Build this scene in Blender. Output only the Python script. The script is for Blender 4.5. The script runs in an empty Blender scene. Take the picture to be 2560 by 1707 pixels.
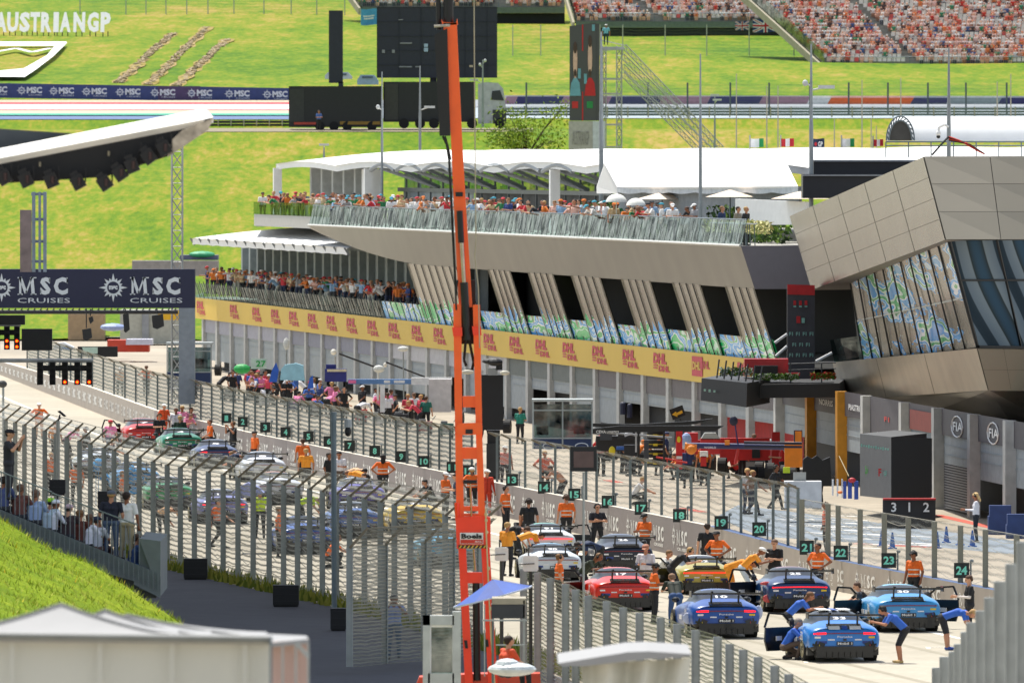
import bpy, math, random
import numpy as np
from mathutils import Vector, Matrix
random.seed(7)
rnd = random.random
# ---------------------------------------------------------------- camera, sky, sun, exposure
SC = bpy.context.scene; COL = SC.collection
F = 28444.4; H = 14.0; HY = 400.0          # focal length in photo pixels, camera height, horizon row
cam = bpy.data.cameras.new('camera'); co = bpy.data.objects.new('camera', cam); COL.objects.link(co)
co.location = (0, 0, H); co.rotation_euler = (math.radians(90), 0, 0)
cam.sensor_width = 36; cam.lens = 400; cam.shift_y = -(853.5 - HY) / 2560
cam.clip_start = 5; cam.clip_end = 6000
cam.dof.use_dof = True; cam.dof.focus_distance = 430; cam.dof.aperture_fstop = 5.6
SC.camera = co
SUN = Vector((-0.21, 0.40, 1.0)).normalized()
world = bpy.data.worlds.new("World"); SC.world = world; world.use_nodes = True
wn = world.node_tree.nodes; wl = world.node_tree.links
sky = wn.new('ShaderNodeTexSky'); sky.sky_type = 'NISHITA'; sky.sun_disc = False
sky.sun_elevation = math.asin(SUN.z); sky.sun_rotation = math.atan2(SUN.x, SUN.y)
hs = wn.new('ShaderNodeHueSaturation'); hs.inputs['Saturation'].default_value = .55; wl.new(sky.outputs[0], hs.inputs['Color'])
wl.new(hs.outputs[0], wn['Background'].inputs[0]); wn['Background'].inputs[1].default_value = 0.15
sl = bpy.data.lights.new('sun', 'SUN'); so = bpy.data.objects.new('sun', sl); COL.objects.link(so)
sl.energy = 4.4; sl.angle = math.radians(0.5); sl.color = (1, 0.95, 0.86)
so.rotation_euler = SUN.to_track_quat('Z', 'Y').to_euler(); so.location = (0, 400, 200)
SC.view_settings.view_transform = 'Standard'; SC.view_settings.look = 'None'
SC.view_settings.gamma = 1; SC.view_settings.exposure = 0.42
SC.cycles.max_bounces = 6; SC.cycles.transparent_max_bounces = 24
SC.cycles.diffuse_bounces = 3; SC.cycles.glossy_bounces = 3
# ---------------------------------------------------------------- helpers
def W(px, py, D): return Vector(((px-1280)/F*D, D, H-(py-HY)/F*D))
def G(px, py, z=0.0):
    D = F*(H-z)/(py-HY); return Vector(((px-1280)/F*D, D, z))
def zat(py, D): return H-(py-HY)/F*D
def xat(px, D): return (px-1280)/F*D
def lin(h):
    h = h.lstrip('#'); o = []
    for i in (0, 2, 4):
        c = int(h[i:i+2], 16)/255; o.append(c/12.92 if c <= .04045 else ((c+.055)/1.055)**2.4)
    return tuple(o)
MATS = {}
def mat(hexc, rough=.6, metal=0., var=.12, scale=3., bump=0., emit=0., name=None, coat=0., spec=.5):
    key = (hexc, rough, metal, var, scale, bump, emit, coat)
    if key in MATS: return MATS[key]
    m = bpy.data.materials.new(name or 'mat_'+hexc.strip('#')); m.use_nodes = True
    n = m.node_tree.nodes; l = m.node_tree.links; b = n['Principled BSDF']
    c = lin(hexc)
    tc = n.new('ShaderNodeTexCoord'); nz = n.new('ShaderNodeTexNoise'); nz.inputs['Scale'].default_value = scale
    nz.inputs['Detail'].default_value = 4; l.new(tc.outputs['Object'], nz.inputs[0])
    mr = n.new('ShaderNodeMapRange'); mr.inputs[3].default_value = 1-var; mr.inputs[4].default_value = 1+var
    mr.inputs[1].default_value = .3; mr.inputs[2].default_value = .7
    l.new(nz.outputs[0], mr.inputs[0])
    mx = n.new('ShaderNodeVectorMath'); mx.operation = 'SCALE'; mx.inputs[0].default_value = c
    l.new(mr.outputs[0], mx.inputs['Scale']); l.new(mx.outputs[0], b.inputs['Base Color'])
    b.inputs['Roughness'].default_value = rough; b.inputs['Metallic'].default_value = metal
    b.inputs['Specular IOR Level'].default_value = spec
    if coat: b.inputs['Coat Weight'].default_value = coat; b.inputs['Coat Roughness'].default_value = .05
    if bump:
        bp = n.new('ShaderNodeBump'); bp.inputs['Strength'].default_value = bump; bp.inputs['Distance'].default_value = .05
        l.new(nz.outputs[0], bp.inputs['Height']); l.new(bp.outputs[0], b.inputs['Normal'])
    if emit: b.inputs['Emission Color'].default_value = (*c, 1); b.inputs['Emission Strength'].default_value = emit
    MATS[key] = m; return m
def nodemat(name):
    m = bpy.data.materials.new(name); m.use_nodes = True
    n = m.node_tree.nodes; return m, n, m.node_tree.links, n['Principled BSDF']
def noise(n, l, src, scale, det=5, rough=.6):
    t = n.new('ShaderNodeTexNoise'); t.inputs['Scale'].default_value = scale; t.inputs['Detail'].default_value = det
    t.inputs['Roughness'].default_value = rough; l.new(src, t.inputs[0]); return t.outputs[0]
def ramp(n, l, src, stops):
    r = n.new('ShaderNodeValToRGB'); e = r.color_ramp.elements
    while len(e) < len(stops): e.new(.5)
    for i, (p, c) in enumerate(stops): e[i].position = p; e[i].color = (*(lin(c) if isinstance(c, str) else c), 1)
    l.new(src, r.inputs[0]); return r.outputs[0]
TXT = {}
def textgeo(s, off=.0):
    k = (s, off)
    if k in TXT: return TXT[k]
    cu = bpy.data.curves.new('t', 'FONT'); cu.body = s; cu.offset = off; cu.resolution_u = 2
    ob = bpy.data.objects.new('t', cu); COL.objects.link(ob)
    dg = bpy.context.evaluated_depsgraph_get(); me = bpy.data.meshes.new_from_object(ob.evaluated_get(dg))
    v = np.array([x.co[:2] for x in me.vertices]) if len(me.vertices) else np.zeros((1, 2))
    f = [tuple(p.vertices) for p in me.polygons]
    bpy.data.objects.remove(ob); bpy.data.meshes.remove(me); bpy.data.curves.remove(cu)
    mn = v.min(0); mxx = v.max(0); v = (v-mn)/np.maximum(mxx-mn, 1e-6)
    TXT[k] = (v, f, (mxx-mn)); return TXT[k]
class MB:
    def __init__(s): s.v = []; s.f = []; s.m = []
    def add(s, vs, fs, mi=0):
        o = len(s.v); s.v += [tuple(v) for v in vs]
        s.f += [tuple(i+o for i in f) for f in fs]; s.m += [mi]*len(fs); return s
    def box(s, c, sz, rz=0, mi=0, R=None):
        R = R or Matrix.Rotation(rz, 3, 'Z'); c = Vector(c); x, y, z = sz[0]/2, sz[1]/2, sz[2]/2
        vs = [c+R@Vector((a*x, b*y, d*z)) for a in (-1, 1) for b in (-1, 1) for d in (-1, 1)]
        return s.add(vs, [(0, 1, 3, 2), (4, 6, 7, 5), (0, 4, 5, 1), (2, 3, 7, 6), (0, 2, 6, 4), (1, 5, 7, 3)], mi)
    def beam(s, p, q, w, h, mi=0):      # rectangular bar from p to q
        p = Vector(p); q = Vector(q); d = q-p
        R = d.to_track_quat('Y', 'Z').to_matrix(); return s.box((p+q)/2, (w, d.length, h), 0, mi, R)
    def tube(s, p, q, r, r2=None, n=8, mi=0, cap=True):
        p = Vector(p); q = Vector(q); r2 = r if r2 is None else r2; d = (q-p)
        if d.length < 1e-6: return s
        R = d.to_track_quat('Z', 'Y').to_matrix()
        vs = []
        for P, rr in ((p, r), (q, r2)):
            for i in range(n):
                a = 2*math.pi*i/n; vs.append(P+R@Vector((rr*math.cos(a), rr*math.sin(a), 0)))
        fs = [(i, (i+1) % n, n+(i+1) % n, n+i) for i in range(n)]
        if cap: fs += [tuple(range(n-1, -1, -1)), tuple(range(n, 2*n))]
        return s.add(vs, fs, mi)
    def path(s, pts, r, n=6, mi=0):
        for a, b in zip(pts, pts[1:]): s.tube(a, b, r, r, n, mi)
        return s
    def prism(s, pts, vec, mi=0, mi2=None):
        pts = [Vector(p) for p in pts]; vec = Vector(vec); n = len(pts)
        vs = pts+[p+vec for p in pts]
        s.add(vs, [tuple(range(n)), tuple(range(2*n-1, n-1, -1))], mi)
        o = len(s.v)-2*n
        for i in range(n): s.f.append((o+i, o+(i+1) % n, o+n+(i+1) % n, o+n+i)); s.m.append(mi if mi2 is None else mi2)
        return s
    def slab(s, a, b, c, d, th, mi=0):  # quad with thickness behind it
        a, b, c, d = map(Vector, (a, b, c, d)); nrm = (b-a).cross(d-a).normalized()
        return s.prism([a, b, c, d], -nrm*th, mi)
    def ell(s, c, r, nu=10, nv=7, mi=0, R=None):
        c = Vector(c); vs = []; fs = []
        for j in range(nv+1):
            t = math.pi*j/nv
            for i in range(nu):
                a = 2*math.pi*i/nu; p = Vector((r[0]*math.sin(t)*math.cos(a), r[1]*math.sin(t)*math.sin(a), r[2]*math.cos(t)))
                vs.append(c+(R@p if R else p))
        for j in range(nv):
            for i in range(nu): fs.append((j*nu+i, (j+1)*nu+i, (j+1)*nu+(i+1) % nu, j*nu+(i+1) % nu))
        return s.add(vs, fs, mi)
    def grid(s, fn, nu, nv, mi=0):
        vs = [fn(i/nu, j/nv) for j in range(nv+1) for i in range(nu+1)]
        fs = [(j*(nu+1)+i, j*(nu+1)+i+1, (j+1)*(nu+1)+i+1, (j+1)*(nu+1)+i) for j in range(nv) for i in range(nu)]
        return s.add(vs, fs, mi)
    def text(s, t, o, ux, uy, w, h, mi=1, off=.02, shear=0., th=0.):
        v, f, sz = textgeo(t, off); ux = Vector(ux).normalized(); uy = Vector(uy).normalized(); o = Vector(o)
        if w is None: w = h*sz[0]/sz[1]
        P = [o+ux*(a*w+b*h*shear)+uy*(b*h) for a, b in v]
        s.add(P, f, mi)
        return w
    def build(s, name, mats, parent=None, smooth=False, shift=True):
        if not isinstance(mats, (list, tuple)): mats = [mats]
        V = np.array(s.v, dtype=float); loc = Vector((0, 0, 0))
        if parent is not None:
            if shift:
                L = Vector(parent.location); p = parent.parent
                while p: L += Vector(p.location); p = p.parent
                V = V-np.array(L)
        elif shift:
            loc = Vector(((V[:, 0].min()+V[:, 0].max())/2, (V[:, 1].min()+V[:, 1].max())/2, V[:, 2].min())); V = V-np.array(loc)
        me = bpy.data.meshes.new(name); me.from_pydata(V.tolist(), [], s.f)
        for m in mats: me.materials.append(m)
        me.polygons.foreach_set('material_index', s.m)
        if smooth: me.polygons.foreach_set('use_smooth', [True]*len(s.f))
        me.update()
        o = bpy.data.objects.new(name, me); COL.objects.link(o); o.location = loc
        if parent is not None: o.parent = parent
        return o
def tag(o, label, cat, group=None):
    o['label'] = label; o['category'] = cat
    if group: o['group'] = group
    return o
def struct(o, label=None):
    o['kind'] = 'structure'
    if label: o['label'] = label
    return o
def thing(name, label, cat, loc=(0, 0, 0), group=None):
    o = bpy.data.objects.new(name, None); o.empty_display_size = .5; COL.objects.link(o); o.location = loc
    return tag(o, label, cat, group)
ORD = ['first', 'second', 'third', 'fourth', 'fifth', 'sixth', 'seventh', 'eighth', 'ninth', 'tenth', 'eleventh', 'twelfth', 'thirteenth', 'fourteenth', 'fifteenth', 'sixteenth', 'seventeenth', 'eighteenth', 'nineteenth', 'twentieth']
def nth(i):
    if i < 20: return ORD[i]
    k = i+1; return '%d%s' % (k, 'th' if 10 <= k % 100 <= 20 else {1: 'st', 2: 'nd', 3: 'rd'}.get(k % 10, 'th'))
WHITE = mat('#e9e9e6', .6, var=.04); GALV = mat('#a4aaa7', .55, .15); DARK = mat('#15171a', .5); STEEL = mat('#6f7a80', .45, .5)
# serif capitals for the shipping-line lettering
def serifs(mb, o, ux, uy, w, h, mi):
    ux = Vector(ux).normalized(); uy = Vector(uy).normalized(); o = Vector(o)
    def strk(a, b, t):
        a = o+ux*a[0]*w+uy*a[1]*h; b = o+ux*b[0]*w+uy*b[1]*h; d = (b-a).normalized(); n = ux.cross(uy); p = d.cross(n)*t*h/2
        mb.add([a+p, b+p, b-p, a-p], [(0, 1, 2, 3)], mi)
    for a, b, t in (((.05, .0), (.05, 1), .12), ((.05, 1), (.16, .1), .17), ((.16, .1), (.27, 1), .09), ((.27, 1), (.30, 0), .19),
                    ((0, .03), (.1, .03), .06), ((.25, .03), (.36, .03), .06), ((0, .97), (.08, .97), .06), ((.26, .97), (.36, .97), .06)): strk(a, b, t)
    mb.text('S', o+ux*.43*w, ux, uy, .2*w, h, mi, .05); mb.text('C', o+ux*.69*w, ux, uy, .27*w, h, mi, .05)
    strk((.945, .68), (.945, .98), .07); strk((.61, .72), (.61, .97), .06); strk((.44, .03), (.44, .28), .06)
def star(mb, c, ux, uy, r, mi, mi2):
    ux = Vector(ux).normalized(); uy = Vector(uy).normalized(); n = ux.cross(uy); c = Vector(c)
    for k in range(16):
        a = math.pi*k/8; R = r*(1, .72, .86, .72)[k % 4] if k % 2 == 0 else r*.7
        d = ux*math.cos(a)+uy*math.sin(a); q = -ux*math.sin(a)+uy*math.cos(a)
        mb.add([c+d*r*.45+q*r*.13, c+d*R, c+d*r*.45-q*r*.13], [(0, 1, 2)], mi)
    ring = [c+(ux*math.cos(a)+uy*math.sin(a))*r*.5 for a in [2*math.pi*i/24 for i in range(24)]]
    mb.add([p+n*.003 for p in ring], [tuple(range(24))], mi)
    mb.add([c+(p-c)*.84+n*.006 for p in ring], [tuple(range(24))], mi2)
    mb.text('msc', c-ux*r*.3-uy*r*.14+n*.01, ux, uy, r*.6, r*.28, mi, .06)
# ---------------------------------------------------------------- ground, hill, tracks
def groundmat(name, stops, s1=.02, s2=.6, bump=.3, rough=.9, s3=4., ys=1., wt=(.5, .3, .2)):
    m, n, l, b = nodemat(name); tc0 = n.new('ShaderNodeTexCoord').outputs['Object']; mpg = n.new('ShaderNodeMapping'); mpg.inputs['Scale'].default_value = (1, ys, 1); l.new(tc0, mpg.inputs[0]); tc = mpg.outputs[0]
    a = noise(n, l, tc, s1, 6); c = noise(n, l, tc, s2, 6, .7); e = noise(n, l, tc, s3, 3, .7)
    mx = n.new('ShaderNodeMath'); mx.operation = 'MULTIPLY_ADD'; mx.inputs[1].default_value = wt[0]
    l.new(a, mx.inputs[0]); h = n.new('ShaderNodeMath'); h.operation = 'MULTIPLY'; h.inputs[1].default_value = wt[1]; l.new(c, h.inputs[0])
    h2 = n.new('ShaderNodeMath'); h2.operation = 'MULTIPLY_ADD'; h2.inputs[1].default_value = wt[2]; l.new(e, h2.inputs[0]); l.new(h.outputs[0], h2.inputs[2])
    l.new(h2.outputs[0], mx.inputs[2]); l.new(ramp(n, l, mx.outputs[0], stops), b.inputs['Base Color'])
    b.inputs['Roughness'].default_value = rough; b.inputs['Specular IOR Level'].default_value = .2
    bp = n.new('ShaderNodeBump'); bp.inputs['Strength'].default_value = bump; bp.inputs['Distance'].default_value = .3
    l.new(c, bp.inputs['Height']); l.new(bp.outputs[0], b.inputs['Normal']); return m
ASPH = groundmat('concrete_asphalt', [(.35, '#8f877a'), (.5, '#a59b8b'), (.62, '#b4aa99')], .05, .8, .05)
TRK = groundmat('track_asphalt', [(.35, '#9b9587'), (.5, '#ada696'), (.65, '#bdb6a6')], .03, .5, .03)
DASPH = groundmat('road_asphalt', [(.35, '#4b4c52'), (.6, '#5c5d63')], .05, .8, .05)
GRASS = groundmat('hill_grass', [(.37, '#3d6410'), (.44, '#56760f'), (.50, '#6b8014'), (.55, '#858426'), (.62, '#a08a4a')], .05, .35, 1.0, 1, 1.6, .22, (.4, .33, .27))
NGRASS = groundmat('meadow_grass', [(.36, '#5c780e'), (.48, '#7a9412'), (.58, '#95a820'), (.68, '#aaad3a')], .3, 2.5, 1, 1, 9)
def sheet(name, pts, z, m, label=None):
    mb = MB(); mb.add([(p[0], p[1], z) for p in pts], [tuple(range(len(pts)))]); return struct(mb.build(name, m), label)
sheet('ground', [(-500, 30), (500, 30), (500, 900), (-500, 900)], 0, ASPH)
def wallx(D): # grid side face of the pit wall
    P = [(215*1.6, 14.6), (370, 10.5), (529, -12.), (579, -18.2), (745, -33.7), (880, -44)]
    for (a, xa), (b, xb) in zip(P, P[1:]):
        if D <= b or b == 880: return xa+(xb-xa)*(D-a)/(b-a)
def fencex(D):
    P = [(300, 3.2), (332, -1.2), (354, -4.6), (393, -12), (452, -19.4), (560, -33)]
    if D < 300: return 3.2+.1*(300-D)
    for (a, xa), (b, xb) in zip(P, P[1:]):
        if D <= b or b == 560: return xa+(xb-xa)*(D-a)/(b-a)
Ds = [150, 200, 250, 300, 332, 354, 393, 452, 500, 560, 620, 700, 780, 870]
sheet('race_track', [(wallx(d)-.1, d) for d in Ds]+[(min(fencex(d)+.6, wallx(d)-17.5), d) for d in reversed(Ds)], .004, TRK)
mb = MB()
for d0, d1 in zip(Ds, Ds[1:]):
    for off in (3.3,):
        a, b = wallx(d0)-off, wallx(d1)-off
        mb.add([(a, d0, .008), (a+.22, d0, .008), (b+.22, d1, .008), (b, d1, .008)], [(0, 1, 2, 3)])
for i in range(12):     # grid slot lines
    for k in (0, 1):
        d = 318+ (i*2+k)*9.2; x = wallx(d)-(4.2 if k else 9.4)
        mb.box((x, d, .008), (2.2, .12, .002), 0); mb.box((x-1.1, d-.5, .008), (.12, 1, .002), 0)
struct(mb.build('track_marking', mat('#e6e4d8', .7)))
# pit lane painted apron, blue-grey
sheet('pit_apron', [G(1845, 1262), G(2420, 1335), G(2700, 1375), G(2700, 1400), G(2350, 1368), G(2080, 1352), G(1900, 1340), G(1790, 1292)], .004, groundmat('painted_apron', [(.3, '#6f7a86'), (.6, '#8d969e')], .1, 1, .03))
mb = MB()
for k in range(46):
    y = 1283+rnd()*85; x = 1880+(y-1283)*2.2+rnd()*220; w = 30+rnd()*110
    a = G(x, y); b = G(x+w, y+4); mb.add([(a.x, a.y, .008+k*.0002), (b.x, b.y, .008+k*.0002), (b.x+.1, b.y-.9*rnd()-.5, .008+k*.0002), (a.x+.3, a.y-.6, .008+k*.0002)], [(0, 1, 2, 3)])
mb.build('apron_paint', mat('#e8e6e0', .7)); struct(bpy.context.scene.objects['apron_paint'])
mb = MB()
for (x0, y0, x1, y1) in ((2340, 1287, 2452, 1312), (2452, 1312, 2600, 1345), (2130, 1358, 2330, 1368), (1520, 1200, 1545, 1206), (1700, 1270, 1760, 1280)):
    a = G(x0, y0); b = G(x1, y1); mb.beam((a.x, a.y, .009), (b.x, b.y, .009), .5, .002)
struct(mb.build('pit_kerb_line', mat('#c9543f', .7)))
# hill: profile of distance and photo row
HP = [(880, 852), (900, 790), (940, 660), (1040, 332), (1046, 326), (1066, 322), (1069, 300), (1116, 256), (1124, 252), (1126, 243), (1180, 196), (1260, 130), (1340, 66), (1420, 10), (1520, -40), (1700, -120), (2200, -330)]
def hz(D, px=1280):
    for (a, ya), (b, yb) in zip(HP, HP[1:]):
        if D <= b: z0, z1 = zat(ya, a), zat(yb, b); return max(0, z0+(z1-z0)*(D-a)/(b-a))
    return zat(-330, 2200)
mb = MB(); cols = list(range(-3200, 5800, 75)); rows = []
for (a, _), (b, _) in zip(HP, HP[1:]):
    k = max(1, int((b-a)/12)); rows += [a+(b-a)*i/k for i in range(k)]
rows.append(2200)
def wave(x, D): return 0 if 1040 <= D <= 1130 else (.35 if D < 1040 else .06)*math.sin(x*.13+D*.05)+(.2 if D < 1040 else .04)*math.sin(x*.31-D*.11)
def hv(i, j):
    D = rows[j]; px = cols[i]; x = xat(px, 1050)*(D/1050)**.5; flat = 1040 <= D <= 1130
    return (x, D, hz(D)+wave(x, D) - (.02 if D < 900 else 0))
nc, nr = len(cols), len(rows)
mb.add([hv(i, j) for j in range(nr) for i in range(nc)], [(j*nc+i, j*nc+i+1, (j+1)*nc+i+1, (j+1)*nc+i) for j in range(nr-1) for i in range(nc-1)])
struct(mb.build('hill', GRASS, smooth=True))
def strip(name, px0, px1, d0, d1, m, dz=.06, n=20):
    mb = MB(); dd = sorted(set([d0, d1]+[r for r in rows if d0 < r < d1]))
    mb.grid(lambda u, v: (lambda D: Vector((xat(px0+(px1-px0)*u, 1095), D, hz(D)+dz)))(dd[min(int(round(v*(len(dd)-1))), len(dd)-1)]), n, len(dd)-1)
    return struct(mb.build(name, m))
strip('upper_track', -600, 740, 1069, 1116, mat('#566c92', .8), .05)
strip('upper_track', 740, 3600, 1072, 1104, mat('#9aa6ad', .8), .05)
strip('upper_gravel', -600, 740, 1112, 1123, mat('#b8ab92', .9), .10)
strip('upper_gravel', 740, 3600, 1100, 1123, mat('#8b9196', .9), .10)
strip('kerb_paint', -600, 740, 1106, 1112, mat('#d83a40', .8), .14)
strip('kerb_paint', -600, 740, 1093, 1106, mat('#e8e8e6', .8), .14)
strip('kerb_paint', -600, 740, 1090, 1093, mat('#d83a40', .8), .14)
strip('kerb_paint', -600, 740, 1082, 1090, mat('#b0ac92', .8), .14)
strip('kerb_paint', -600, 740, 1077.5, 1082, mat('#3fa287', .8), .14)
strip('service_road', 500, 1330, 1041, 1066, mat('#857c66', .9), .05)
# eroded gullies on the slope
mb = MB()
for (x0, y0, x1, y1) in ((295, 208, 432, 84), (370, 213, 520, 68), (440, 216, 570, 98)):
    for k in range(110):
        t = k/109; y = y0+(y1-y0)*t
        lo_, hi_ = 1127., 1900.
        for _ in range(40):
            m_ = (lo_+hi_)/2
            if HY+(H-hz(m_))*F/m_ > y: lo_ = m_
            else: hi_ = m_
        D = lo_; s = F/D; x = (x0+(x1-x0)*t-1280)/s
        for q in range(4):
            mb.ell((x+(rnd()-.5)*.8, D+(rnd()-.5)*2, hz(D)+wave(x, D)-.02+rnd()*.09), (.16+rnd()*.2, .4, .06+rnd()*.12), 5, 3, int(rnd()*3))
struct(mb.build('erosion_gully', [mat('#8f7b5a', .95), mat('#a8977a', .95), mat('#6f6548', .95)]))
# near left bank, stand road
def nb_old(u, v):  # sloping meadow bank in front of the stand
    D = 200+118*v; xr = -3.6-(D-200)*.052; X = xr-22*u; z = -1.2+max(0, (xr-X)*.62)*(1 if u < .99 else 1)+.12*math.sin(X*1.7)+.1*math.sin(D*.6)
    return Vector((X, D, z))
def nb(u, v):
    D = 222+76.5*v; X = -7.1-16*u; z = -.4+max(0, (-7.1-X))*1.45 if X > -8.6 else (1.775+(-8.6-X)*(.78 if X > -10 else .5) + (0 if X > -10 else .39))
    return Vector((X+.15*math.sin(D*.9), D, z+(.06*math.sin(X*2.7)+.05*math.sin(D*.6) if u > .02 else 0)))
mb = MB(); mb.grid(nb, 60, 40); struct(mb.build('grass_bank', NGRASS, smooth=True))
mb = MB()
for k in range(14000):
    u = rnd()*.7; v = .3+.7*rnd(); p = nb(u, v); h = .05+rnd()*.13; a = rnd()*3.14; w = .008+rnd()*.012
    dx, dy = math.cos(a)*w, math.sin(a)*w; lx, ly = (rnd()-.5)*.25, (rnd()-.5)*.25
    mb.add([p+Vector((-dx, -dy, -.02)), p+Vector((dx, dy, -.02)), p+Vector((lx, ly, h))], [(0, 1, 2)], int(rnd()*3) if rnd() > .03 else 3)
o = mb.build('grass', [mat('#7a8f14', .9), mat('#98ab22', .9), mat('#b4b64a', .9), mat('#d8b820', .8)]); o['kind'] = 'stuff'; o['label'] = 'tall meadow grass with yellow flowers on the bank'
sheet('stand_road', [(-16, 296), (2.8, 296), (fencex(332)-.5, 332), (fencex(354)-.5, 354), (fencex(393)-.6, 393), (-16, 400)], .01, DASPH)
mb = MB()   # rough verge of weeds and blocks at the foot of the fence
for k in range(2600):
    D = 296+rnd()*110; x = fencex(D)+(rnd()-.5)*1.3; p = Vector((x, D, .0)); h = .12+rnd()*.3
    mb.add([p+Vector((-.06, 0, 0)), p+Vector((.06, 0, 0)), p+Vector(((rnd()-.5)*.3, (rnd()-.5)*.2, h))], [(0, 1, 2)], int(rnd()*2))
o = mb.build('verge_weeds', [mat('#5e6b1c', .9), mat('#8a8a35', .9)]); o['kind'] = 'stuff'; o['label'] = 'weeds along the foot of the track fence'
# ---------------------------------------------------------------- pit building
def FX(px, out=0.):
    k = (px-1280)/F; return (8.7+.137*550-.9907*out)/(k+.137)
def FP(D, out, z): return Vector((8.7+.137*(550-D)-.9907*out, D-.1357*out, z))
DE = 524.0; DL = 769.5; MID = 691.0
fascia = mat('#7f7b72', .38, .55, var=.10, scale=.35)
fascia_side = mat('#77757c', .45, .4, var=.03)
conc = mat('#a3a19a', .8, var=.06); white_p = mat('#b5b5b0', .7); grey_col = mat('#87908f', .6)
def glassmat(name, tint, alpha, rough=.05, wob=.0):
    m, n, l, b = nodemat(name); n.remove(b); out = n['Material Output']
    t = n.new('ShaderNodeBsdfTransparent'); t.inputs[0].default_value = (*lin(tint), 1)
    g = n.new('ShaderNodeBsdfGlossy'); g.inputs['Roughness'].default_value = rough; g.inputs[0].default_value = (.75, .8, .8, 1)
    mx = n.new('ShaderNodeMixShader'); tc = n.new('ShaderNodeTexCoord').outputs['Object']
    w = n.new('ShaderNodeMapRange'); w.inputs[3].default_value = max(0, alpha-.15); w.inputs[4].default_value = alpha+.2
    w.inputs[1].default_value = .35; w.inputs[2].default_value = .65
    l.new(noise(n, l, tc, 1.3, 3), w.inputs[0]); l.new(w.outputs[0], mx.inputs[0]); l.new(t.outputs[0], mx.inputs[1]); l.new(g.outputs[0], mx.inputs[2]); l.new(mx.outputs[0], out.inputs[0]); return m
RAIL = glassmat('balustrade_glass', '#9db8b4', .24)
PB = thing('pit_building', 'long grey pit lane building with leaning glass facade and yellow band', 'building', (8, 600, 0))
mb = MB()   # rear mass, floor slabs
for a, b in ((DE, DL),):
    mb.prism([FP(a, -3.2, 0), FP(b, -3.2, 0), FP(b, -24, 0), FP(a, -24, 0)], (0, 0, 4.7))
mb.prism([FP(DE, .05, 4.42), FP(DL+2, .05, 4.42), FP(DL+2, -24, 4.42), FP(DE, -24, 4.42)], (0, 0, .3))
mb.prism([FP(DE, 1.55, 9.8), FP(MID, 1.6, 9.8), FP(MID, 0, 9.8), FP(735, 0, 9.8), FP(773, -5, 9.8), FP(773, -24, 9.8), FP(DE, -24, 9.8)], (0, 0, .2))
mb.build('floor_slab', conc, PB)
mb = MB()   # storey wall behind openings (dark rooms)
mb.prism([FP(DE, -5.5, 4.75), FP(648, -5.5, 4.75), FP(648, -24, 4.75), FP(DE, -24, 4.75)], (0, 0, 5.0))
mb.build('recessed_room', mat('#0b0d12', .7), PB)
mb = MB()
mb.prism([FP(648, -3.4, 4.75), FP(DL, -3.4, 4.75), FP(DL, -20, 4.75), FP(648, -20, 4.75)], (0, 0, 3.9))
mb.build('balcony_wall', mat('#7b8486', .7), PB)
# leaning fascia of satin panels
mb = MB(); seg = 26
tops = []; bots = []
for i in range(seg+1):
    D = DE+(MID-DE)*i/seg; px = 1280+F*(8.7+.137*(550-D))/D
    zb = 8.06; t = max(0, (D-640)/(MID-640))
    zb = 8.06+1.75*t**1.7; ob = 1.1+.5*t
    tops.append(FP(D, 1.75, 10.05)); bots.append(FP(D, ob, zb))
for i in range(seg): mb.add([bots[i], bots[i+1], tops[i+1], tops[i]], [(0, 1, 2, 3)])
for i in range(seg): mb.add([bots[i], bots[i+1], bots[i+1]+Vector((6, .8, 0)), bots[i]+Vector((6, .8, 0))], [(0, 1, 2, 3)])
mb.build('fascia', fascia, PB)
mb = MB(); mb.path([p+Vector((-.03, 0, 0)) for p in tops], .07, 4); mb.build('fascia_coping', mat('#b9b9b2', .5), PB)
mb = MB(); e0 = FP(DE, 1.75, 10.05); e1 = FP(DE, 1.1, 8.06)
mb.add([e1, e0, e0+Vector((14, 1, .05)), e1+Vector((14, 1, .0))], [(0, 1, 2, 3)]); mb.add([e1+Vector((0, 0, 0)), e1+Vector((14, 1, 0)), e1+Vector((14, 8, 0)), e1+Vector((1, 8, 0))], [(0, 1, 2, 3)])
mb.build('end_fascia', fascia_side, PB)
mb = MB(); mb.add([FP(735, .02, 9.75), FP(MID, .02, 9.75), FP(MID, .02, 10.5), FP(735, .02, 10.5)], [(0, 1, 2, 3)])
mb.box(FP(734, -4, 10.1), (8, .3, .8)); mb.build('parapet', conc, PB)
# leaning glass groups with green-blue reflections at the foot painted into the colour
m, n, l, b = nodemat('painted_reflection'); REFL_GLASS = m
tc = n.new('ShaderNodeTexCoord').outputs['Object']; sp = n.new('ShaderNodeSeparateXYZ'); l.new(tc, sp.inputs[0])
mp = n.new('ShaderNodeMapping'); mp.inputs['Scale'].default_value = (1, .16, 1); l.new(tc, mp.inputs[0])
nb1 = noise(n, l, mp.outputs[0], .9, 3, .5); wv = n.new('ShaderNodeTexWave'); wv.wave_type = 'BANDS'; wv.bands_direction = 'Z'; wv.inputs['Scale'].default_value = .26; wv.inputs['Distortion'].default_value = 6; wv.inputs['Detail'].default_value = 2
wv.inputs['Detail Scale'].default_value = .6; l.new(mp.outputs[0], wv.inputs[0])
REFL = [(.0, '#25d077'), (.40, '#c8f4e0'), (.42, '#25d077'), (.455, '#e6fbf6'), (.47, '#38a8f4'), (.50, '#c6e8fc'), (.515, '#4ab4fa'), (.54, '#f0faff'), (.555, '#25c070'), (.59, '#d8f6ea'), (.61, '#38a8f4')]
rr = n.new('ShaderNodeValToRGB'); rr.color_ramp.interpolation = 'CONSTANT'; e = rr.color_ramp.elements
while len(e) < len(REFL): e.new(.5)
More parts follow.
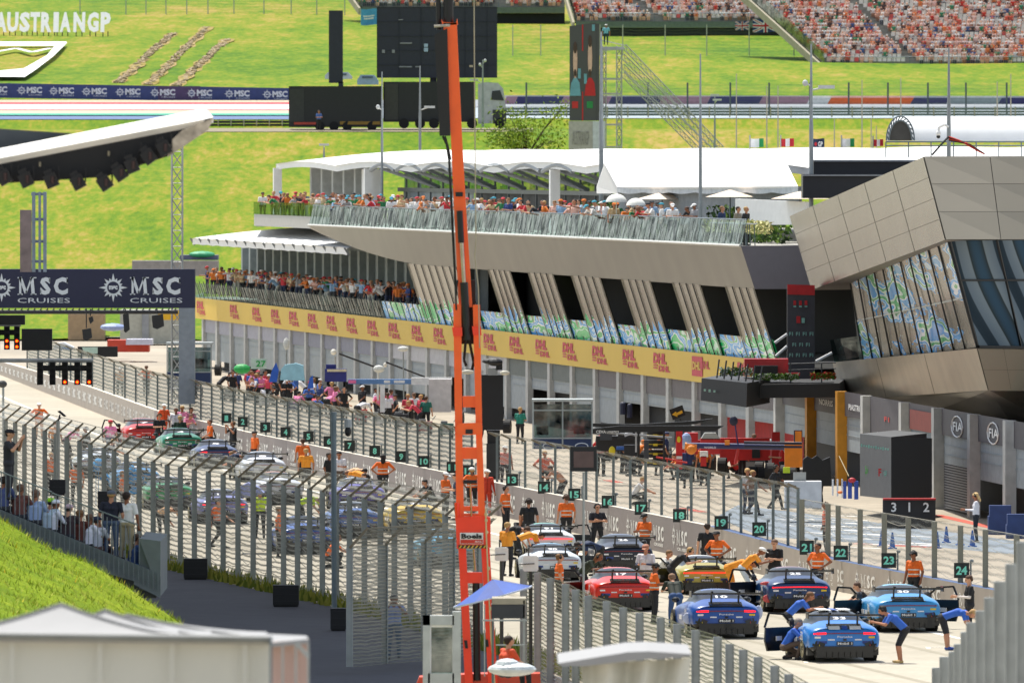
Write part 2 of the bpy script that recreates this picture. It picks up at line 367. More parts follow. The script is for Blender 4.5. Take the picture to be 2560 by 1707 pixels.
for i, (p, c) in enumerate(REFL): e[i].position = p; e[i].color = (*lin(c), 1)
refln = noise(n, l, mp.outputs[0], .62, 2.5, .55); l.new(refln, rr.inputs[0])
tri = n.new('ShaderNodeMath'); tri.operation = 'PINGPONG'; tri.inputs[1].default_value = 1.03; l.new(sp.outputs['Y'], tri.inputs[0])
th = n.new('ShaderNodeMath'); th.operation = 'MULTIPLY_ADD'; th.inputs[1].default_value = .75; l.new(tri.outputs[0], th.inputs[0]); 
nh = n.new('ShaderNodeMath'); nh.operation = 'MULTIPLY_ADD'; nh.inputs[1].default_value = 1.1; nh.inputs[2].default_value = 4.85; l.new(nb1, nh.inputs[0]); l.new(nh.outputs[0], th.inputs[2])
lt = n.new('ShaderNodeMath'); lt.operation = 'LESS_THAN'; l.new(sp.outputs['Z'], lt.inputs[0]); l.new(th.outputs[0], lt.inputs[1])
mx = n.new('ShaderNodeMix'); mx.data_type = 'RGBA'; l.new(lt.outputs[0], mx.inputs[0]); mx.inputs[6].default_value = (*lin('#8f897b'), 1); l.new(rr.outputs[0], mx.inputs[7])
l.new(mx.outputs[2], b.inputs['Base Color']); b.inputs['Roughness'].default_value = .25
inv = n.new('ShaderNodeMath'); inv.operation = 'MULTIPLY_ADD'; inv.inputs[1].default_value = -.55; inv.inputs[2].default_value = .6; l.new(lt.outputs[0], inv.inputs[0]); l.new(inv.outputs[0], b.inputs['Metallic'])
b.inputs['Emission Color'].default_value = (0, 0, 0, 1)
groups = [(1815, 1885), (1683, 1750), (1555, 1625), (1430, 1500), (1322, 1382), (1222, 1275), (1020, 1160)]
frame_m = mat('#1a1c1d', .4); edge_m = mat('#a9a595', .35, .6)
def lean(D, t, o=0.): return FP(D, .02+1.08*t+o, 4.72+(8.1-4.72)*t)
for gi, (a, c) in enumerate(groups):
    d1, d0 = FX(a, 1.1), FX(c, 1.1); k = 4 if gi < 6 else 8
    mb = MB(); mb.add([lean(d0, 0), lean(d1, 0), lean(d1, 1), lean(d0, 1)], [(0, 1, 2, 3)])
    mb.add([lean(d0, 0, -.06), lean(d1, 0, -.06), lean(d1, 1, -.06), lean(d0, 1, -.06)], [(3, 2, 1, 0)])
    gp = mb.build('glass_panel', REFL_GLASS, PB)
    for i in range(k+1):
        mb = MB(); D = d0+(d1-d0)*i/k; mb.beam(lean(D, 0, .04), lean(D, 1, .04), .035, .05, 1 if i in (0, k) else 0); mb.build('mullion', [frame_m, edge_m], PB)
mb = MB()  # balustrade with the same painted reflection, running between the groups and along the balcony
mb.add([lean(DE, .0, -.1), lean(668, .0, -.1), lean(668, .30, -.1), lean(DE, .30, -.1)], [(0, 1, 2, 3)]); mb.build('reflection_balustrade', REFL_GLASS, PB)
mb = MB()
for i in range(99):
    D = DE+i*2.47
    if D < DL: mb = MB(); mb.beam(lean(D, 0, .06), lean(D, .34 if D > 640 else .06, .06), .04, .05); mb.build('balustrade_post', mat('#5c6664', .5), PB)
mb = MB(); mb.add([lean(668, 0), lean(DL, 0), lean(DL, .3), lean(668, .3)], [(0, 1, 2, 3)]); mb.build('balcony_glass', RAIL, PB)
# yellow band with lettering
YEL = mat('#d9b545', .6, var=.04, scale=.2); RED = mat('#c23a45', .6)
mb = MB(); mb.add([FP(DE, .12, 3.32), FP(DL+1.5, .12, 3.32), FP(DL+1.5, .12, 4.72), FP(DE, .12, 4.72)], [(0, 1, 2, 3)])
mb.add([FP(DE, .12, 3.32), FP(DL+1.5, .12, 3.32), FP(DL+1.5, -3.3, 3.5), FP(DE, -3.3, 3.5)], [(0, 1, 2, 3)], 2)
mb.add([FP(DL+1.5, .12, 3.32), FP(DL+1.5, -6, 3.32), FP(DL+1.5, -6, 4.72), FP(DL+1.5, .12, 4.72)], [(0, 1, 2, 3)])
ux = (FP(600, 0, 0)-FP(700, 0, 0)).normalized(); uz = Vector((0, 0, 1))
for px in [497, 580, 636, 683, 728, 775, 822, 872, 924, 977, 1035, 1090, 1215, 1280, 1345, 1413, 1487, 1563, 1640]:
    D0 = FX(px); s = F/D0; w = (33+ (px-500)*.019)/s/abs(ux.x+ (px-1280)/F*-ux.y)*1.0
    o = FP(D0, .15, 3.98); wd = min(w, 5.6)
    mb.text('DHL', o, ux, uz, wd*.78, .52, 1, .06, .18)
    for k in range(2): mb.add([o+ux*(wd*.02)+uz*(-.12-.13*k), o+ux*(wd*.25)+uz*(-.12-.13*k), o+ux*(wd*.25)+uz*(-.05-.13*k), o+ux*(wd*.02)+uz*(-.05-.13*k)], [(0, 1, 2, 3)], 1)
    mb.text('DHL', o+ux*wd*.32-uz*.37, ux, uz, wd*.66, .3, 1, .05, .15)  # lower squashed row: ghost reflection of the lettering, painted on
o = FP(FX(1737), .15, 3.6); mb.add([o, o+ux*3.4, o+ux*3.4+uz*.95, o+uz*.95], [(0, 1, 2, 3)], 1); mb.text('DHL', o+ux*.3+uz*.3+Vector((-.02, 0, 0)), ux, uz, 2.6, .4, 0, .04, .1)
mb.text('2HL', FP(FX(1762), .15, 4.0), ux, uz, 2.4, .38, 1, .03, .1); mb.text('DHL', FP(FX(1850), .15, 3.95), ux, uz, 4.6, .55, 1, .06, .18)
mb.build('yellow_band', [YEL, RED, conc], PB)
# garage bays
door_w = mat('#8f979b', .55); head_m = [mat('#7c7c8b', .6), mat('#9b9aa6', .6), mat('#b4b2b4', .6), mat('#59605d', .6), mat('#5d5658', .6)]
for i in range(30):
    D = 524.6+8.3*i
    if D > DL: break
    mb = MB(); mb.box(FP(D, -.12, 1.66), (.3, .9, 3.32), .137); mb.build('pillar', white_p, PB)
    if D+8.3 < DL+1:
        c = D+4.5
        mb = MB(); mb.add([FP(D+.45, -.12, 2.42), FP(D+7.85, -.12, 2.42), FP(D+7.85, -.12, 3.32), FP(D+.45, -.12, 3.32)], [(0, 1, 2, 3)])
        hm = head_m[4] if D < 575 else head_m[3] if D < 612 else head_m[2] if D < 660 else head_m[0] if D < 710 else head_m[1]
        if False: mb.text(['', 'MAGNUSSEN', 'HULKENBERG'][i], FP(D+7.2, -.09, 2.55), ux, uz, 4, .25, 1, .02)
        elif False: mb.text('OCON' if i == 4 else 'GASLY', FP(D+6.5, -.09, 2.55), ux, uz, 2.8, .25, 1, .02)
        mb.build('garage_header', [hm, WHITE], PB)
        mb = MB(); op = i in (0, 1, 2, 3, 4, 5, 8, 9, 13); z0 = 1.8 if op else .6
        mb.add([FP(D+.6, -.2, z0), FP(D+7.9, -.2, z0), FP(D+7.9, -.2, 2.6), FP(D+.6, -.2, 2.6)], [(0, 1, 2, 3)])
        for z in (1.9, 2.25): mb.beam(FP(D+.6, -.18, z), FP(D+7.9, -.18, z), .02, .03)
        mb.build('garage_door', door_w, PB)
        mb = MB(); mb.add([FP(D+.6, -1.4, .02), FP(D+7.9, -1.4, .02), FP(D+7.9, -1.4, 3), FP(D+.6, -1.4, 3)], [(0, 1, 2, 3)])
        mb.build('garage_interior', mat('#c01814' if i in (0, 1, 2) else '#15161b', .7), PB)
# columns behind balcony crowd, lower and upper
for i in range(26):
    D = 652+i*4.55
    mb = MB(); mb.box(FP(D, -2.9, 6.5), (.42, .75, 3.7), .137); mb.build('column', grey_col, PB)
mb = MB(); mb.box(FP(664, -2.6, 6.7), (.3, 3, 2.6), .137); mb.build('red_panel', mat('#a01410', .6), PB)
mb = MB()  # white membrane roof over balcony
N = 24
def wr(u, v):
    D = 674+(758-674)*u; return FP(D, 1.6-9.5*v, 8.78+.75*math.sin(v*math.pi*.5)+.05*abs(math.sin(u*28*math.pi/2)))
mb.grid(wr, 48, 8); mb.grid(lambda u, v: wr(u, 0)+Vector((.1, 0, -.42*v)), 48, 1)
mb.build('balcony_roof', WHITE, PB, smooth=False)
for i in range(17):
    a = wr(i/16, 0); mb = MB(); mb.beam(a+Vector((-.05, 0, .02)), a+Vector((.25, 0, -.45)), .08, .12); mb.build('eave_bracket', mat('#7a7f80', .5), PB)
# terrace balustrade
def TR(D): return FP(D, 1.72, 10.1)
mb = MB(); mb.add([TR(DE), TR(MID), TR(MID)+Vector((.25, 0, 1.15)), TR(DE)+Vector((.25, 0, 1.15))][::1], [(0, 1, 2, 3)])
mb.add([FP(MID, .05, 10.5), FP(735, .05, 10.5), FP(735, .05, 11.3), FP(MID, .05, 11.3)], [(0, 1, 2, 3)])
mb.build('terrace_glass', RAIL, PB)
for i in range(99):
    D = DE+i*1.69; a = TR(D); mb = MB(); mb.beam(a, a+Vector((.25, 0, 1.12)), .022, .03); mb.build('terrace_post', mat('#66726f', .5), PB)
mb = MB(); e = [p+Vector((.25, 0, 1.15)) for p in (TR(DE), TR(MID))]; mb.tube(e[0], e[1], .03); mb.build('handrail', STEEL, PB)
# ---------------------------------------------------------------- roof pavilion
PV = thing('roof_pavilion', 'white membrane pavilion with curved roofs on the roof terrace', 'pavilion', (-5, 640, 10))
def pr(u, v):
    D = 771-(771-500)*u; bump = abs(math.sin((u*7.2+.1)*math.pi))
    return FP(D, -5.5-16*v, 13.62+.28*bump*(1-v)+.95*math.sin(min(1, v*1.5)*math.pi/2)*(.55+.45*bump))
mb = MB(); mb.grid(pr, 144, 10); mb.grid(lambda u, v: pr(u, 0)+Vector((.12, 0, -.38*v)), 144, 1); mb.build('membrane_roof', WHITE, PV)
for D in list(range(734, 768, 6)): mb = MB(); mb.box(FP(D, -7.5, 11.7), (.7, .9, 3.6), .137); mb.build('pavilion_column', mat('#a6a9a6', .7), PV)
for D, o_ in ((770, -5.6), (722, -5.8), (612, -5.8), (638, -5.8)):
    mb = MB(); mb.box(FP(D, o_, 11.7), (.55, .55, 3.5), .137); mb.build('roof_post', WHITE, PV)
mb = MB(); mb.box(FP(730, -7, 11.7), (.9, 3, 3.4), .137); mb.build('white_wall', WHITE, PV)
mb = MB()
for D in range(638, 733, 6): mb.box(FP(D, -9, 11.8), (.12, .12, 3.4), .137)
mb.beam(FP(638, -9, 12.1), FP(732, -9, 12.1), .12, .25); mb.beam(FP(638, -9, 13.4), FP(732, -9, 13.4), .12, .2); mb.build('window_frame', mat('#6f7577', .5), PV)
for D in range(630, 718, 13):
    mb = MB(); mb.tube(FP(D, -5.9, 13.5), FP(D+4, -9, 12.3), .12); mb.tube(FP(D+9, -5.9, 13.5), FP(D+5, -9, 12.3), .12)
    mb.path([FP(D+12*t/6, -5.7, 13.35+.35*math.sin(math.pi*t/6)) for t in range(7)], .14, 6); mb.build('roof_strut', mat('#8b9092', .5), PV)
mb = MB(); mb.add([FP(638, -9.3, 10.05), FP(697, -9.3, 10.05), FP(697, -9.3, 12.1), FP(638, -9.3, 12.1)], [(0, 1, 2, 3)]); mb.build('bar_interior', mat('#14171b', .6), PV)  # flat near-black sheet, the interior's shade is in its colour
mb = MB(); mb.add([FP(697, -9.2, 10.05), FP(731, -9.2, 10.05), FP(731, -9.2, 12.1), FP(697, -9.2, 12.1)], [(0, 1, 2, 3)]); mb.build('frosted_panel', mat('#8d99a6', .4), PV)
mb = MB(); mb.add([FP(638, -9.25, 12.15), FP(731, -9.25, 12.15), FP(731, -9.25, 13.5), FP(638, -9.25, 13.5)], [(0, 1, 2, 3)]); mb.build('upper_glass', RAIL, PV)
# marquee and terrace furniture on the right
MQ = thing('marquee', 'long white gabled marquee on the roof terrace beside the pavilion', 'marquee', (8, 560, 10))
mb = MB(); mb.prism([W(1492, 484, 596), W(1545, 484, 572), W(1545, 467, 572), W(1512, 408, 584), W(1492, 467, 596)], (.01, 3, 0)); mb.build('gable_wall', WHITE, MQ)
mb = MB(); mb.slab(W(1543, 468, 571), W(1995, 466, 545), W(1965, 404, 552), W(1510, 407, 584), .1); mb.build('marquee_roof', WHITE, MQ)
mb = MB(); mb.grid(lambda u, v: W(1543+452*u, 467+(14+4*abs(math.sin(u*22)))*v, 571-26*u), 60, 1); mb.build('valance', mat('#c5cacc', .7), MQ)
mb = MB(); mb.slab(W(1545, 560, 573), W(1995, 560, 547), W(1995, 466, 547), W(1545, 468, 573), .2); mb.build('marquee_wall', mat('#8d9296', .7), MQ)
for (p0, p1, y0, y1, dd) in ((2035, 2320, 400, 432, 520), (2008, 2290, 436, 490, 518)):
    mb = MB(); a = W(p0, y1+6, dd); b2 = W(p1, y0, dd); mb.box(((a.x+b2.x)/2, dd+2, (a.z+b2.z)/2), (b2.x-a.x, 3, b2.z-a.z)); mb.box(((a.x+b2.x)/2, dd+.4, b2.z-.05), (b2.x-a.x, .3, .06), 0, 1)
    tag(mb.build('bar_container', [mat('#121722', .5), mat('#8a8f95', .5)]), 'dark navy bar cabin on the terrace, %s' % ('the taller one under the white roof' if y0 == 400 else 'the lower one nearest the tilted wing'), 'cabin')
# rubbered-in lines, patches and seams on the asphalt
mb = MB()
def tline(off, w, d0, d1, mi):
    ds = [d0+(d1-d0)*k/8 for k in range(9)]
    for a, b_ in zip(ds, ds[1:]): mb.add([(wallx(a)-off, a, .006), (wallx(a)-off+w, a, .006), (wallx(b_)-off+w, b_, .006), (wallx(b_)-off, b_, .006)], [(0, 1, 2, 3)], mi)
for off in (4.6, 5.9, 9.8, 11.2, 13.5): tline(off, .28, 300, 760, 0)
for k in range(26): tline(3.5+rnd()*11, .12+rnd()*.12, (d_ := 300+rnd()*380), d_+12+rnd()*40, int(rnd()*2))
for k in range(30):
    d_ = 430+rnd()*260; x_ = wallx(d_)+1.5+rnd()*(FP(d_, 0, 0).x-wallx(d_)-3 if d_ > 525 else 8); l_ = 4+rnd()*16; mb.beam((x_, d_, .004+k*.0001), (x_-l_*.13+rnd(), d_+l_, .004+k*.0001), .15+rnd()*.5, .003, 1)
struct(mb.build('tyre_marking', [mat('#98917f', .9), mat('#878070', .9)]))
# ---------------------------------------------------------------- wing building on the right
WB = thing('wing_building', 'angular building with tilted metal wing, slatted glass and dark windows', 'building', (20, 470, 0))
warm = mat('#979080', .6, .0, var=.04, scale=.3); warm2 = mat('#8f8577', .55, .1, var=.05)
PT = {'P1': W(1975, 540, 512), 'P2': W(2310, 392, 432), 'P3': W(2365, 600, 430), 'P4': W(2030, 725, 508)}
def lerp(a, b, t): return a+(b-a)*t
def quadpt(q, u, v): return lerp(lerp(q[0], q[1], u), lerp(q[3], q[2], u), v)
def panels(mb, q, nu, nv, gap, mi=0, mg=1):
    nrm = (q[1]-q[0]).cross(q[3]-q[0]).normalized(); nrm = nrm if nrm.y < 0 else -nrm
    mb.add([p for p in q], [(0, 1, 2, 3)], mg)
    for i in range(nu):
        for j in range(nv):
            u0, u1, v0, v1 = i/nu+gap/nu, (i+1)/nu-gap/nu, j/nv+gap/nv, (j+1)/nv-gap/nv
            mb.add([quadpt(q, a, b_)+nrm*.03 for a, b_ in ((u0, v0), (u1, v0), (u1, v1), (u0, v1))], [(0, 1, 2, 3)], mi)
wing_m = mat('#a8a8a3', .22, .85, var=.12, scale=.5, bump=.25)
joint = mat('#5d594f', .6)
mb = MB(); panels(mb, [PT['P1'], PT['P2'], PT['P3'], PT['P4']], 5, 4, .008)
mb.build('wing_panel', [wing_m, joint], WB)
R1, R2 = W(2640, 391, 431.5), W(2640, 600, 430)
mb = MB(); panels(mb, [PT['P2'], R1, R2, PT['P3']], 2, 3, .006); mb.add([PT['P1'], PT['P2'], R1, R1+Vector((0, 30, 0)), PT['P1']+Vector((8, 10, 0))], [(0, 1, 2, 3, 4)], 0)
mb.add([PT['P4'], PT['P3'], PT['P3']+Vector((6, 12, .3)), PT['P4']+Vector((7, 6, 0))], [(0, 1, 2, 3)], 2)
mb.build('end_panel', [warm, joint, warm2], WB)
# slatted glass, its green-blue reflections painted into the base colour
S = [W(2124, 690, 500), W(2372, 604, 434), W(2444, 868, 437), W(2160, 902, 500)]
mb = MB(); mb.add(S, [(0, 1, 2, 3)], 0)
m2, n, l, b = nodemat('painted_wing_reflection'); tc = n.new('ShaderNodeTexCoord').outputs['Object']
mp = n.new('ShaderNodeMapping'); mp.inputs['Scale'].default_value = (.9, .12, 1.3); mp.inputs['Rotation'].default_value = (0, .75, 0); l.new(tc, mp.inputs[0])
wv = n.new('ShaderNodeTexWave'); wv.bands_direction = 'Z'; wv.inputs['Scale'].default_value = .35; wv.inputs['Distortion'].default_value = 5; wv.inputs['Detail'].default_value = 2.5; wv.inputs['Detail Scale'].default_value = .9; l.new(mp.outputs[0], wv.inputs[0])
rr = n.new('ShaderNodeValToRGB'); rr.color_ramp.interpolation = 'CONSTANT'; e = rr.color_ramp.elements; REFL2 = REFL
while len(e) < len(REFL2): e.new(.5)
for i, (p, c) in enumerate(REFL2): e[i].position = p; e[i].color = (*lin(c), 1)
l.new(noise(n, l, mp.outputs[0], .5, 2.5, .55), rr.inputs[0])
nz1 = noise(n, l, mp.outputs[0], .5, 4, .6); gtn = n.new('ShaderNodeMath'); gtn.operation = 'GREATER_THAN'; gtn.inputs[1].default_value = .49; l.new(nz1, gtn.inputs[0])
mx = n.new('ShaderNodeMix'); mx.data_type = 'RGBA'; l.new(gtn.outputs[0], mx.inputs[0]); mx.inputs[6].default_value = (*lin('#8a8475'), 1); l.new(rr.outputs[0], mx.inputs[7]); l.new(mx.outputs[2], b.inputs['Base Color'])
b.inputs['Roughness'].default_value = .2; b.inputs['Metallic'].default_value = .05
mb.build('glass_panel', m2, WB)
for i in range(12): mb = MB(); a, c = quadpt(S, i/11, 0), quadpt(S, i/11, 1); mb.beam(a+Vector((-.03, -.03, 0)), c+Vector((-.03, -.03, 0)), .05, .06); mb.build('mullion', frame_m, WB)
mb = MB(); mb.beam(quadpt(S, .0, .53), quadpt(S, 1, .53), .04, .06); mb.build('transom', mat('#a8a69b', .5), WB)
mb = MB(); mb.add([W(2075, 850, 502), W(2163, 838, 500), W(2172, 895, 500), W(2085, 905, 502)], [(0, 1, 2, 3)]); mb.build('corner_glass', RAIL, WB)
# dark room behind slats / windows
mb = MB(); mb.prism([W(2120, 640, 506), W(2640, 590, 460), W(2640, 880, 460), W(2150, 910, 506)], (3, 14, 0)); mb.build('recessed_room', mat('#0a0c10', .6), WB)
V = [W(2374, 602, 434), W(2640, 600, 438), W(2640, 870, 440), W(2444, 867, 437)]
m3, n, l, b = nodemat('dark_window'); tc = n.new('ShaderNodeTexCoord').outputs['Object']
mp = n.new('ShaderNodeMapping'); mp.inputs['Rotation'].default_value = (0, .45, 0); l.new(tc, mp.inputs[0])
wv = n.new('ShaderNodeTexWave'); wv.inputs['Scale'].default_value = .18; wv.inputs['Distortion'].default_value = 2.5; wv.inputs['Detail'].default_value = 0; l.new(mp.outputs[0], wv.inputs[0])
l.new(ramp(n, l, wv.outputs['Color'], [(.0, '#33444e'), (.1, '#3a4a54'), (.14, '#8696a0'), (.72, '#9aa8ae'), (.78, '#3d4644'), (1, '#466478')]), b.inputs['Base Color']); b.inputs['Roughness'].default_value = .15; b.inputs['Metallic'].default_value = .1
mb = MB(); mb.add(V, [(0, 1, 2, 3)]); mb.build('dark_window', m3, WB)
mb = MB(); mb.beam(quadpt(V, 0, .37), quadpt(V, 1, .37), .1, .08); mb.beam(quadpt(V, .44, 0), quadpt(V, .55, 1), .1, .08); mb.beam(V[3], V[2], .2, .12); mb.beam(V[0], V[3], .1, .1); mb.build('window_frame', frame_m, WB)
# lower band and soffit
Bq = [W(2082, 905, 503), W(2444, 870, 436), W(2472, 975, 438), W(2106, 1000, 503)]
mb = MB(); panels(mb, Bq, 3, 1, .004); mb.build('lower_panel', [mat('#a9a18d', .3, .6, var=.12, scale=.6), joint], WB)
mb = MB(); panels(mb, [W(2444, 870, 436), W(2640, 872, 436), W(2640, 976, 438), W(2472, 975, 438)], 3, 2, .006); mb.build('end_panel', [warm, joint], WB)
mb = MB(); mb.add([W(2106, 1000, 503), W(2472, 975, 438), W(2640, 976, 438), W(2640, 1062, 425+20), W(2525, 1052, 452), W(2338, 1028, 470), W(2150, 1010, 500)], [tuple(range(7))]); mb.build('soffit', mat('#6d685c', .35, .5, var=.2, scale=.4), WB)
# facade of the garages under the wing
def FQ(D, out, z): return Vector((17.0+.0887*(456.6-D)-.996*out, D-.0883*out, z))
ux2 = (FQ(400, 0, 0)-FQ(500, 0, 0)).normalized()
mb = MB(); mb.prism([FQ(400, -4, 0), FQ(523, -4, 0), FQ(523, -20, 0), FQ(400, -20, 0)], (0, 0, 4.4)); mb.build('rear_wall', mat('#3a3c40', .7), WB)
def dq(px): k = (px-1280)/F; return (17+.0887*456.6)/(k+.0887)
pl = [1942, 2021, 2097, 2160, 2256, 2338, 2428, 2517, 2620]
for i, p in enumerate(pl):
    D = dq(p); mb = MB(); mb.box(FQ(D, -.1, 2.0), (.42, .8, 4.1), .09, 1 if p in (2021, 2097) else 0); mb.build('pillar', [white_p, mat('#c98a1e', .6)], WB)
    if i+1 < len(pl):
        a, c = D-.5, dq(pl[i+1])+.5; z0, z1 = 3.0, 4.05
        big = i == 3
        mb = MB(); mb.add([FQ(a, -.2, z0 if not big else .02), FQ(c, -.2, z0 if not big else .02), FQ(c, -.2, z1), FQ(a, -.2, z1)], [(0, 1, 2, 3)], 0)
        w = a-c
        if i in (5, 6, 7):
            o = FQ(a-w*.36, -.17, 3.25); mb.text('FIA', o, ux2, uz, w*.3, .36, 1, .02)
            q0 = FQ(a-w*.5, -.16, 3.43)
            mb.path([q0+ux2*math.cos(t*.5236)*w*.17+uz*math.sin(t*.5236)*.42 for t in range(13)], .03, 4, 1)
        if i == 2: mb.text('PIASTRI', FQ(a-w*.2, -.17, 3.3), ux2, uz, w*.5, .26, 1, .02)
        if i == 1: mb.text('NORRIS', FQ(a-w*.2, -.17, 3.3), ux2, uz, w*.5, .26, 1, .02)
        if i == 3:
            mb.text('AUSTRIAN', FQ(a-w*.2, -.17, 2.35), ux2, uz, w*.5, .26, 1, .03); mb.text('GRAND PRIX', FQ(a-w*.18, -.17, 2.0), ux2, uz, w*.55, .24, 1, .03); mb.text('F1', FQ(a-w*.42, -.17, 3.1), ux2, uz, w*.14, .2, 2, .03)
        if i == 4: mb.box(FQ((a+c)/2, -.15, 3.4), (.05, w*.8, .8), .09, 3)
        mb.build('garage_header', [mat('#4a464a', .6), WHITE, mat('#c03028', .6), mat('#8d3527', .6), mat('#c98a1e', .6)], WB)
        if not big:
            mb = MB(); zz = {0: 1.7, 1: 1.6, 2: 1.5, 5: 1.85, 6: 1.5, 7: 1.5}.get(i, 1.6)
            mb.add([FQ(a, -.3, zz), FQ(c, -.3, zz), FQ(c, -.3, 3.05), FQ(a, -.3, 3.05)], [(0, 1, 2, 3)]); 
            for z in (2.2, 2.6): mb.beam(FQ(a, -.28, z), FQ(c, -.28, z), .02, .03)
            mb.build('garage_door', door_w if i != 4 else mat('#6e7c88', .6), WB)
            mb = MB()
            if i == 5:
                for k in range(17): mb.beam(FQ(a, -.3, .1+k*.105), FQ(c, -.3, .1+k*.105), .03, .055)
                mb.build('louvre_shutter', mat('#7c7c80', .5), WB); mb = MB()
            mb.add([FQ(a, -1.6, .02), FQ(c, -1.6, .02), FQ(c, -1.6, 3.05), FQ(a, -1.6, 3.05)], [(0, 1, 2, 3)]); mb.build('garage_interior', mat('#15161b' if i > 1 else '#2a2522', .7), WB)
# arched silver canopy above the wing
AC = thing('arched_canopy', 'silver arched canopy on truss frame above the wing building', 'canopy', (19, 500, 14))
D0 = 505; xs0 = xat(2213, D0); xs1 = xat(2283, D0); zb = zat(352, D0); R_ = (xs1-xs0)/2
def arch(u, v):
    t = math.pi*(1-u); x = (xs0+xs1)/2+math.cos(t)*R_*1.02; z = zb+math.sin(t)**.8*1.15
    return Vector((x+v*.6+ (v*4 if u > .3 else v*3.6), D0+v*3, z))
def arch2(u, v):   # barrel seen from its end, running to the right
    a = math.pi*(1-u); return Vector((xs0+(.35*u)+ .95*(1-math.cos(math.pi*u))*.5*1.2 + v*9, D0-1+3*u+v*1.0, zb+1.08*math.sin(a)**.7))
mb = MB(); mb.grid(arch2, 20, 8); mb.build('canopy_skin', mat('#e0e2e2', .5, .0, var=.03), AC, smooth=True)
mb = MB()
for s_ in (1, .82): mb.path([Vector((xs0+.63+s_*R_*math.cos(math.pi*k/14), D0-1.3, zb+1.08*s_*math.sin(math.pi*k/14))) for k in range(15)], .035, 5)
for k in range(14): mb.tube(Vector((xs0+.63+R_*math.cos(math.pi*k/14), D0-1.3, zb+1.08*math.sin(math.pi*k/14))), Vector((xs0+.63+.82*R_*math.cos(math.pi*(k+1)/14), D0-1.3, zb+.9*math.sin(math.pi*(k+1)/14))), .025, n=4)
mb.add([Vector((xs0+.63+.82*R_*math.cos(math.pi*k/14), D0-1.2, zb+.9*math.sin(math.pi*k/14))) for k in range(15)], [tuple(range(15))], 1)  # dark fill painted in for the shaded inside of the arch
for k in range(11): mb.tube((xs0+k, D0-1, zb-.05), (xs0+k, D0-1, zb-.75), .03, n=5)
mb.tube((xs0, D0-1, zb-.05), (xs0+10, D0-1, zb-.05), .04, n=5); mb.tube((xs0, D0-1, zb-.22), (xs0+10, D0-1, zb-.22), .03, n=5); mb.build('truss', [STEEL, mat('#4a4946', .7)], AC)
# podium terrace
PD = thing('podium_terrace', 'black podium balcony with planters between the pit building and the wing building', 'balcony', tuple(W(1900, 980, 505)))
mb = MB(); mb.prism([W(1878, 992, 498), W(1890, 960, 505), W(2095, 955, 503), W(2106, 992, 500)], (1, 12, 0)); mb.prism([W(1860, 968, 492), W(2085, 962, 492), W(2085, 955, 492), W(1860, 958, 492)], (0, 8, 0)); mb.prism([W(1866, 995, 491), W(1866, 962, 491), W(2098, 958, 491), W(2106, 993, 491)], (.5, 9, 0)); mb.build('floor_slab', mat('#17181b', .6), PD)
mb = MB(); mb.prism([W(1754, 945, 489), W(1868, 957, 486), W(1866, 1018, 486), W(1752, 1000, 489)], (1.2, 9, 0))
for k in range(9): mb.box(W(1762+k*12, 975+k*1.5, 488.0), (.09, .02, .09+.03*(k % 2)), 0, 2 if k == 4 else 1)
mb.build('screen_box', [mat('#1c1d20', .5), mat('#8fb8a8', .6), mat('#c32528', .6)], PD)
mb = MB(); 
for k in range(7): mb.tube(W(1792+k*18, 945+k*2, 488), W(1798+k*18, 898+k*3, 488), .035)
mb.tube(W(1970, 910, 492), W(2090, 906, 492), .03); mb.tube(W(1970, 925, 492), W(2090, 921, 492), .02)
for x in (1976, 2054): mb.tube(W(x, 962, 492), W(x, 908, 492), .03)
for (a, b_, c, d) in ((1937, 857, 1968, 835), (1940, 890, 1968, 865), (2040, 903, 2080, 882), (2066, 965, 2090, 940)): mb.tube(W(a, b_, 500), W(c, d, 500), .06, mi=1)
mb.build('railing', [mat('#3b3d40', .5), WHITE], PD)
def foliage(name, fn, n, sz, cols, parent=None):
    mb = MB()
    for k in range(n):
        p = fn(); a = Vector((rnd()-.5, rnd()-.5, rnd()-.5)).normalized(); q = a.cross(Vector((rnd()-.5, rnd()-.5, rnd()-.5))).normalized(); s_ = sz*(.6+.8*rnd())
        mb.add([p-a*s_, p+q*s_*.5, p+a*s_, p-q*s_*.5], [(0, 1, 2, 3)], min(int(rnd()*len(cols)), len(cols)-1))
    return mb.build(name, [mat(c, .8) for c in cols], parent)
foliage('planting', lambda: W(1880+rnd()*115, 948-rnd()*12, 491.5), 500, .1, ['#4f7420', '#6d8f2e', '#3e5a1c', '#dfe0d2'], PD)
foliage('planting', lambda: W(2028+rnd()*60, 947-rnd()*14, 491.5), 260, .09, ['#4f7420', '#6d8f2e', '#b52a25'], PD)
foliage('planting', lambda: W(1800+rnd()*80, 938-rnd()*18, 490), 300, .09, ['#5a7c26', '#3e5a1c', '#dfe0d2'], PD)
mb = MB(); mb.prism([W(1968, 713, 502), W(2037, 715, 502), W(2037, 965, 502), W(1968, 965, 502)], (0, .6, 0), 0)
mb.add([W(1968, 711, 501.9), W(2037, 713, 501.9), W(2037, 738, 501.9), W(1968, 736, 501.9)], [(0, 1, 2, 3)], 1)
for k, (x, y) in enumerate([(1987, 757), (2001, 757), (2015, 757)]): mb.box(W(x, y, 501.9), (.12, .02, .2), 0, 1); mb.box(W(x, y+9, 501.9), (.12, .02, .06), 0, 2)
mb.box(W(1996, 799, 501.9), (.17, .02, .3), 0, 1); mb.box(W(2008, 801, 501.9), (.14, .02, .22), 0, 2)
for j, y in enumerate((834, 861, 887)):
    for i in range(4 if j != 1 else 3): mb.text('F1', W(1973+i*17+(8 if j == 1 else 0), y+5, 501.9), (1, 0, 0), uz, .16, .16, 2, .03)
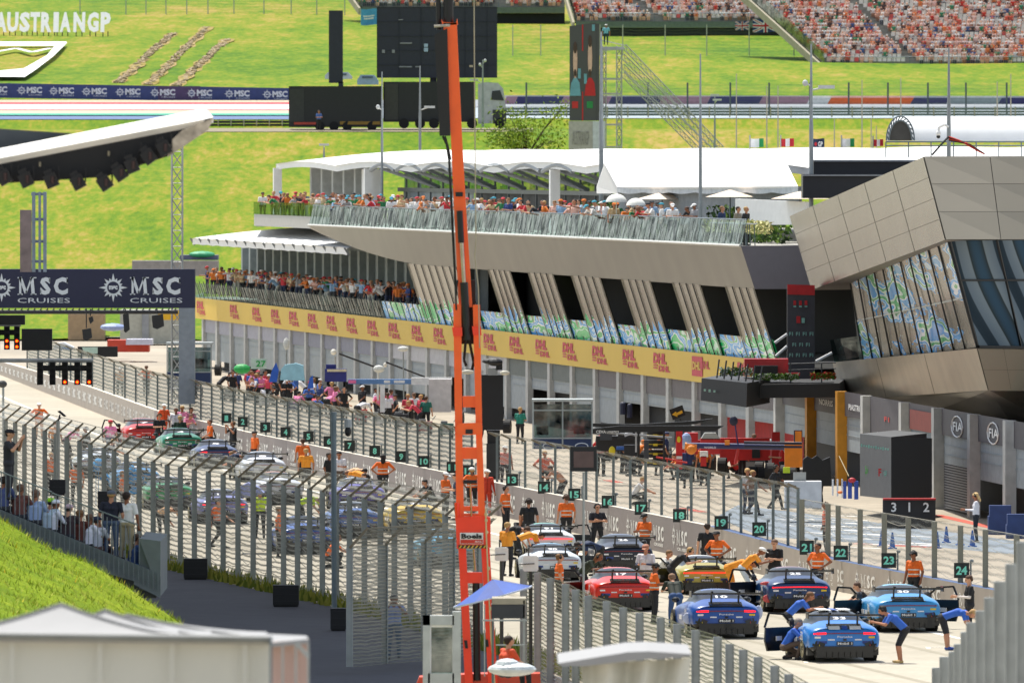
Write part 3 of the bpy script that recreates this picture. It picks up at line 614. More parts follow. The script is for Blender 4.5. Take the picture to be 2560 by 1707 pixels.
tag(mb.build('podium_board', [mat('#3a3b40', .6), mat('#b01a1e', .6), mat('#7fb0a4', .6)]), 'tall charcoal podium backdrop board with red header and rows of logos', 'board')
mb = MB(); mb.box(W(1915, 918, 494), (1.9, 1.6, .75)); mb.box(W(1915, 925, 493), (1.0, 1, .4), 0, 1); mb.box(W(1985, 935, 493), (.5, .5, .12)); tag(mb.build('red_display_car_stand', [mat('#c01c22', .35), mat('#180c0c', .5)]), 'red glossy display stand among the podium planters', 'display')
# black event cube and FIA garage items
mb = MB(); a = W(2150, 1240, 448); b_ = W(2228, 1083, 448)
mb.prism([W(2150, 1239, 449), W(2228, 1247, 442), W(2228, 1092, 442), W(2150, 1084, 449)], (1.6, 6, 0), 0)
mb.add([W(2228.4, 1247, 441.9), W(2330, 1242, 441.9), W(2330, 1095, 441.9), W(2228.4, 1092, 441.9)], [(0, 1, 2, 3)], 1)
for k in range(12): mb.box(W(2154+k*6, 1113+k*.9, 448-k*.6), (.06, .02, .07+.05*(k % 3 == 0)), 0, 2)
mb.text('Spielberg', W(2162, 1190, 447.2), (1, -.08, 0), (0.05, 0, 1), .32, .42, 3, .02); mb.text('F1', W(2196, 1190, 444), (1, -.08, 0), uz, .2, .3, 4, .04); mb.text('GP', W(2209, 1190, 443), (1, -.08, 0), uz, .14, .22, 2, .04)
tag(mb.build('event_cabin', [mat('#4a4b4d', .6), mat('#08090b', .6), mat('#7fb8a8', .6), mat('#58b848', .6), mat('#c32528', .6)]), 'grey and black cube cabin with small green logos beside the garages', 'cabin')
mb = MB(); a = W(2210, 1270, 432); mb.box((W(2275, 1255, 432).x, 433, .55), (2.0, .5, 1.1)); mb.box((W(2275, 1255, 432).x, 432.7, 1.12), (2.0, .6, .06), 0, 2)
for t, x in (('3', 2228), ('1', 2271), ('2', 2308)): mb.text(t, W(x, 1279, 432.6), (1, 0, 0), uz, None, .36, 1, .02)
tag(mb.build('parc_ferme_barrier', [mat('#1c1a1c', .5), WHITE, mat('#b3231f', .5)]), 'black barrier with red top and white numbers in the pit lane', 'barrier')
for (x, y, w, h) in ((2500, 1335, 60, 46), (2540, 1345, 50, 34)):
    p = G(x, y); s = F/p.y; mb = MB(); mb.box((p.x, p.y, h/s/2), (w/s, .8, h/s)); mb.box((p.x, p.y-.1, h/s+.2), (w/s*.9, .6, .4)); tag(mb.build('blue_seat_trolley', mat('#2c4274', .7)), 'dark blue covered trolley in the pit lane, the %s one' % ('taller' if w == 60 else 'lower'), 'trolley')
# ---------------------------------------------------------------- grandstands on the hill
def stand(nm, label, px0, px1, ybase, ytop, D0, lean_l, group=None, aisles=()):
    st = thing(nm, label, 'grandstand', (xat((px0+px1)/2, D0), D0, zat(ybase, D0)))
    s0 = F/D0; nrow = int((ybase-ytop)/8.2)+2; mbs = MB(); rowz = []
    for r in range(nrow):
        D = D0+r*.85; z = zat(ybase, D0)+.55+r*.40*1.0
        xa, xb = xat(px0-lean_l*r, D), xat(px1, D); rowz.append((D, z, xa, xb))
        mbs.box(((xa+xb)/2, D+.42, z-.5), (xb-xa, .85, 1.0))
    mbs.build('terrace_step', mat('#8a8982', .8), st)
    return st, rowz
crowd = MB(); CC = ['#e2dedb', '#ebe8e6', '#dc6450', '#cc3c30', '#e6844a', '#4a3c3c', '#d8a894', '#e8c4b8', '#4c6798', '#e6c6bf', '#3b8a64', '#ebe8e6', '#4c4140', '#ddd2cc', '#e8c4be', '#f0eeec']
SK = ['#d6a288', '#c48f74', '#dcb096', '#8a6048']
CN = len(CC)
def tiny(p, mb, mi):   # seated spectator, seen small: legs, torso, arms, head
    x, y, z = p; j = (rnd()-.5)*.16; w = .22+.05*rnd()
    vs = [(x-w, y-.1, z+.08), (x+w, y-.1, z+.08), (x+w*.9, y+.15, z+.1), (x-w*.9, y+.15, z+.1), (x-w*1.05+j, y-.12, z+.58), (x+w*1.05+j, y-.12, z+.6), (x+w*.8+j, y+.1, z+.62), (x-w*.8+j, y+.1, z+.6)]
    mb.add(vs, [(0, 1, 5, 4), (1, 2, 6, 5), (2, 3, 7, 6), (3, 0, 4, 7), (4, 5, 6, 7)], mi)
    mb.ell((x+j*1.4, y-.05, z+.78), (.11, .12, .14), 6, 4, CN+int(rnd()*4))
    sk = CN+int(rnd()*4) if rnd() < .55 else CN+4
    for sgn in (-1, 1):
        k = x+sgn*.1; mb.add([(k-.08, y-.1, z+.16), (k+.08, y-.1, z+.16), (k+.08, y-.5, z+.14), (k-.08, y-.5, z+.14), (k-.07, y-.45, z-.3), (k+.07, y-.45, z-.3)], [(0, 1, 2, 3), (3, 2, 5, 4)], sk)
        mb.add([(x+sgn*w, y-.12, z+.5), (x+sgn*(w+.08), y-.1, z+.3), (x+sgn*.1, y-.42, z+.26), (x+sgn*.12, y-.42, z+.32)], [(0, 1, 2, 3)], CN+int(rnd()*4))
    if rnd() < .35: mb.ell((x+j*1.4, y-.03, z+.86), (.12, .16, .07), 6, 3, int(rnd()*CN))
seats_left = 100
seat_bm = [mat('#d0ccc4', .6), mat('#c8605c', .6)]
def seat_geo(mb, x, D, z, mi): mb.box((x, D+.05, z+.05), (.42, .4, .05), 0, mi); mb.box((x, D+.25, z+.28), (.42, .05, .42), 0, mi)
proto_seat = None
for (nm, lab, px0, px1, yb, yt, D0, ll, dens, aisles) in (
    ('grandstand', 'large right hand grandstand packed with spectators above the grass', 2065, 2900, 168, -40, 1225, 10, .7, [(2282, -9.0), (2640, 0)]),
    ('grandstand', 'middle grandstand packed with spectators behind the two hung flags', 1440, 2060, 58, -60, 1310, 2.5, .9, [(1640, -11)]),
    ('grandstand', 'far left grandstand section above and behind the big black screen', 905, 1412, 22, -60, 1350, 6, .8, [(1250, 0)])):
    st, rz = stand(nm, lab, px0, px1, yb, yt, D0, ll)
    mbs = MB()
    for r, (D, z, xa, xb) in enumerate(rz):
        if zat(-60, D) < z: break
        x = xa+.3
        while x < min(xb, xat(2620, D))-.3:
            px = 1280+x*F/D
            ais = any(abs(px-(ax+sl*r)) < 14 for ax, sl in aisles)
            if not ais:
                red = rnd() < .12
                if r < 3 and seats_left > 0 and D0 == 1225:
                    seats_left -= 1
                    if proto_seat is None:
                        q = MB(); seat_geo(q, 0, 0, 0, 0); pm = q.build('stadium_seat', seat_bm[0], st, shift=False); pm.location = Vector((x, D, z))-st.location; proto_seat = pm
                        qr = MB(); seat_geo(qr, 0, 0, 0, 0); tmp = qr.build('stadium_seat', seat_bm[1], st, shift=False); tmp.location = Vector((x, D, z+.001))-st.location; proto_red = tmp
                    else:
                        c = (proto_red if red else proto_seat).copy(); COL.objects.link(c); c.parent = st; c.location = Vector((x, D, z))-st.location
                else: seat_geo(mbs, x, D, z, 1 if red else 0)
                d = dens*(.25 if r < 2 and D0 == 1225 and px < 2400 else 1)*(.75+.5*math.sin(x*.35+r*.8)*math.sin(r*.5+px*.01))
                if rnd() < d+.12: tiny((x+(rnd()-.5)*.1, D+.02, z+.05), crowd, int(rnd()*CN))
            x += .5
    o = mbs.build('seating', seat_bm, st); o['kind'] = 'stuff'
    mb = MB(); a = rz[0]
    for k in range(int((a[3]-a[2])/1.8)): mb.tube((a[2]+k*1.8, a[0]-.5, a[1]-.6), (a[2]+k*1.8, a[0]-.5, a[1]+.55), .035, n=4)
    mb.tube((a[2], a[0]-.5, a[1]+.55), (a[3], a[0]-.5, a[1]+.55), .03, n=4); mb.build('railing', STEEL, st)
    # stepped concrete side wall with glass
    mb = MB(); L = rz[0]; T = rz[-1]
    mb.prism([(L[2]-.4, L[0]-1, L[1]-1.3), (L[2]-.4, L[0]-1, L[1]-.5), (T[2]-.4, T[0], T[1]-.4), (T[2]-.4, T[0], T[1]-1.3)], (.25, 0, 0)); mb.build('side_wall', mat('#a29a86', .85), st)
    mb = MB(); mb.add([(L[2]-.2, L[0]-.6, L[1]-.3), (T[2]-.3, T[0], T[1]-.1), (T[2]-.3, T[0], T[1]+1.2), (L[2]-.2, L[0]-.6, L[1]+1.0)], [(0, 1, 2, 3)]); mb.build('side_glass', RAIL, st)
    if D0 > 1230:
        mb = MB(); mb.box(((L[2]+L[3])/2, L[0]-.6, L[1]-.75), (L[3]-L[2], .3, .7)); mb.build('concrete_edge', mat('#5f6d64', .8), st)
        mb = MB(); mb.box(((L[2]+L[3])/2, L[0]+.2, L[1]-1.9), (L[3]-L[2], .3, 1.6)); mb.build('dark_undercroft', mat('#151a18', .8), st)
o = crowd.build('crowd', [mat(c, .8, var=.05) for c in CC]+[mat(c, .6, var=.03) for c in SK]+[mat('#3a3f4d', .8)])
o['kind'] = 'stuff'; o['label'] = 'dense crowd of small seated spectators filling the far grandstands'
mb = MB()
def flag(px0, px1, y0, y1, D, kind, name, label, cat='flag', group=None, pole=False):
    a = W(px0, y1, D); c = W(px1, y0, D); w = c.x-a.x; h = c.z-a.z; mb = MB()
    def P(u, v, e=0): return Vector((a.x+w*u, D-e-.08*math.sin(u*7), a.z+h*v-.03*h*math.sin(u*5)))
    def band(u0, u1, v0, v1, mi, e=0):
        n_ = max(2, int(10*(u1-u0)))
        mb.grid(lambda s_, t_: P(u0+(u1-u0)*s_, v0+(v1-v0)*t_, e), n_, 1, mi)
    if kind == 'v3': band(0, 1/3, 0, 1, 0); band(1/3, 2/3, 0, 1, 1); band(2/3, 1, 0, 1, 2)
    if kind == 'uk':
        band(0, 1, 0, 1, 0)
        for (p, q, wd, mi, e) in (((0, 0), (1, 1), .11, 1, .01), ((0, 1), (1, 0), .11, 1, .01), ((0, 0), (1, 1), .04, 2, .02), ((0, 1), (1, 0), .04, 2, .02)):
            for k in range(10):
                u0, u1 = k/10, (k+1)/10; v0 = p[1]+(q[1]-p[1])*u0; v1 = p[1]+(q[1]-p[1])*u1
                cl = lambda t: max(0, min(1, t))
                mb.add([P(u0, cl(v0-wd), e), P(u1, cl(v1-wd), e), P(u1, cl(v1+wd), e), P(u0, cl(v0+wd), e)], [(0, 1, 2, 3)], mi)
        band(0, 1, .36, .64, 1, .03); band(.42, .58, 0, 1, 1, .03); band(0, 1, .42, .58, 2, .04); band(.46, .54, 0, 1, 2, .04)
    if kind == 'navy': band(0, 1, 0, 1, 0); mb.text('GP', P(.45, .25, .03), (1, 0, 0), uz, w*.4, h*.5, 1, .03); mb.ell(P(.25, .5, .03), (w*.12, .02, h*.2), 8, 4, 2)
    if kind == 'blue': band(0, 1, 0, 1, 0); band(.15, .85, .52, .6, 1, .03); band(.2, .8, .36, .46, 1, .03)
    if pole: mb.tube((a.x-.03, D, a.z-1.2), (a.x-.03, D, c.z+.2), .04, mi=3)
    cols = {'v3g': 0}
    return mb, (name, label, cat, group)
def fin(t, mats): mb, (n_, l_, c_, g_) = t; return tag(mb.build(n_, mats), l_, c_, g_)
navy, wht, redm, grn = mat('#1f2f62', .8), mat('#dcdcdc', .8), mat('#b3202a', .8), mat('#1f8a4a', .8)
fin(flag(1882, 1946, 48, 81, 1302, 'uk', 'union_flag', 'large blue white and red cross flag hung below the middle grandstand'), [navy, wht, redm])
fin(flag(1838, 1873, 54, 76, 1303, 'uk', 'union_flag', 'smaller blue white and red cross flag hung just left of the large one'), [navy, wht, redm])
fin(flag(902, 942, 23, 63, 1340, 'blue', 'fan_banner', 'light blue fan banner with white writing hung left of the big screen', 'banner'), [mat('#4f9ac8', .8), wht])
pm_ = mat('#9a9a92', .6)
for (a, b_, y0, y1, k, la) in ((1876, 1909, 347, 369, 0, 'green white and pale tricolour flag, leftmost of the row on the pavilion roof'), (1953, 1985, 347, 367, 1, 'red white red flag just left of the tall lamp pole'), (2032, 2061, 347, 373, 2, 'navy flag with white letters beside the tall lamp pole'), (2105, 2136, 347, 368, 0, 'green and white flag between the navy flag and the right red white red flag'), (2184, 2208, 349, 366, 1, 'red white red flag at the foot of the silver arched canopy')):
    ms = ([wht, mat('#d8dcd8', .8), grn, pm_], [redm, wht, redm, pm_], [mat('#232f48', .8), wht, redm, pm_])[k]
    fin(flag(a, b_, y0, y1, 640, 'navy' if k == 2 else 'v3', 'flag', la, 'flag', None, True), ms)
# ---------------------------------------------------------------- pit wall, boards, debris fences
def Dw(px, fn=wallx, lo=150, hi=865):   # distance at which a ground line crosses a photo column
    best = None
    for i in range(60):
        m_ = (lo+hi)/2
        if fn(m_) > xat(px, m_): lo = m_
        else: hi = m_
    return (lo+hi)/2
def bx(mb, x0, y0, x1, y1, D, dep=.2, mi=0):
    a, c = W(x0, y1, D), W(x1, y0, D); return mb.box(((a.x+c.x)/2, D+dep/2, (a.z+c.z)/2), (abs(c.x-a.x), dep, abs(c.z-a.z)), 0, mi)
PW = thing('pit_wall', 'long grey concrete pit wall with white lettering beside the starting grid', 'wall', (wallx(400), 400, 0))
wallm = mat('#a1978c', .75, var=.08, scale=1.); wallp = mat('#857c79', .7, var=.06, scale=.5)
mb = MB(); dd = [330, 345, 370, 396, 440, 480, 529, 579, 640, 700, 745, 800, 865]
def wh(D): return 1.0 if D < 395 else 1.28 if D < 640 else max(.75, 1.28-(D-640)*.004)
for a, c in zip(dd, dd[1:]):
    xa, xc = wallx(a), wallx(c); ha, hc = (wh(a+.1), wh(c-.1)); mi = 0 if a < 395 else (1 if a < 560 else 0)
    mb.add([(xa, a, 0), (xc, c, 0), (xc, c, hc), (xa, a, ha), (xa+.35, a, 0), (xc+.35, c, 0), (xc+.35, c, hc), (xa+.35, a, ha)], [(0, 1, 2, 3), (4, 5, 6, 7), (0, 3, 7, 4), (1, 2, 6, 5)], mi)
    mb.add([(xa, a, ha+.002), (xc, c, hc+.002), (xc+.35, c, hc+.002), (xa+.35, a, ha+.002)], [(0, 1, 2, 3)], 2 if a >= 395 else 3)
mb.build('concrete_barrier', [wallm, wallp, mat('#cfc8ba', .8), mat('#3c5580', .7)], PW)
mb = MB(); D = 336.; k = 0
while D < 790:
    L = 4.3; a = Vector((wallx(D+L*.9), D+L*.9, 0)); c = Vector((wallx(D), D, 0)); u = (c-a).normalized(); h = wh(D); o = a+Vector((-.012, 0, h*.3))
    if D < 620: serifs(mb, o+u*1.15, u, uz, 2.5, h*.42, 0)
    else: mb.text('MSC', o+u*1.1, u, uz, 2.4, h*.42, 0, .05)
    star(mb, o+u*.5+uz*h*.22, u, uz, h*.36, 0, 1)
    if D < 560: mb.text('CRUISES', o+u*1.3-uz*h*.15, u, uz, 2.1, h*.09, 0, .03)
    D += 5.35
mb.build('wall_lettering', [mat('#e6e4de', .7), wallp], PW)
NX = [(566, 1045), (607, 1054), (663, 1068), (714, 1080), (771, 1091), (822, 1103), (874, 1114), (937, 1127), (1003, 1141), (1060, 1153), (1131, 1168), (1172, 1177), (1280, 1199), (1360, 1218), (1436, 1236), (1520, 1254), (1603, 1270), (1699, 1288), (1803, 1306), (1898, 1322), (2017, 1368), (2102, 1381), (2222, 1400), (2404, 1425)]
blk = mat('#16211f', .5); mint = mat('#7fe0c8', .5, var=0)
for i, (x, y) in enumerate(NX):
    D = Dw(x); s = F/D; w = .47; c = W(x, y, D); t = thing('grid_number_board', 'black grid board reading %d in mint on the pit wall' % (i+1), 'number board', (c.x, D, c.z-w/2), 'numbered grid boards')
    mb = MB(); mb.box(c, (w, .06, w)); mb.text(str(i+1), c+Vector((-w*(.36 if i > 8 else .18), -.035, -w*.28)), (1, 0, 0), uz, w*(.72 if i > 8 else .36), w*.56, 1, .035); mb.build('number_panel', [blk, mint], t)
    mb = MB(); mb.tube((c.x+w*.6, D+.05, wh(D)), (c.x+w*.6, D+.05, c.z+w*.5), .03, n=6); mb.tube((c.x+w*.6, D+.05, c.z), (c.x+w*.4, D+.03, c.z), .02, n=5); mb.ell((c.x+w*.66, D, c.z+w*.6), (.07, .09, .06), 6, 4); mb.build('bracket', STEEL, t)
def meshmat(name, col, alpha, sx=14., rough=.5):
    m, n, l, b = nodemat(name); out = n['Material Output']; b.inputs['Base Color'].default_value = (*lin(col), 1); b.inputs['Metallic'].default_value = .3
    tc = n.new('ShaderNodeTexCoord').outputs['Object']
    t = n.new('ShaderNodeBsdfTransparent'); mx = n.new('ShaderNodeMixShader')
    w = n.new('ShaderNodeTexWave'); w.bands_direction = 'Z'; w.inputs['Scale'].default_value = sx/6.28; w.inputs['Distortion'].default_value = 2.4; w.inputs['Detail'].default_value = 1; w.inputs['Detail Scale'].default_value = .5; l.new(tc, w.inputs[0])
    mr = n.new('ShaderNodeMapRange'); mr.inputs[1].default_value = .45; mr.inputs[2].default_value = .95; mr.inputs[3].default_value = alpha*.45; mr.inputs[4].default_value = alpha*1.9
    l.new(w.outputs['Fac'], mr.inputs[0]); l.new(mr.outputs[0], mx.inputs[0]); l.new(t.outputs[0], mx.inputs[1]); l.new(b.outputs[0], mx.inputs[2]); l.new(mx.outputs[0], out.inputs[0]); return m
MESH = meshmat('wire_mesh', '#7c7d74', .42, 12.); MESHD = meshmat('wire_mesh_dense', '#85867d', .5, 20.); MESHL = meshmat('wire_mesh_light', '#8b8f8c', .26, 9.); MESHP = meshmat('pit_mesh', '#7c807a', .95, 10.)
def fence(nm, label, pts, zt, z0, arm=None, pw=.16, mesh=MESH, cable=.3, sag=.05, post=GALV, armlen=(.62, 0, .5), grp=None, cw=.010, cabm=None):
    """pts: list of ground points of posts"""
    f = thing(nm, label, 'fence', tuple(pts[0]), grp)
    for p in pts:
        mb = MB(); z = z0(p) if callable(z0) else z0; t = zt(p) if callable(zt) else zt
        w = pw
        mb.box((p.x, p.y, (z+t)/2), (w, .05, t-z)); mb.box((p.x-w/2, p.y, (z+t)/2), (.02, w*.9, t-z)); mb.box((p.x+w/2, p.y, (z+t)/2), (.02, w*.9, t-z))
        if arm: mb.beam((p.x, p.y, t-.03), (p.x+armlen[0], p.y+armlen[1], t+armlen[2]), w*.75, .07, 1)
        mb.build('post', [post, mat('#7b705c', .6)], f)
    mm = MB(); mc = MB()
    for a, b_ in zip(pts, pts[1:]):
        za = z0(a) if callable(z0) else z0; zb = z0(b_) if callable(z0) else z0; ta = zt(a) if callable(zt) else zt; tb = zt(b_) if callable(zt) else zt
        off = Vector((0.07, 0, 0)); mm.add([a+off+uz*za, b_+off+uz*zb, b_+off+uz*tb, a+off+uz*ta], [(0, 1, 2, 3)])
        if arm: ar = Vector(armlen); mm.add([a+off+uz*ta, b_+off+uz*tb, b_+off+uz*tb+ar, a+off+uz*ta+ar], [(0, 1, 2, 3)])
        n_ = int((ta-za)/cable)
        for k in range(n_+1):
            h = k/max(1, n_); p0, p1 = a+off+uz*(za+(ta-za)*h), b_+off+uz*(zb+(tb-zb)*h); q = (p0+p1)/2-uz*sag*(0 if k in (0, n_) else 1)*(.5+rnd())
            mc.tube(p0, q, cw, n=3, cap=False); mc.tube(q, p1, cw, n=3, cap=False)
        if arm:
            for h in (.33, .66, 1): mc.tube(a+off+uz*ta+ar*h, b_+off+uz*tb+ar*h, cw, n=3, cap=False)
    mm.build('wire_mesh', mesh, f); mc.build('cables', cabm or mat('#78776e', .5, .3), f); return f
def fp(px, fn=fencex, lo=290, hi=560): D = Dw(px, fn, lo, hi); return Vector((fn(D), D, 0))
LX = [-40, -14, 14, 38, 61, 85, 112, 140, 167, 199, 226, 260, 285, 316, 348, 383, 418, 451, 486, 521, 558, 595, 633, 673, 709, 744, 774, 806, 841, 874, 911, 951, 986, 1026, 1072, 1113, 1160, 1200]
fence('debris_fence', 'long grey debris fence with bent tops running along the left of the grid', [fp(x) for x in LX], 3.5, 0, True, sag=.13, cable=.26, cw=.013)
fence('debris_fence', 'taller wire fence panel with two angled arms left of the orange crane', [W(x, 1680, d)*1 - uz*W(x, 1680, d).z for x, d in ((874, 309), (962, 311), (1060, 313), (1130, 315), (1190, 317))], 3.5, .25, True, mesh=MESHD, cable=.16, sag=.06, armlen=(.5, 0, .52))
CP = [(1309, 1421), (1344, 1430), (1376, 1445), (1414, 1459), (1439, 1473), (1471, 1488), (1517, 1502), (1558, 1518), (1599, 1531), (1652, 1543), (1693, 1559), (1739, 1574), (1794, 1591), (1824, 1609), (1858, 1623), (1895, 1641), (1937, 1663), (1972, 1684), (2010, 1705)]
def cp(x, y): D = F*10.5/(y-400); return Vector((xat(x, D), D, 0))
fence('debris_fence', 'near fence of wide grey posts stepping down to the right in front of the cars', [cp(*p) for p in CP], 3.5, 0, False, pw=.17, mesh=MESHD, cable=.14, sag=.05, post=mat('#a2a7a8', .6, .1))
# steel sheet screen at the right edge
SS = thing('steel_screen', 'stepped screen of pale grey steel uprights at the right edge', 'fence', (9, 200, 0))
st_ = [(2330, 1668), (2349, 1641), (2372, 1628), (2385, 1609), (2402, 1579), (2416, 1555), (2439, 1526), (2461, 1493), (2485, 1453), (2514, 1409), (2542, 1354), (2575, 1300)]
for i in range(11):
    D = 232-8*i; mb = MB(); x1 = st_[i+1][0]+3; bx(mb, st_[i][0], st_[i][1], x1, 2200, D, .1); bx(mb, st_[i][0], st_[i][1]+2, st_[i][0]+5, 2200, D-.15, .15, 1); mb.build('upright', [mat('#a9ada9', .6, .05), mat('#8b8f8c', .6)], SS)
# pit wall debris fence (two runs)
def pwp(px): D = Dw(px); return Vector((wallx(D)+.2, D, 0))
fence('pit_fence', 'grey wire fence standing on the far part of the pit wall', [pwp(x) for x in range(60, 1190, 27)], 3.05, wh_ := (lambda p: wh(p.y)), True, pw=.07, mesh=MESHP, cable=.35, armlen=(-.3, 0, .18), post=mat('#5f6a6c', .5), cw=.008)
fence('pit_fence', 'grey wire fence standing on the near part of the pit wall with open gates', [pwp(x) for x in (1230, 1262, 1300, 1338, 1375, 1414, 1452, 1478, 1520, 1562, 1600, 1640, 1680, 1714, 1757, 1795, 1838, 1875, 1918, 1955, 1980)], 3.1, wh_, True, pw=.08, mesh=MESHL, cable=.45, armlen=(-.35, 0, .15), post=mat('#6b7678', .5), cw=.009)
fence('pit_fence', 'low netting fence with broad wrapped posts and white top cable on the right', [pwp(x) for x in (1990, 2055, 2080, 2135, 2195, 2255, 2320, 2385, 2447, 2525, 2600)], 2.75, wh_, False, pw=.15, mesh=MESHL, cable=.22, sag=.14, post=mat('#97978a', .7, .1, bump=.5, scale=40), cw=.010, cabm=mat('#c9c7bc', .5))
# ---------------------------------------------------------------- overhead gantry
D = 560; GA = thing('start_gantry', 'navy gantry banner with white sun emblems and large white lettering over the track', 'gantry', (xat(467, D), D, 0))
NAVY = mat('#1d2340', .6, var=.03); CREAM = mat('#cdd6dc', .6, var=.02)
mb = MB(); bx(mb, -260, 673, 487, 770, D, 1.2); s = F/D; X = Vector((1, 0, 0))
for x0, cx in ((-251, -291), (44, 4), (325, 283)):
    serifs(mb, W(x0, 737, D-.02), X, uz, 131/s, 44/s, 1); mb.text('CRUISES', W(x0, 757, D-.02), X, uz, 131/s, 12/s, 1, .0); star(mb, W(cx, 719, D-.02), X, uz, 36/s, 1, 0)
mb.build('banner', [NAVY, CREAM], GA)
mb = MB(); bx(mb, 447, 770, 487, 1010, D, .8); mb.build('support_column', mat('#7f8a93', .6), GA)
mb = MB(); mb.tube(W(-100, 780, D-1), W(445, 780, D-1), .1, mi=0)
for k in range(28): mb.tube(W(k*16, 780, D-1), W(k*16+8, 771, D-1), .03, n=4)
mb.build('truss_beam', mat('#2b2d30', .5, .3), GA)
def truss(mb, p, q, w, r, step, up=Vector((0, 1, 0))):
    p, q = Vector(p), Vector(q); d = (q-p); L = d.length; d.normalize(); a = d.cross(up).normalized()*w/2; b_ = d.cross(a).normalized()*w/2
    cs = [a+b_, a-b_, -a-b_, -a+b_]; n_ = max(1, int(L/step))
    for c in cs: mb.tube(p+c, q+c, r, n=5)
    for k in range(n_):
        t0, t1 = p+d*L*k/n_, p+d*L*(k+1)/n_
        for i in range(4):
            c0, c1 = cs[i], cs[(i+1) % 4]; mb.tube(t0+c0, t1+c1 if k % 2 else t1+c1, r*.55, n=4); mb.tube(t0+c0, t0+c1, r*.5, n=4)
ALU = mat('#a9abaa', .35, .6)
mb = MB(); truss(mb, W(443, 1010, 562.5), W(443, 340, 562.5), .52, .045, .75); tag(mb.build('truss_tower', ALU), 'tall aluminium lattice tower rising behind the navy gantry banner', 'truss tower')
mb = MB(); bx(mb, 50, 525, 79, 680, 552, .15); tag(mb.build('narrow_screen', [mat('#776a6a', .5, var=.35, scale=1.5)]), 'narrow grey and red upright screen beside the steel tower', 'screen')
mb = MB(); 
for x in (84, 100, 112): bx(mb, x-4, 480, x+4 if x != 100 else x+2, 680, 553, .3)
for y in (482, 545, 600, 650): bx(mb, 78, y, 116, y+7, 553.1, .2)
tag(mb.build('steel_tower', mat('#7d8d9c', .5, .2)), 'blue grey steel tower standing above the navy banner on the left', 'tower')
# start lights
LIT = mat('#ff2808', .4, emit=1.1, var=0); LITY = mat('#ff9a10', .4, emit=1.3, var=0)
def lights(cols, y0, y1, D, lit, label, pipe, w=15):
    t = thing('start_lights', label, 'start lights', tuple(W(cols[len(cols)//2], y1, D)))
    mb = MB(); mb.tube(W(-150, pipe, D+.3), W(cols[-1]+10, pipe, D+.3), .07, n=8, mi=0); mb.build('support_pipe', mat('#b7bab8', .4, .2), t)
    for i, c in enumerate(cols):
        mb = MB(); bx(mb, c-w/2, y0, c+w/2, y1, D, .25)
        for k in range(4):
            yy = y0+(y1-y0)*(k+.5)/4; mb.tube(W(c, yy, D), W(c, yy, D-.12), .075, n=10, mi=1, cap=False)
            mb.tube(W(c, yy, D-.02), W(c, yy, D-.03), .062 if (i, k) in lit else .06, n=12, mi=3 if (i, k) in lit else 1)
            if (i, k) in lit: mb.tube(W(c, yy, D-.045), W(c, yy, D-.05), .038, n=12, mi=4)
        mb.build('light_column', [DARK, mat('#0a0a0a', .6), DARK, LIT, LITY], t)
    mb = MB(); bx(mb, cols[0], y0+8, cols[-1], y0+22, D+.2, .08); mb.build('back_plate', DARK, t)
lights([100, 131, 162, 193, 223], 905, 962, 400, {(2, 3), (3, 3), (4, 3)}, 'row of five black start lights, three glowing orange red at the bottom', 901)
lights([-33, -8, 17, 42], 816, 874, 410, {(k, j) for k in range(4) for j in (2, 3)}, 'cluster of black signal lights with pairs glowing red at the left edge', 811, 14)
mb = MB(); bx(mb, 54, 822, 130, 876, 408, .3); bx(mb, -40, 788, 62, 812, 408, .3); tag(mb.build('signal_box', DARK), 'black rectangular signal panel beside the lit red lights', 'signal box')
# pipe extension and hanging floodlights
for i, (x, y, w, h) in enumerate(((393, 785, 28, 38), (314, 782, 14, 50), (226, 790, 10, 20), (216, 820, 22, 32))):
    mb = MB(); mb.prism([W(x-w/2, y+4, 550), W(x+w/2, y, 550), W(x+w/2+3, y+h-8, 550), W(x, y+h, 550), W(x-w/2+3, y+h-4, 550)], (0, .4, 0)); mb.tube(W(x, y, 550.2), W(x, 772, 550.2), .03, n=5)
    tag(mb.build('hanging_floodlight', DARK), ['largest black floodlight hanging under the right end of the banner', 'slim black floodlight hanging under the second emblem', 'small black lamp hanging under the banner', 'black speaker hanging low above the far track'][i], 'floodlight', 'lamps under the gantry')
# ---------------------------------------------------------------- roof with spotlights, top left
RD = 200; RF = thing('stadium_roof', 'dark cantilevered roof with white edge and black spotlights at the upper left', 'roof', tuple(W(300, 440, RD)))
mb = MB(); P = [W(-300, 430, RD+5), W(513, 271, RD+5), W(533, 293, RD+1), W(509, 299, RD), W(-300, 453, RD)]; mb.prism(P, (0, .1, -.1)); mb.build('white_fascia', mat('#f0eee6', .6, var=.03), RF)
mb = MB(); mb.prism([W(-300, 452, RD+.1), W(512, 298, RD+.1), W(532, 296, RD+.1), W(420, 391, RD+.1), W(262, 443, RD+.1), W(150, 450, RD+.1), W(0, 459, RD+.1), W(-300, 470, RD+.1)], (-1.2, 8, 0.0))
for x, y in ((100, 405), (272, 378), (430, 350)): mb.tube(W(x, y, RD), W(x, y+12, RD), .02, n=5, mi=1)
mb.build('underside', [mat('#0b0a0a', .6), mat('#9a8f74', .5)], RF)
mb = MB(); mb.add([W(533, 295, RD-.02), W(521, 325, RD-.02), W(418, 394, RD-.02), W(428, 352, RD-.02), W(455, 326, RD-.02)], [(0, 1, 2, 3, 4)]); mb.build('end_cap', mat('#b5a898', .2, .7, var=.35, scale=6), RF)
mb = MB(); mb.prism([W(-300, 300, RD+6), W(0, 322, RD+6), W(182, 334, RD+6), W(0, 372, RD+6), W(-300, 430, RD+6)], (0, .4, 0)); mb.build('upper_deck', mat('#4a4f52', .6), RF)
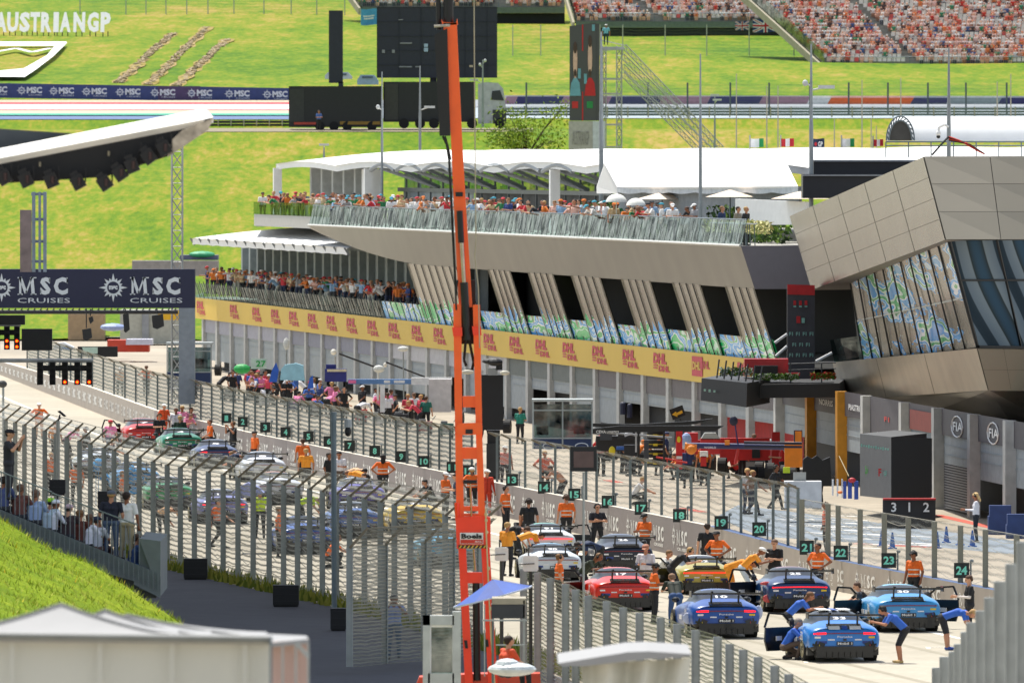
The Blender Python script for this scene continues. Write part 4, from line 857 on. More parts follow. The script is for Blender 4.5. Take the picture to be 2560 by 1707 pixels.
for (x, y) in ((10, 466), (65, 472), (128, 474), (195, 478), (262, 480), (300, 456), (330, 437), (372, 414), (410, 393)):
    c = W(x, y-22, RD-.2); mb = MB(); R_ = Matrix.Rotation(math.radians(-38+rnd()*16), 3, 'Y')
    mb.box(c, (.22, .3, .24), 0, 0, R_); mb.box(c+R_@Vector((0, 0, .15)), (.14, .2, .1), 0, 0, R_); mb.tube(c+Vector((-.13, 0, 0)), c+Vector((-.13, 0, .25)), .015, n=5); mb.tube(c+Vector((.13, 0, 0)), c+Vector((.13, 0, .25)), .015, n=5)
    mb.tube(c+Vector((.03, -.16, -.05)), c+Vector((.03, -.16, .08)), .03, n=6, mi=1)
    mb.build('spotlight', [mat('#121110', .55), mat('#3a2420', .5)], RF)
# unseen roof slab, added to shade the spectators and road, edged along the fence
mb = MB(); mb.prism([(-3.5, 307, 22), (-3.8, 330, 22), (-5.9, 341, 22), (-9.4, 363, 22), (-16.8, 402, 22), (-24, 455, 22), (-75, 455, 22), (-75, 307, 22)], (0, 0, .6)); tag(mb.build('unseen_shade_roof', mat('#8b8f90', .6)), 'unseen roof slab added to shade the left bank', 'roof')
# ---------------------------------------------------------------- left bank stand
SP = thing('spectator_terrace', 'grey sheet metal spectator terrace with thin railing on the grass bank', 'stand', tuple(W(200, 1420, 300)))
sg = mat('#5f6a6e', .6, .1)
mb = MB(); mb.prism([W(-60, 1249, 300), W(376, 1424, 300), W(347, 1345, 300), W(401, 1352, 300), W(401, 1494, 300), W(335, 1460, 300), W(335, 1452, 300), W(204, 1414, 300), W(-60, 1275, 300)], (0, .08, 0))
for k in range(38): x = -60+k*12.3; y = 1249+(x+60)*.401; mb.beam(W(x, y, 299.95), W(x, y+34+x*.03, 299.95), .03, .03)
mb.build('side_panel', sg, SP)
mb = MB(); mb.prism([W(347, 1347, 300.2), W(401, 1353, 300.2), W(401, 1490, 300.2), W(347, 1470, 300.2)], (0, 6, 0)); mb.build('end_box', sg, SP)
mb = MB()
for k in range(33):
    x = -20+k*11.5; y = 1262+(x+20)*.405; mb.tube(W(x, y, 300), W(x, y-92+x*.02, 300), .012, n=4)
mb.tube(W(-20, 1170, 300), W(130, 1230, 300), .02, n=5); mb.tube(W(130, 1232, 300), W(345, 1312, 300), .02, n=5); mb.build('railing', STEEL, SP)
mb = MB()
for k in range(9):
    x0 = -60+k*50; y = 1262+(x0+60)*.405+14; a = W(x0, y, 300.4); b_ = W(x0+50, y, 300.4); mb.box(((a.x+b_.x)/2, 304, a.z-.3), (b_.x-a.x, 7, .6))
mb.build('terrace_step', mat('#3f4445', .8), SP)
# ---------------------------------------------------------------- hillside: barriers, letters, trucks, screens
mb = MB(); D = 1121
mb.prism([W(-200, 205, D), W(-200, 242, D), W(722, 256, D), W(722, 221, D)], (0, .4, 0), 0)
for k, x in enumerate((-40, 47, 127, 209, 293, 380, 472, 566, 661)):
    y = 231+x*.0165+2; s = F/D; mb.text('MSC', W(x+20, y, D-.03), X, uz, 38/s, 16/s, 1, .05); mb.text('CRUISES', W(x+24, y+6, D-.03), X, uz, 34/s, 4/s, 1, .0); star(mb, W(x+7, y-7, D-.03), X, uz, 13/s, 1, 0)
bx(mb, 395, 216, 500, 250, D-.02, .1, 2); tag(mb.build('advertising_barrier', [mat('#22356e', .6), mat('#b9c3d6', .6), mat('#3c2f5c', .6)]), 'long navy advertising barrier with repeated white emblems below the slope', 'barrier')
mb = MB(); D = 1108; pal = {'n': 0, 'm': 1, 'w': 2, 'o': 3, 'g': 4}
for x0, x1, c in ((1262, 1290, 'm'), (1290, 1405, 'n'), (1405, 1425, 'm'), (1425, 1525, 'm'), (1525, 1652, 'n'), (1652, 1772, 'm'), (1772, 1902, 'n'), (1902, 2022, 'm'), (2022, 2073, 'w'), (2073, 2280, 'o'), (2280, 2370, 'n'), (2370, 2500, 'g'), (2500, 2800, 'n')):
    yt = 242 if x0 < 2000 else 245; mb.prism([W(x0-6, 263, D), W(x1-6, 262, D), W(x1+5, yt, D), W(x0+5, yt, D)], (0, .4, 0), pal[c])
mb.prism([W(1262, 239, D+.5), W(2800, 241, D+.5), W(2800, 246, D+.5), W(1262, 246, D+.5)], (0, .2, 0), 2)
tag(mb.build('advertising_barrier', [mat('#34325f', .7), mat('#a07a88', .7), mat('#d6d6d2', .7), mat('#e0622a', .7), mat('#8a9596', .7)]), 'long low barrier of navy mauve and orange blocks beyond the upper track', 'barrier')
def guard(px0, px1, y0, y1, D, step, lab, col):
    t = thing('guard_rail', lab, 'guard rail', tuple(W((px0+px1)/2, y1, D))); mb = MB(); h = (y1-y0)
    for k in range(3): bx(mb, px0, y0+h*k/3, px1, y0+h*(k+.8)/3, D, .15)
    mb.build('rail', col, t); x = px0
    while x < px1: mb = MB(); bx(mb, x, y0-3, x+3, y1+3, D-.1, .1); mb.build('post', mat('#a3a08f', .7), t); x += step
guard(1262, 2700, 270, 291, 1071, 51, 'grey three rail guard rail along the near edge of the upper track', mat('#6b787c', .6, .2))
guard(512, 722, 302, 326, 1067, 32, 'dark guard rail to the left of the black trucks', mat('#2c3236', .6, .2))
def HPt(px, py):
    lo, hi = 1126, 2000
    for i in range(40):
        m_ = (lo+hi)/2
        if H-(hz(m_)-H)*0-hz(m_) and HY+(H-hz(m_))*F/m_ > py: lo = m_
        else: hi = m_
    return Vector((xat(px, lo), lo, hz(lo)))
LT = thing('hillside_letters', 'large white standing letters AUSTRIANGP on the grass slope', 'letters', tuple(HPt(140, 92)))
for ch, x0, x1 in (('A', -12, 16), ('U', 17, 45), ('S', 48, 74), ('T', 75, 99), ('R', 102, 128), ('I', 133, 146), ('A', 149, 176), ('N', 183, 212), ('G', 218, 246), ('P', 251, 276)):
    b_ = HPt((x0+x1)/2, 92); s = F/b_.y; mb = MB(); v, f, _ = textgeo(ch, .05); o = Vector((xat(x0, b_.y), b_.y, b_.z+.5))
    P0 = [o+X*(a*(x1-x0)/s)+Vector((0, c*1.5, c*(50/s+.02))) for a, c in v]; P1 = [p+Vector((0, .5, 0)) for p in P0]; mb.add(P0, f); mb.add(P1, f)
    from collections import Counter
    ec = Counter(tuple(sorted((fc[i], fc[(i+1) % len(fc)]))) for fc in f for i in range(len(fc))); n_ = len(P0)
    mb.add(P0+P1, [(i, j, j+n_, i+n_) for (i, j), c in ec.items() if c == 1])
    for q in (.25, .75): mb.tube(o+X*((x1-x0)*q/s)+Vector((0, .3, -.6)), o+X*((x1-x0)*q/s)+Vector((0, .3, .1)), .06, n=5, mi=1)
    mb.build('letter', [WHITE, DARK], LT)
mb = MB()
def hline(pts, w, mi=0):
    for (x0, y0), (x1, y1) in zip(pts, pts[1:]):
        n_ = 6
        for k in range(n_):
            a, b_ = HPt(x0+(x1-x0)*k/n_, y0+(y1-y0)*k/n_), HPt(x0+(x1-x0)*(k+1)/n_, y0+(y1-y0)*(k+1)/n_); d = (b_-a); d.normalize(); p = Vector((-d.y, d.x, 0))*w/2
            if abs(d.x) > .8: p = Vector((0, w*1.6, w*.25))
            mb.add([a+p+uz*.45, b_+p+uz*.45, b_-p+uz*.45, a-p+uz*.45], [(0, 1, 2, 3)], mi)
hline([(-60, 120), (165, 120)], 1.0); mb.add([HPt(168, 118)+uz*.5, HPt(140, 122)+uz*.5, HPt(118, 150)+uz*.5, HPt(60, 183)+uz*.5, HPt(-30, 192)+uz*.5, HPt(-30, 204)+uz*.5, HPt(62, 205)+uz*.5, HPt(90, 186)+uz*.5, HPt(134, 152)+uz*.5], [tuple(range(9))]); hline([(-60, 140), (-10, 140), (40, 131), (80, 141), (125, 131)], .7)
tag(mb.build('hillside_emblem', WHITE), 'white outline emblem laid on the slope below the letters', 'emblem')
EARTH = groundmat('bare_earth', [(.38, '#77701f'), (.5, '#94834a'), (.62, '#a9946a')], .3, 1.2, .5, 1, 4, .3)
for (x0, y0, x1, y1) in ((295, 208, 432, 84), (370, 213, 520, 68), (440, 216, 570, 98)):
    mb = MB(); L = []
    for k in range(25):
        p = HPt(x0+(x1-x0)*k/24, y0+(y1-y0)*k/24); w_ = .55+.25*math.sin(k*1.7)+rnd()*.2; L.append((Vector((p.x-w_, p.y, p.z+.03)), Vector((p.x+w_, p.y, p.z+.03))))
    for (a, b_), (c, d) in zip(L, L[1:]): mb.add([a, b_, d, c], [(0, 1, 2, 3)])
    struct(mb.build('bare_earth', EARTH))
TD = 1046; blk2 = mat('#16191c', .55)
TS = thing('screen_truck', 'black trailer carrying the tall narrow black column, nearest the guard rail', 'truck', tuple(W(840, 325, TD)))
mb = MB(); bx(mb, 722, 216, 955, 318, TD, 6); mb.build('trailer_box', blk2, TS)
mb = MB(); bx(mb, 724, 222, 760, 305, TD-.05, .1); mb.build('rear_door', mat('#2c2f2e', .6), TS)
mb = MB(); bx(mb, 850, 304, 950, 312, TD-.1, .1, 0); bx(mb, 735, 306, 790, 312, TD-.1, .1, 1); mb.build('marker_strip', [mat('#8a6a20', .6), mat('#b04030', .6)], TS)
for x in (800, 835, 868, 930): mb = MB(); mb.tube(W(x, 316, TD-.1), W(x, 316, TD+.5), .45, n=14); mb.build('wheel', mat('#0e0f10', .8), TS)
mb = MB(); bx(mb, 822, 27, 857, 208, TD+1, 1.0); bx(mb, 846, 205, 858, 220, TD+1, .8); tag(mb.build('speaker_column', mat('#1a2030', .5)), 'tall narrow black loudspeaker column beside the big screen', 'column')
TS = thing('screen_truck', 'second black trailer with silver cab, under the big black screen', 'truck', tuple(W(1100, 322, TD)))
mb = MB(); bx(mb, 958, 205, 1187, 305, TD+.5, 6); mb.build('trailer_box', mat('#1a1c1e', .55), TS)
mb = MB(); bx(mb, 962, 210, 995, 300, TD+.4, .1); mb.build('rear_door', mat('#33342f', .6), TS)
cabm = mat('#aeb2b2', .4, .2)
mb = MB(); mb.prism([W(1195, 310, TD+.5), W(1195, 210, TD+.5), W(1215, 206, TD+.5), W(1245, 208, TD+.5), W(1258, 222, TD+.5), W(1264, 262, TD+.5), W(1266, 306, TD+.5)], (0, 4, 0)); mb.build('cab', cabm, TS)
mb = MB(); mb.prism([W(1228, 250, TD+.42), W(1230, 228, TD+.42), W(1250, 226, TD+.42), W(1260, 252, TD+.42)], (0, .1, 0)); bx(mb, 1232, 275, 1266, 310, TD+.4, .1); mb.build('cab_window', mat('#20262a', .3), TS)
for x in (1010, 1050, 1085, 1180, 1250): mb = MB(); mb.tube(W(x, 309, TD), W(x, 309, TD+.8), .48, n=14); mb.build('wheel', mat('#0e0f10', .8), TS)
mb = MB(); bx(mb, 942, 18, 1243, 195, TD+3, .8)
for k in range(5): bx(mb, 942, 18+k*36, 1243, 19+k*36, TD+2.9, .1, 1)
for k in range(6): bx(mb, 942+k*55, 18, 943+k*55, 195, TD+2.9, .1, 1)
for (a, c, d, e) in ((1000, 107, 1030, 110), (998, 166, 1030, 169), (1038, 166, 1052, 169), (996, 49, 1008, 51), (955, 125, 962, 133), (980, 125, 987, 133)): bx(mb, a, c, d, e, TD+2.85, .1, 3)
bx(mb, 1060, 110, 1070, 118, TD+2.8, .1, 2); bx(mb, 1060, 120, 1070, 130, TD+2.8, .1, 2); bx(mb, 1075, 195, 1092, 215, TD+4, 1)
tag(mb.build('big_screen', [mat('#161d2f', .45), mat('#1f2638', .6), mat('#9fb4c8', .6), mat('#8d8f93', .6)]), 'huge black outdoor screen seen from behind above the second trailer', 'screen')
for (x0, x1, y0, y1, c, la) in ((812, 880, 181, 198, '#b9bfd0', 'small white vehicle parked behind the black column on the slope'), (893, 946, 188, 212, '#8fa5c0', 'pale blue van parked behind the black trailer')):
    t = thing('parked_van', la, 'van', tuple(W((x0+x1)/2, y1, 1130))); mb = MB(); mb.prism([W(x0, y1, 1130), W(x0, (y0+y1)/2, 1130), W(x0+8, y0, 1130), W(x1-10, y0, 1130), W(x1, (y0+y1)/2+2, 1130), W(x1, y1, 1130)], (0, 1.8, 0)); mb.build('body', mat(c, .5), t)
    mb = MB(); bx(mb, x0+12, y0+3, x1-14, y0+8, 1129.9, .1); mb.build('window', mat('#45566a', .3), t)
# portrait screen and its truss tower
PD_ = 1000; PS = thing('portrait_screen', 'tall upright screen showing two portraits above a pale plinth', 'screen', tuple(W(1455, 375, PD_)))
mb = MB(); mb.prism([W(1424, 302, PD_), W(1424, 66, PD_), W(1490, 57, PD_), W(1490, 302, PD_)], (0, .5, 0)); bx(mb, 1490, 60, 1499, 302, PD_+.1, 1)
bx(mb, 1455, 62, 1458, 128, PD_-.04, .05, 1); bx(mb, 1455, 230, 1458, 302, PD_-.04, .05, 1); bx(mb, 1480, 62, 1487, 78, PD_-.04, .05, 3)
for x, mi, f_ in ((1438, 3, 4), (1475, 1, 5)):
    mb.ell(W(x, 152 if mi == 3 else 145, PD_-.05), (.19, .03, 1.6), 12, 8, 2); mb.ell(W(x, 120 if mi == 3 else 104, PD_-.07), (.17, .03, .55), 10, 5, 6); mb.ell(W(x, 183, PD_-.08), (.12, .03, .35), 10, 5, 6)
    mb.prism([W(x-14, 240, PD_-.05), W(x-10, 208, PD_-.05), W(x-3, 195, PD_-.05), W(x+4, 195, PD_-.05), W(x+11, 208, PD_-.05), W(x+14, 240, PD_-.05)], (0, .02, 0), mi)
    bx(mb, x-8, 254, x+7, 271, PD_-.05, .05, f_)
    bx(mb, x+(7 if mi == 3 else -15), 172 if mi == 3 else 185, x+(14 if mi == 3 else -8), 197 if mi == 3 else 210, PD_-.05, .05, 3)
mb.build('display', [mat('#3f403f', .5, emit=.15, var=.02), mat('#c02226', .6), mat('#d8b0a0', .7), mat('#6fa3b5', .7), mat('#c23030', .7), mat('#2c8a4c', .7), mat('#4d3a32', .7)], PS)
mb = MB(); bx(mb, 1422, 303, 1513, 380, PD_-.3, 1.2, 0); bx(mb, 1482, 303, 1513, 380, PD_-.35, .1, 1); mb.text('AUSTRIANGP', W(1431, 363, PD_-.36), X, uz, 42/28.4, 35/28.4, 2, .0); mb.build('plinth', [mat('#b3adab', .7), mat('#c9cbd6', .7), mat('#8b8686', .7)], PS)
TT = thing('truss_stair_tower', 'silver lattice tower with long diagonal braces beside the portrait screen', 'truss tower', tuple(W(1540, 375, 1005)))
mb = MB(); truss(mb, W(1548, 380, 1005), W(1548, 116, 1005), .45, .06, .8); truss(mb, W(1511, 380, 1007), W(1511, 116, 1007), .3, .05, .8)
for y in (120, 198, 235, 312, 368): mb.beam(W(1503, y, 1004), W(1555, y, 1004), .2, .16)
mb.beam(W(1500, 125, 1004), W(1562, 122, 1004), 1.5, .2); mb.tube(W(1500, 100, 1004), W(1560, 114, 1004), .04, n=5); mb.build('lattice_tower', ALU, TT)
mb = MB()
for (a, b_, c, d, dd) in ((1560, 116, 1805, 372, 1004), (1556, 140, 1790, 372, 1006), (1556, 165, 1775, 375, 1003), (1556, 185, 1745, 375, 1008)): truss(mb, W(a, b_, dd), W(c, d, dd), .42, .045, .6)
mb.build('diagonal_brace', ALU, TT)
# poles, lamps, masts
def pole(px, y0, y1, D, r, label, lamps=(), z1=None, nm='lamp_post', cat='lamp post', grp=None):
    t = thing(nm, label, cat, tuple(W(px, y1, D)), grp); mb = MB(); a = W(px, y1, D); 
    if z1 is not None: a.z = z1
    mb.tube(a, W(px, (y0+y1)/2, D), r, r*.85, 8); mb.tube(W(px, (y0+y1)/2, D), W(px, y0, D), r*.75, r*.35, 8); mb.build('pole', mat('#8c9396', .5, .2), t)
    for (dx, dy, kind) in lamps:
        mb = MB(); e = W(px+dx, dy, D-.1); mb.tube(W(px, dy+8, D), e, .04, n=5)
        if kind == 'flat': mb.box(e, (.75, .35, .16)); 
        else: mb.ell(e, (.13, .13, .15), 8, 6)
        mb.build('lamp_head', mat('#c2c5c3', .5), t)
    return t
pole(955, 180, 500, 709, .09, 'slim grey pole behind the terrace crowd, left of the crane', ((-10, 268, 'r'),), 10)
pole(1050, 165, 400, 790, .11, 'grey lamp post with one flat lamp, left of the crane', ((24, 268, 'flat'),), 0)
pole(1207, 150, 318, 1030, .12, 'lamp post with round lamps in front of the silver truck cab', ((-7, 162, 'r'), (6, 152, 'r'), (-22, 200, 'flat')))
pole(1503, 80, 482, 604, .13, 'thick grey mast in front of the portrait screen plinth', (), 10)
pole(1751, 135, 545, 548, .09, 'thin tall grey mast rising from the middle of the terrace', (), 10)
pole(2028, 110, 515, 520, .11, 'tall lamp post beside the navy flag with two lamps', ((-15, 208, 'r'), (38, 218, 'flat')), 10)
pole(2372, 120, 395, 470, .09, 'tall mast on top of the wing building holding cables', (), 13.8)
pole(1787, 238, 372, 960, .09, 'short lamp post with flat lamp beside the diagonal trusses', ((0, 238, 'flat'), (6, 250, 'flat')))
pole(810, 362, 395, 860, .08, 'small grey lamp with cup shaped head on the slope', ((0, 362, 'flat'),))
for x, y0, y1 in ((1841, 185, 372), (1917, 215, 366), (1945, 215, 366), (2086, 298, 372), (2155, 200, 370), (2178, 295, 368), (2191, 315, 368), (2252, 195, 292), (2493, 205, 292), (2527, 185, 292)):
    mb = MB(); mb.tube(W(x, y1+6, 800), W(x, y0, 800), .05, .03, 6); tag(mb.build('flag_pole', mat('#b0ad9a', .6)), 'bare thin pale pole standing against the grass slope', 'pole', 'bare flag poles')
DC = thing('dome_camera', 'white dome camera with drooping cables on top of the wing building', 'camera', tuple(W(2345, 385, 466)))
mb = MB(); mb.path([W(2372, 318, 466), W(2362, 312, 466), W(2348, 318, 466), W(2346, 328, 466)], .05, 6); mb.ell(W(2346, 334, 466), (.1, .1, .13), 8, 6); mb.build('housing', WHITE, DC)
mb = MB(); mb.ell(W(2346, 342, 466), (.085, .085, .08), 8, 6); mb.build('lens_dome', DARK, DC)
mb = MB(); 
for k in range(4): mb.path([W(2372, 342+k*3, 466), W(2400+k*8, 352+k*3, 466), W(2440+k*5, 375+k*2, 466), W(2462, 386, 466)], .03, 4, k % 2)
mb.path([W(2372, 342, 466), W(2350, 365, 466), W(2330, 388, 466)], .04, 4, 1); mb.build('cables', [mat('#d2402c', .6), DARK], DC)
def postrow(xs, y0, y1, D, r, label, col, cat='post'):
    t = thing('slope_fence', label, 'fence', tuple(W(xs[0], y1, D)))
    for x in xs: mb = MB(); mb.tube(W(x, y1, D), W(x, y0, D), r, n=5); mb.build('post', col, t)
    mb = MB(); mb.add([W(xs[0], y1, D), W(xs[-1], y1, D), W(xs[-1], y0, D), W(xs[0], y0, D)], [(0, 1, 2, 3)]); mb.build('wire_mesh', MESHF, t)
MESHF = meshmat('far_mesh', '#8a9a80', .09, 6)
postrow([1282, 1352, 1430, 1500, 1557, 1663, 1767, 1873, 1985], 62, 140, 1240, .06, 'wire fence on the slope below the middle grandstand', mat('#a9ad9f', .6))
postrow([200, 315, 365, 415, 467, 520, 585, 660, 728, 792, 862], -10, 48, 1380, .07, 'wire fence at the top of the left slope', mat('#9aa89a', .6))
postrow([1316, 1430, 1620, 1719, 1826, 1923, 2025, 2122, 2220, 2320, 2415, 2517], 207, 287, 1074, .09, 'dark post fence along the upper track', mat('#4d585a', .6))
# tree by the portrait screen
TR_ = thing('young_tree', 'loose yellow green tree growing in front of the trailer cab and screen', 'tree', (xat(1320, 960), 960, zat(385, 960)))
mb = MB(); b0 = W(1318, 390, 960)
tips = []
for k in range(16):
    e = W(1225+rnd()*190, 262+rnd()*95, 960+(rnd()-.5)*3); m_ = lerp(b0, e, .5)+Vector((0, 0, .3)); mb.tube(b0, m_, .1, .05, 6); mb.tube(m_, e, .05, .015, 5); tips += [e, m_, lerp(m_, e, .5)]
mb.build('trunk', mat('#4a3f2c', .9), TR_)
def tf():
    t = random.choice(tips); r = .75; p = t+Vector((random.gauss(0, r), random.gauss(0, 1), random.gauss(0, r*.62))); q = 1280+p.x*F/p.y
    if q > 1421: p.x -= (q-1421)/F*p.y+rnd()
    return p
foliage('crown', tf, 2400, .14, ['#728c22', '#8fa52c', '#a6b43c', '#566f1a', '#82962a'], TR_)
# ---------------------------------------------------------------- people
MP = {}
HUM = {}
def J(**k):
    d = dict(pel=(0, 0, .95), ch=(0, 0, 1.30), nk=(0, .0, 1.48), hd=(0, -.02, 1.655), hf=(0, -1, 0),
             sl=(-.19, 0, 1.43), sr=(.19, 0, 1.43), el=(-.27, .03, 1.15), er=(.27, .03, 1.15), wl=(-.27, -.05, .90), wr=(.27, -.05, .90),
             hl=(-.095, 0, .92), hr=(.095, 0, .92), kl=(-.11, -.02, .50), kr=(.11, -.02, .50), al=(-.12, .03, .08), ar=(.12, .03, .08))
    d.update(k); return d
POSE = {
 'stand': J(),
 'hips': J(el=(-.40, .06, 1.20), er=(.40, .06, 1.20), wl=(-.20, -.06, 1.02), wr=(.20, -.06, 1.02)),
 'cross': J(el=(-.27, -.08, 1.17), er=(.27, -.08, 1.17), wl=(.06, -.24, 1.20), wr=(-.06, -.22, 1.23), kl=(-.14, -.02, .5), kr=(.14, -.02, .5), al=(-.17, .03, .08), ar=(.17, .03, .08)),
 'hold': J(el=(-.25, -.06, 1.15), er=(.25, -.06, 1.15), wl=(-.10, -.33, 1.16), wr=(.10, -.33, 1.18), hf=(0, -1, -.4)),
 'camera': J(el=(-.30, -.16, 1.25), er=(.30, -.16, 1.25), wl=(-.09, -.28, 1.52), wr=(.09, -.28, 1.52)),
 'walk': J(el=(-.25, .14, 1.17), er=(.25, -.10, 1.17), wl=(-.25, .10, .92), wr=(.25, -.30, 1.02), kl=(-.1, -.20, .52), kr=(.1, .05, .50), al=(-.1, -.30, .10), ar=(.1, .34, .13)),
 'lean': J(pel=(0, .14, .93), ch=(0, -.12, 1.22), nk=(0, -.27, 1.33), hd=(0, -.40, 1.44), hf=(0, -1, -.5), sl=(-.18, -.22, 1.30), sr=(.18, -.22, 1.30), el=(-.26, -.36, 1.06), er=(.26, -.36, 1.06), wl=(-.12, -.58, 1.12), wr=(.12, -.58, 1.12), hl=(-.09, .14, .9), hr=(.09, .14, .9)),
 'bend': J(pel=(0, .16, .92), ch=(0, -.22, 1.06), nk=(0, -.42, 1.06), hd=(0, -.58, 1.02), hf=(0, -.6, -1), sl=(-.18, -.37, 1.07), sr=(.18, -.37, 1.07), el=(-.24, -.44, .80), er=(.24, -.44, .80), wl=(-.16, -.58, .56), wr=(.16, -.58, .56), hl=(-.09, .16, .89), hr=(.09, .16, .89), kl=(-.12, .06, .48), kr=(.12, .06, .48)),
 'crouch': J(pel=(0, .10, .36), ch=(0, -.08, .70), nk=(0, -.16, .86), hd=(0, -.24, 1.01), hf=(0, -1, -.4), sl=(-.19, -.14, .82), sr=(.19, -.14, .82), el=(-.26, -.34, .62), er=(.26, -.34, .62), wl=(-.12, -.55, .52), wr=(.12, -.55, .52), hl=(-.1, .1, .34), hr=(.1, .1, .34), kl=(-.17, -.34, .50), kr=(.16, -.30, .16), al=(-.15, -.22, .07), ar=(.14, .12, .08)),
 'sit': J(pel=(0, .06, .50), ch=(0, .02, .86), nk=(0, -.02, 1.04), hd=(0, -.05, 1.21), sl=(-.19, -.01, .99), sr=(.19, -.01, .99), el=(-.25, -.14, .74), er=(.25, -.14, .74), wl=(-.12, -.36, .66), wr=(.12, -.36, .66), hl=(-.1, .04, .48), hr=(.1, .04, .48), kl=(-.13, -.40, .50), kr=(.13, -.40, .50), al=(-.13, -.44, .08), ar=(.13, -.44, .08)),
 'rail': J(ch=(0, -.08, 1.27), nk=(0, -.16, 1.43), hd=(0, -.22, 1.58), sl=(-.19, -.12, 1.37), sr=(.19, -.12, 1.37), el=(-.30, -.28, 1.16), er=(.30, -.28, 1.16), wl=(-.14, -.42, 1.19), wr=(.14, -.42, 1.19)),
 'point': J(el=(-.42, -.16, 1.42), wl=(-.62, -.34, 1.50), er=(.27, .03, 1.15)),
}
def human(pose):
    if pose in HUM: return HUM[pose]
    p = {k: Vector(v) for k, v in POSE[pose].items()}; caps = []
    def c(a, b_, r1, r2, reg): caps.append((Vector(a), Vector(b_), r1, r2, reg))
    side = (p['sr']-p['sl']).normalized(); up = (p['nk']-p['pel']).normalized(); fw = side.cross(up)*-1
    if fw.dot(p['hf']) < 0: fw = -fw
    for s_ in (-1, 1):
        c(p['pel']+side*.065*s_, p['ch']+side*.075*s_-up*.04, .105, .105, 1); c(p['ch']+side*.07*s_, p['nk']+side*.08*s_-up*.09, .115, .085, 1)
        S_, E_, Wr, Hh, K, A = (p[x+('l' if s_ < 0 else 'r')] for x in ('s', 'e', 'w', 'h', 'k', 'a'))
        c(p['nk']-up*.05, S_, .055, .062, 1); c(S_, S_.lerp(E_, .75), .062, .05, 1); c(S_.lerp(E_, .75), E_, .043, .040, 5); c(E_, Wr, .042, .028, 5)
        d = (Wr-E_).normalized(); sd = d.cross(fw).normalized() if abs(d.dot(fw)) < .9 else side
        pm = Wr+d*.07; c(Wr, pm, .028, .034, 0)
        for q in range(4):
            o = sd*(q-1.5)*.021; L = (.062, .075, .07, .055)[q]; k1 = pm+o+d*.025+fw*.0; c(pm+o*.8, k1+d*.02, .013, .012, 0); c(k1+d*.02, k1+d*L*.75+fw*.022, .012, .010, 0)
        c(Wr+d*.02+fw*.02, Wr+d*.075+fw*.048, .015, .012, 0)
        c(p['pel']+side*.07*s_, Hh+side*.01*s_, .115, .105, 2); c(Hh, K, .092, .062, 2); c(K, K.lerp(A, .35), .058, .058, 6); c(K.lerp(A, .35), A, .056, .040, 6)
        f2 = Vector((A.x, A.y, 0)); ff = Vector((0, -1, 0)); c(A-uz*.03-ff*.02, A+ff*.15-uz*.035, .045, .036, 3)
    c(p['nk']-up*.03, p['hd']-uz*.03, .056, .052, 0)
    hf = p['hf'].normalized(); hu = (Vector((0, 0, 1))-hf*hf.z).normalized() if abs(hf.z) < .95 else Vector((0, -1, 0)); hs = hf.cross(hu)
    hd = p['hd']; c(hd+hu*.035-hf*.012, hd+hu*.02+hf*.01, .088, .085, 0); c(hd+hf*.01, hd-hu*.06+hf*.035, .074, .05, 0)
    c(hd+hu*.02+hf*.09, hd-hu*.015+hf*.108, .011, .016, 0)
    for s_ in (-1, 1): c(hd+hs*.083*s_+hu*.02, hd+hs*.086*s_-hu*.015, .018, .014, 0)
    c(hd+hf*.088-hu*.048-hs*.02, hd+hf*.088-hu*.048+hs*.02, .009, .009, 0)
    bm = MB()
    for a, b_, r1, r2, reg in caps:
        bm.ell(a, (r1,)*3, 10, 7); bm.ell(b_, (r2,)*3, 10, 7)
        if (b_-a).length > .005: bm.tube(a, b_, r1, r2, 10)
    tmp = bm.build('tmp', [], None, shift=False); tmp.data.materials.clear()
    md = tmp.modifiers.new('r', 'REMESH'); md.mode = 'VOXEL'; md.voxel_size = .0135; md.use_smooth_shade = True
    sm = tmp.modifiers.new('s', 'SMOOTH'); sm.factor = .5; sm.iterations = 2
    me = bpy.data.meshes.new_from_object(tmp.evaluated_get(bpy.context.evaluated_depsgraph_get())); bpy.data.objects.remove(tmp)
    n_ = len(me.polygons); C_ = np.zeros(n_*3); me.polygons.foreach_get('center', C_); C_ = C_.reshape(-1, 3); best = np.full(n_, 9.); reg_ = np.zeros(n_, dtype=np.int32)
    for a, b_, r1, r2, reg in caps:
        a = np.array(a); b_ = np.array(b_); ab = b_-a; t = np.clip(((C_-a)@ab)/max(1e-9, ab@ab), 0, 1); d = np.linalg.norm(C_-(a+t[:, None]*ab), axis=1)-(r1+(r2-r1)*t)
        k = d < best; best[k] = d[k]; reg_[k] = reg
    for s_ in (-1, 1):
        e = np.array(hd+hf*.085+hs*.032*s_+hu*.018); reg_[np.linalg.norm(C_-e, axis=1) < .015] = 4
    for i in range(7): me.materials.append(None)
    me.polygons.foreach_set('material_index', reg_); me.polygons.foreach_set('use_smooth', [True]*n_); me.name = 'person_'+pose
    hair = MB(); B_ = Matrix((hs, hf, hu)).transposed()
    hair.ell(hd+hu*.045-hf*.025, (.098, .100, .088), 12, 8, 0, B_); hair.ell(hd-hf*.06-hu*.01, (.075, .05, .07), 10, 6, 0, B_)
    cap = MB(); cap.ell(hd+hu*.06-hf*.005, (.102, .112, .072), 12, 8, 0, B_); cap.prism([hd+hu*.065+hf*.08+hs*.075, hd+hu*.045+hf*.175+hs*.045, hd+hu*.045+hf*.175-hs*.045, hd+hu*.065+hf*.08-hs*.075], hu*-.012); cap.ell(hd-hf*.055-hu*.0, (.078, .048, .06), 10, 6, 1, B_)
    phones = MB()
    for s_ in (-1, 1): phones.ell(hd+hs*.1*s_+hu*.01, (.028, .04, .045), 8, 6, 0, B_)
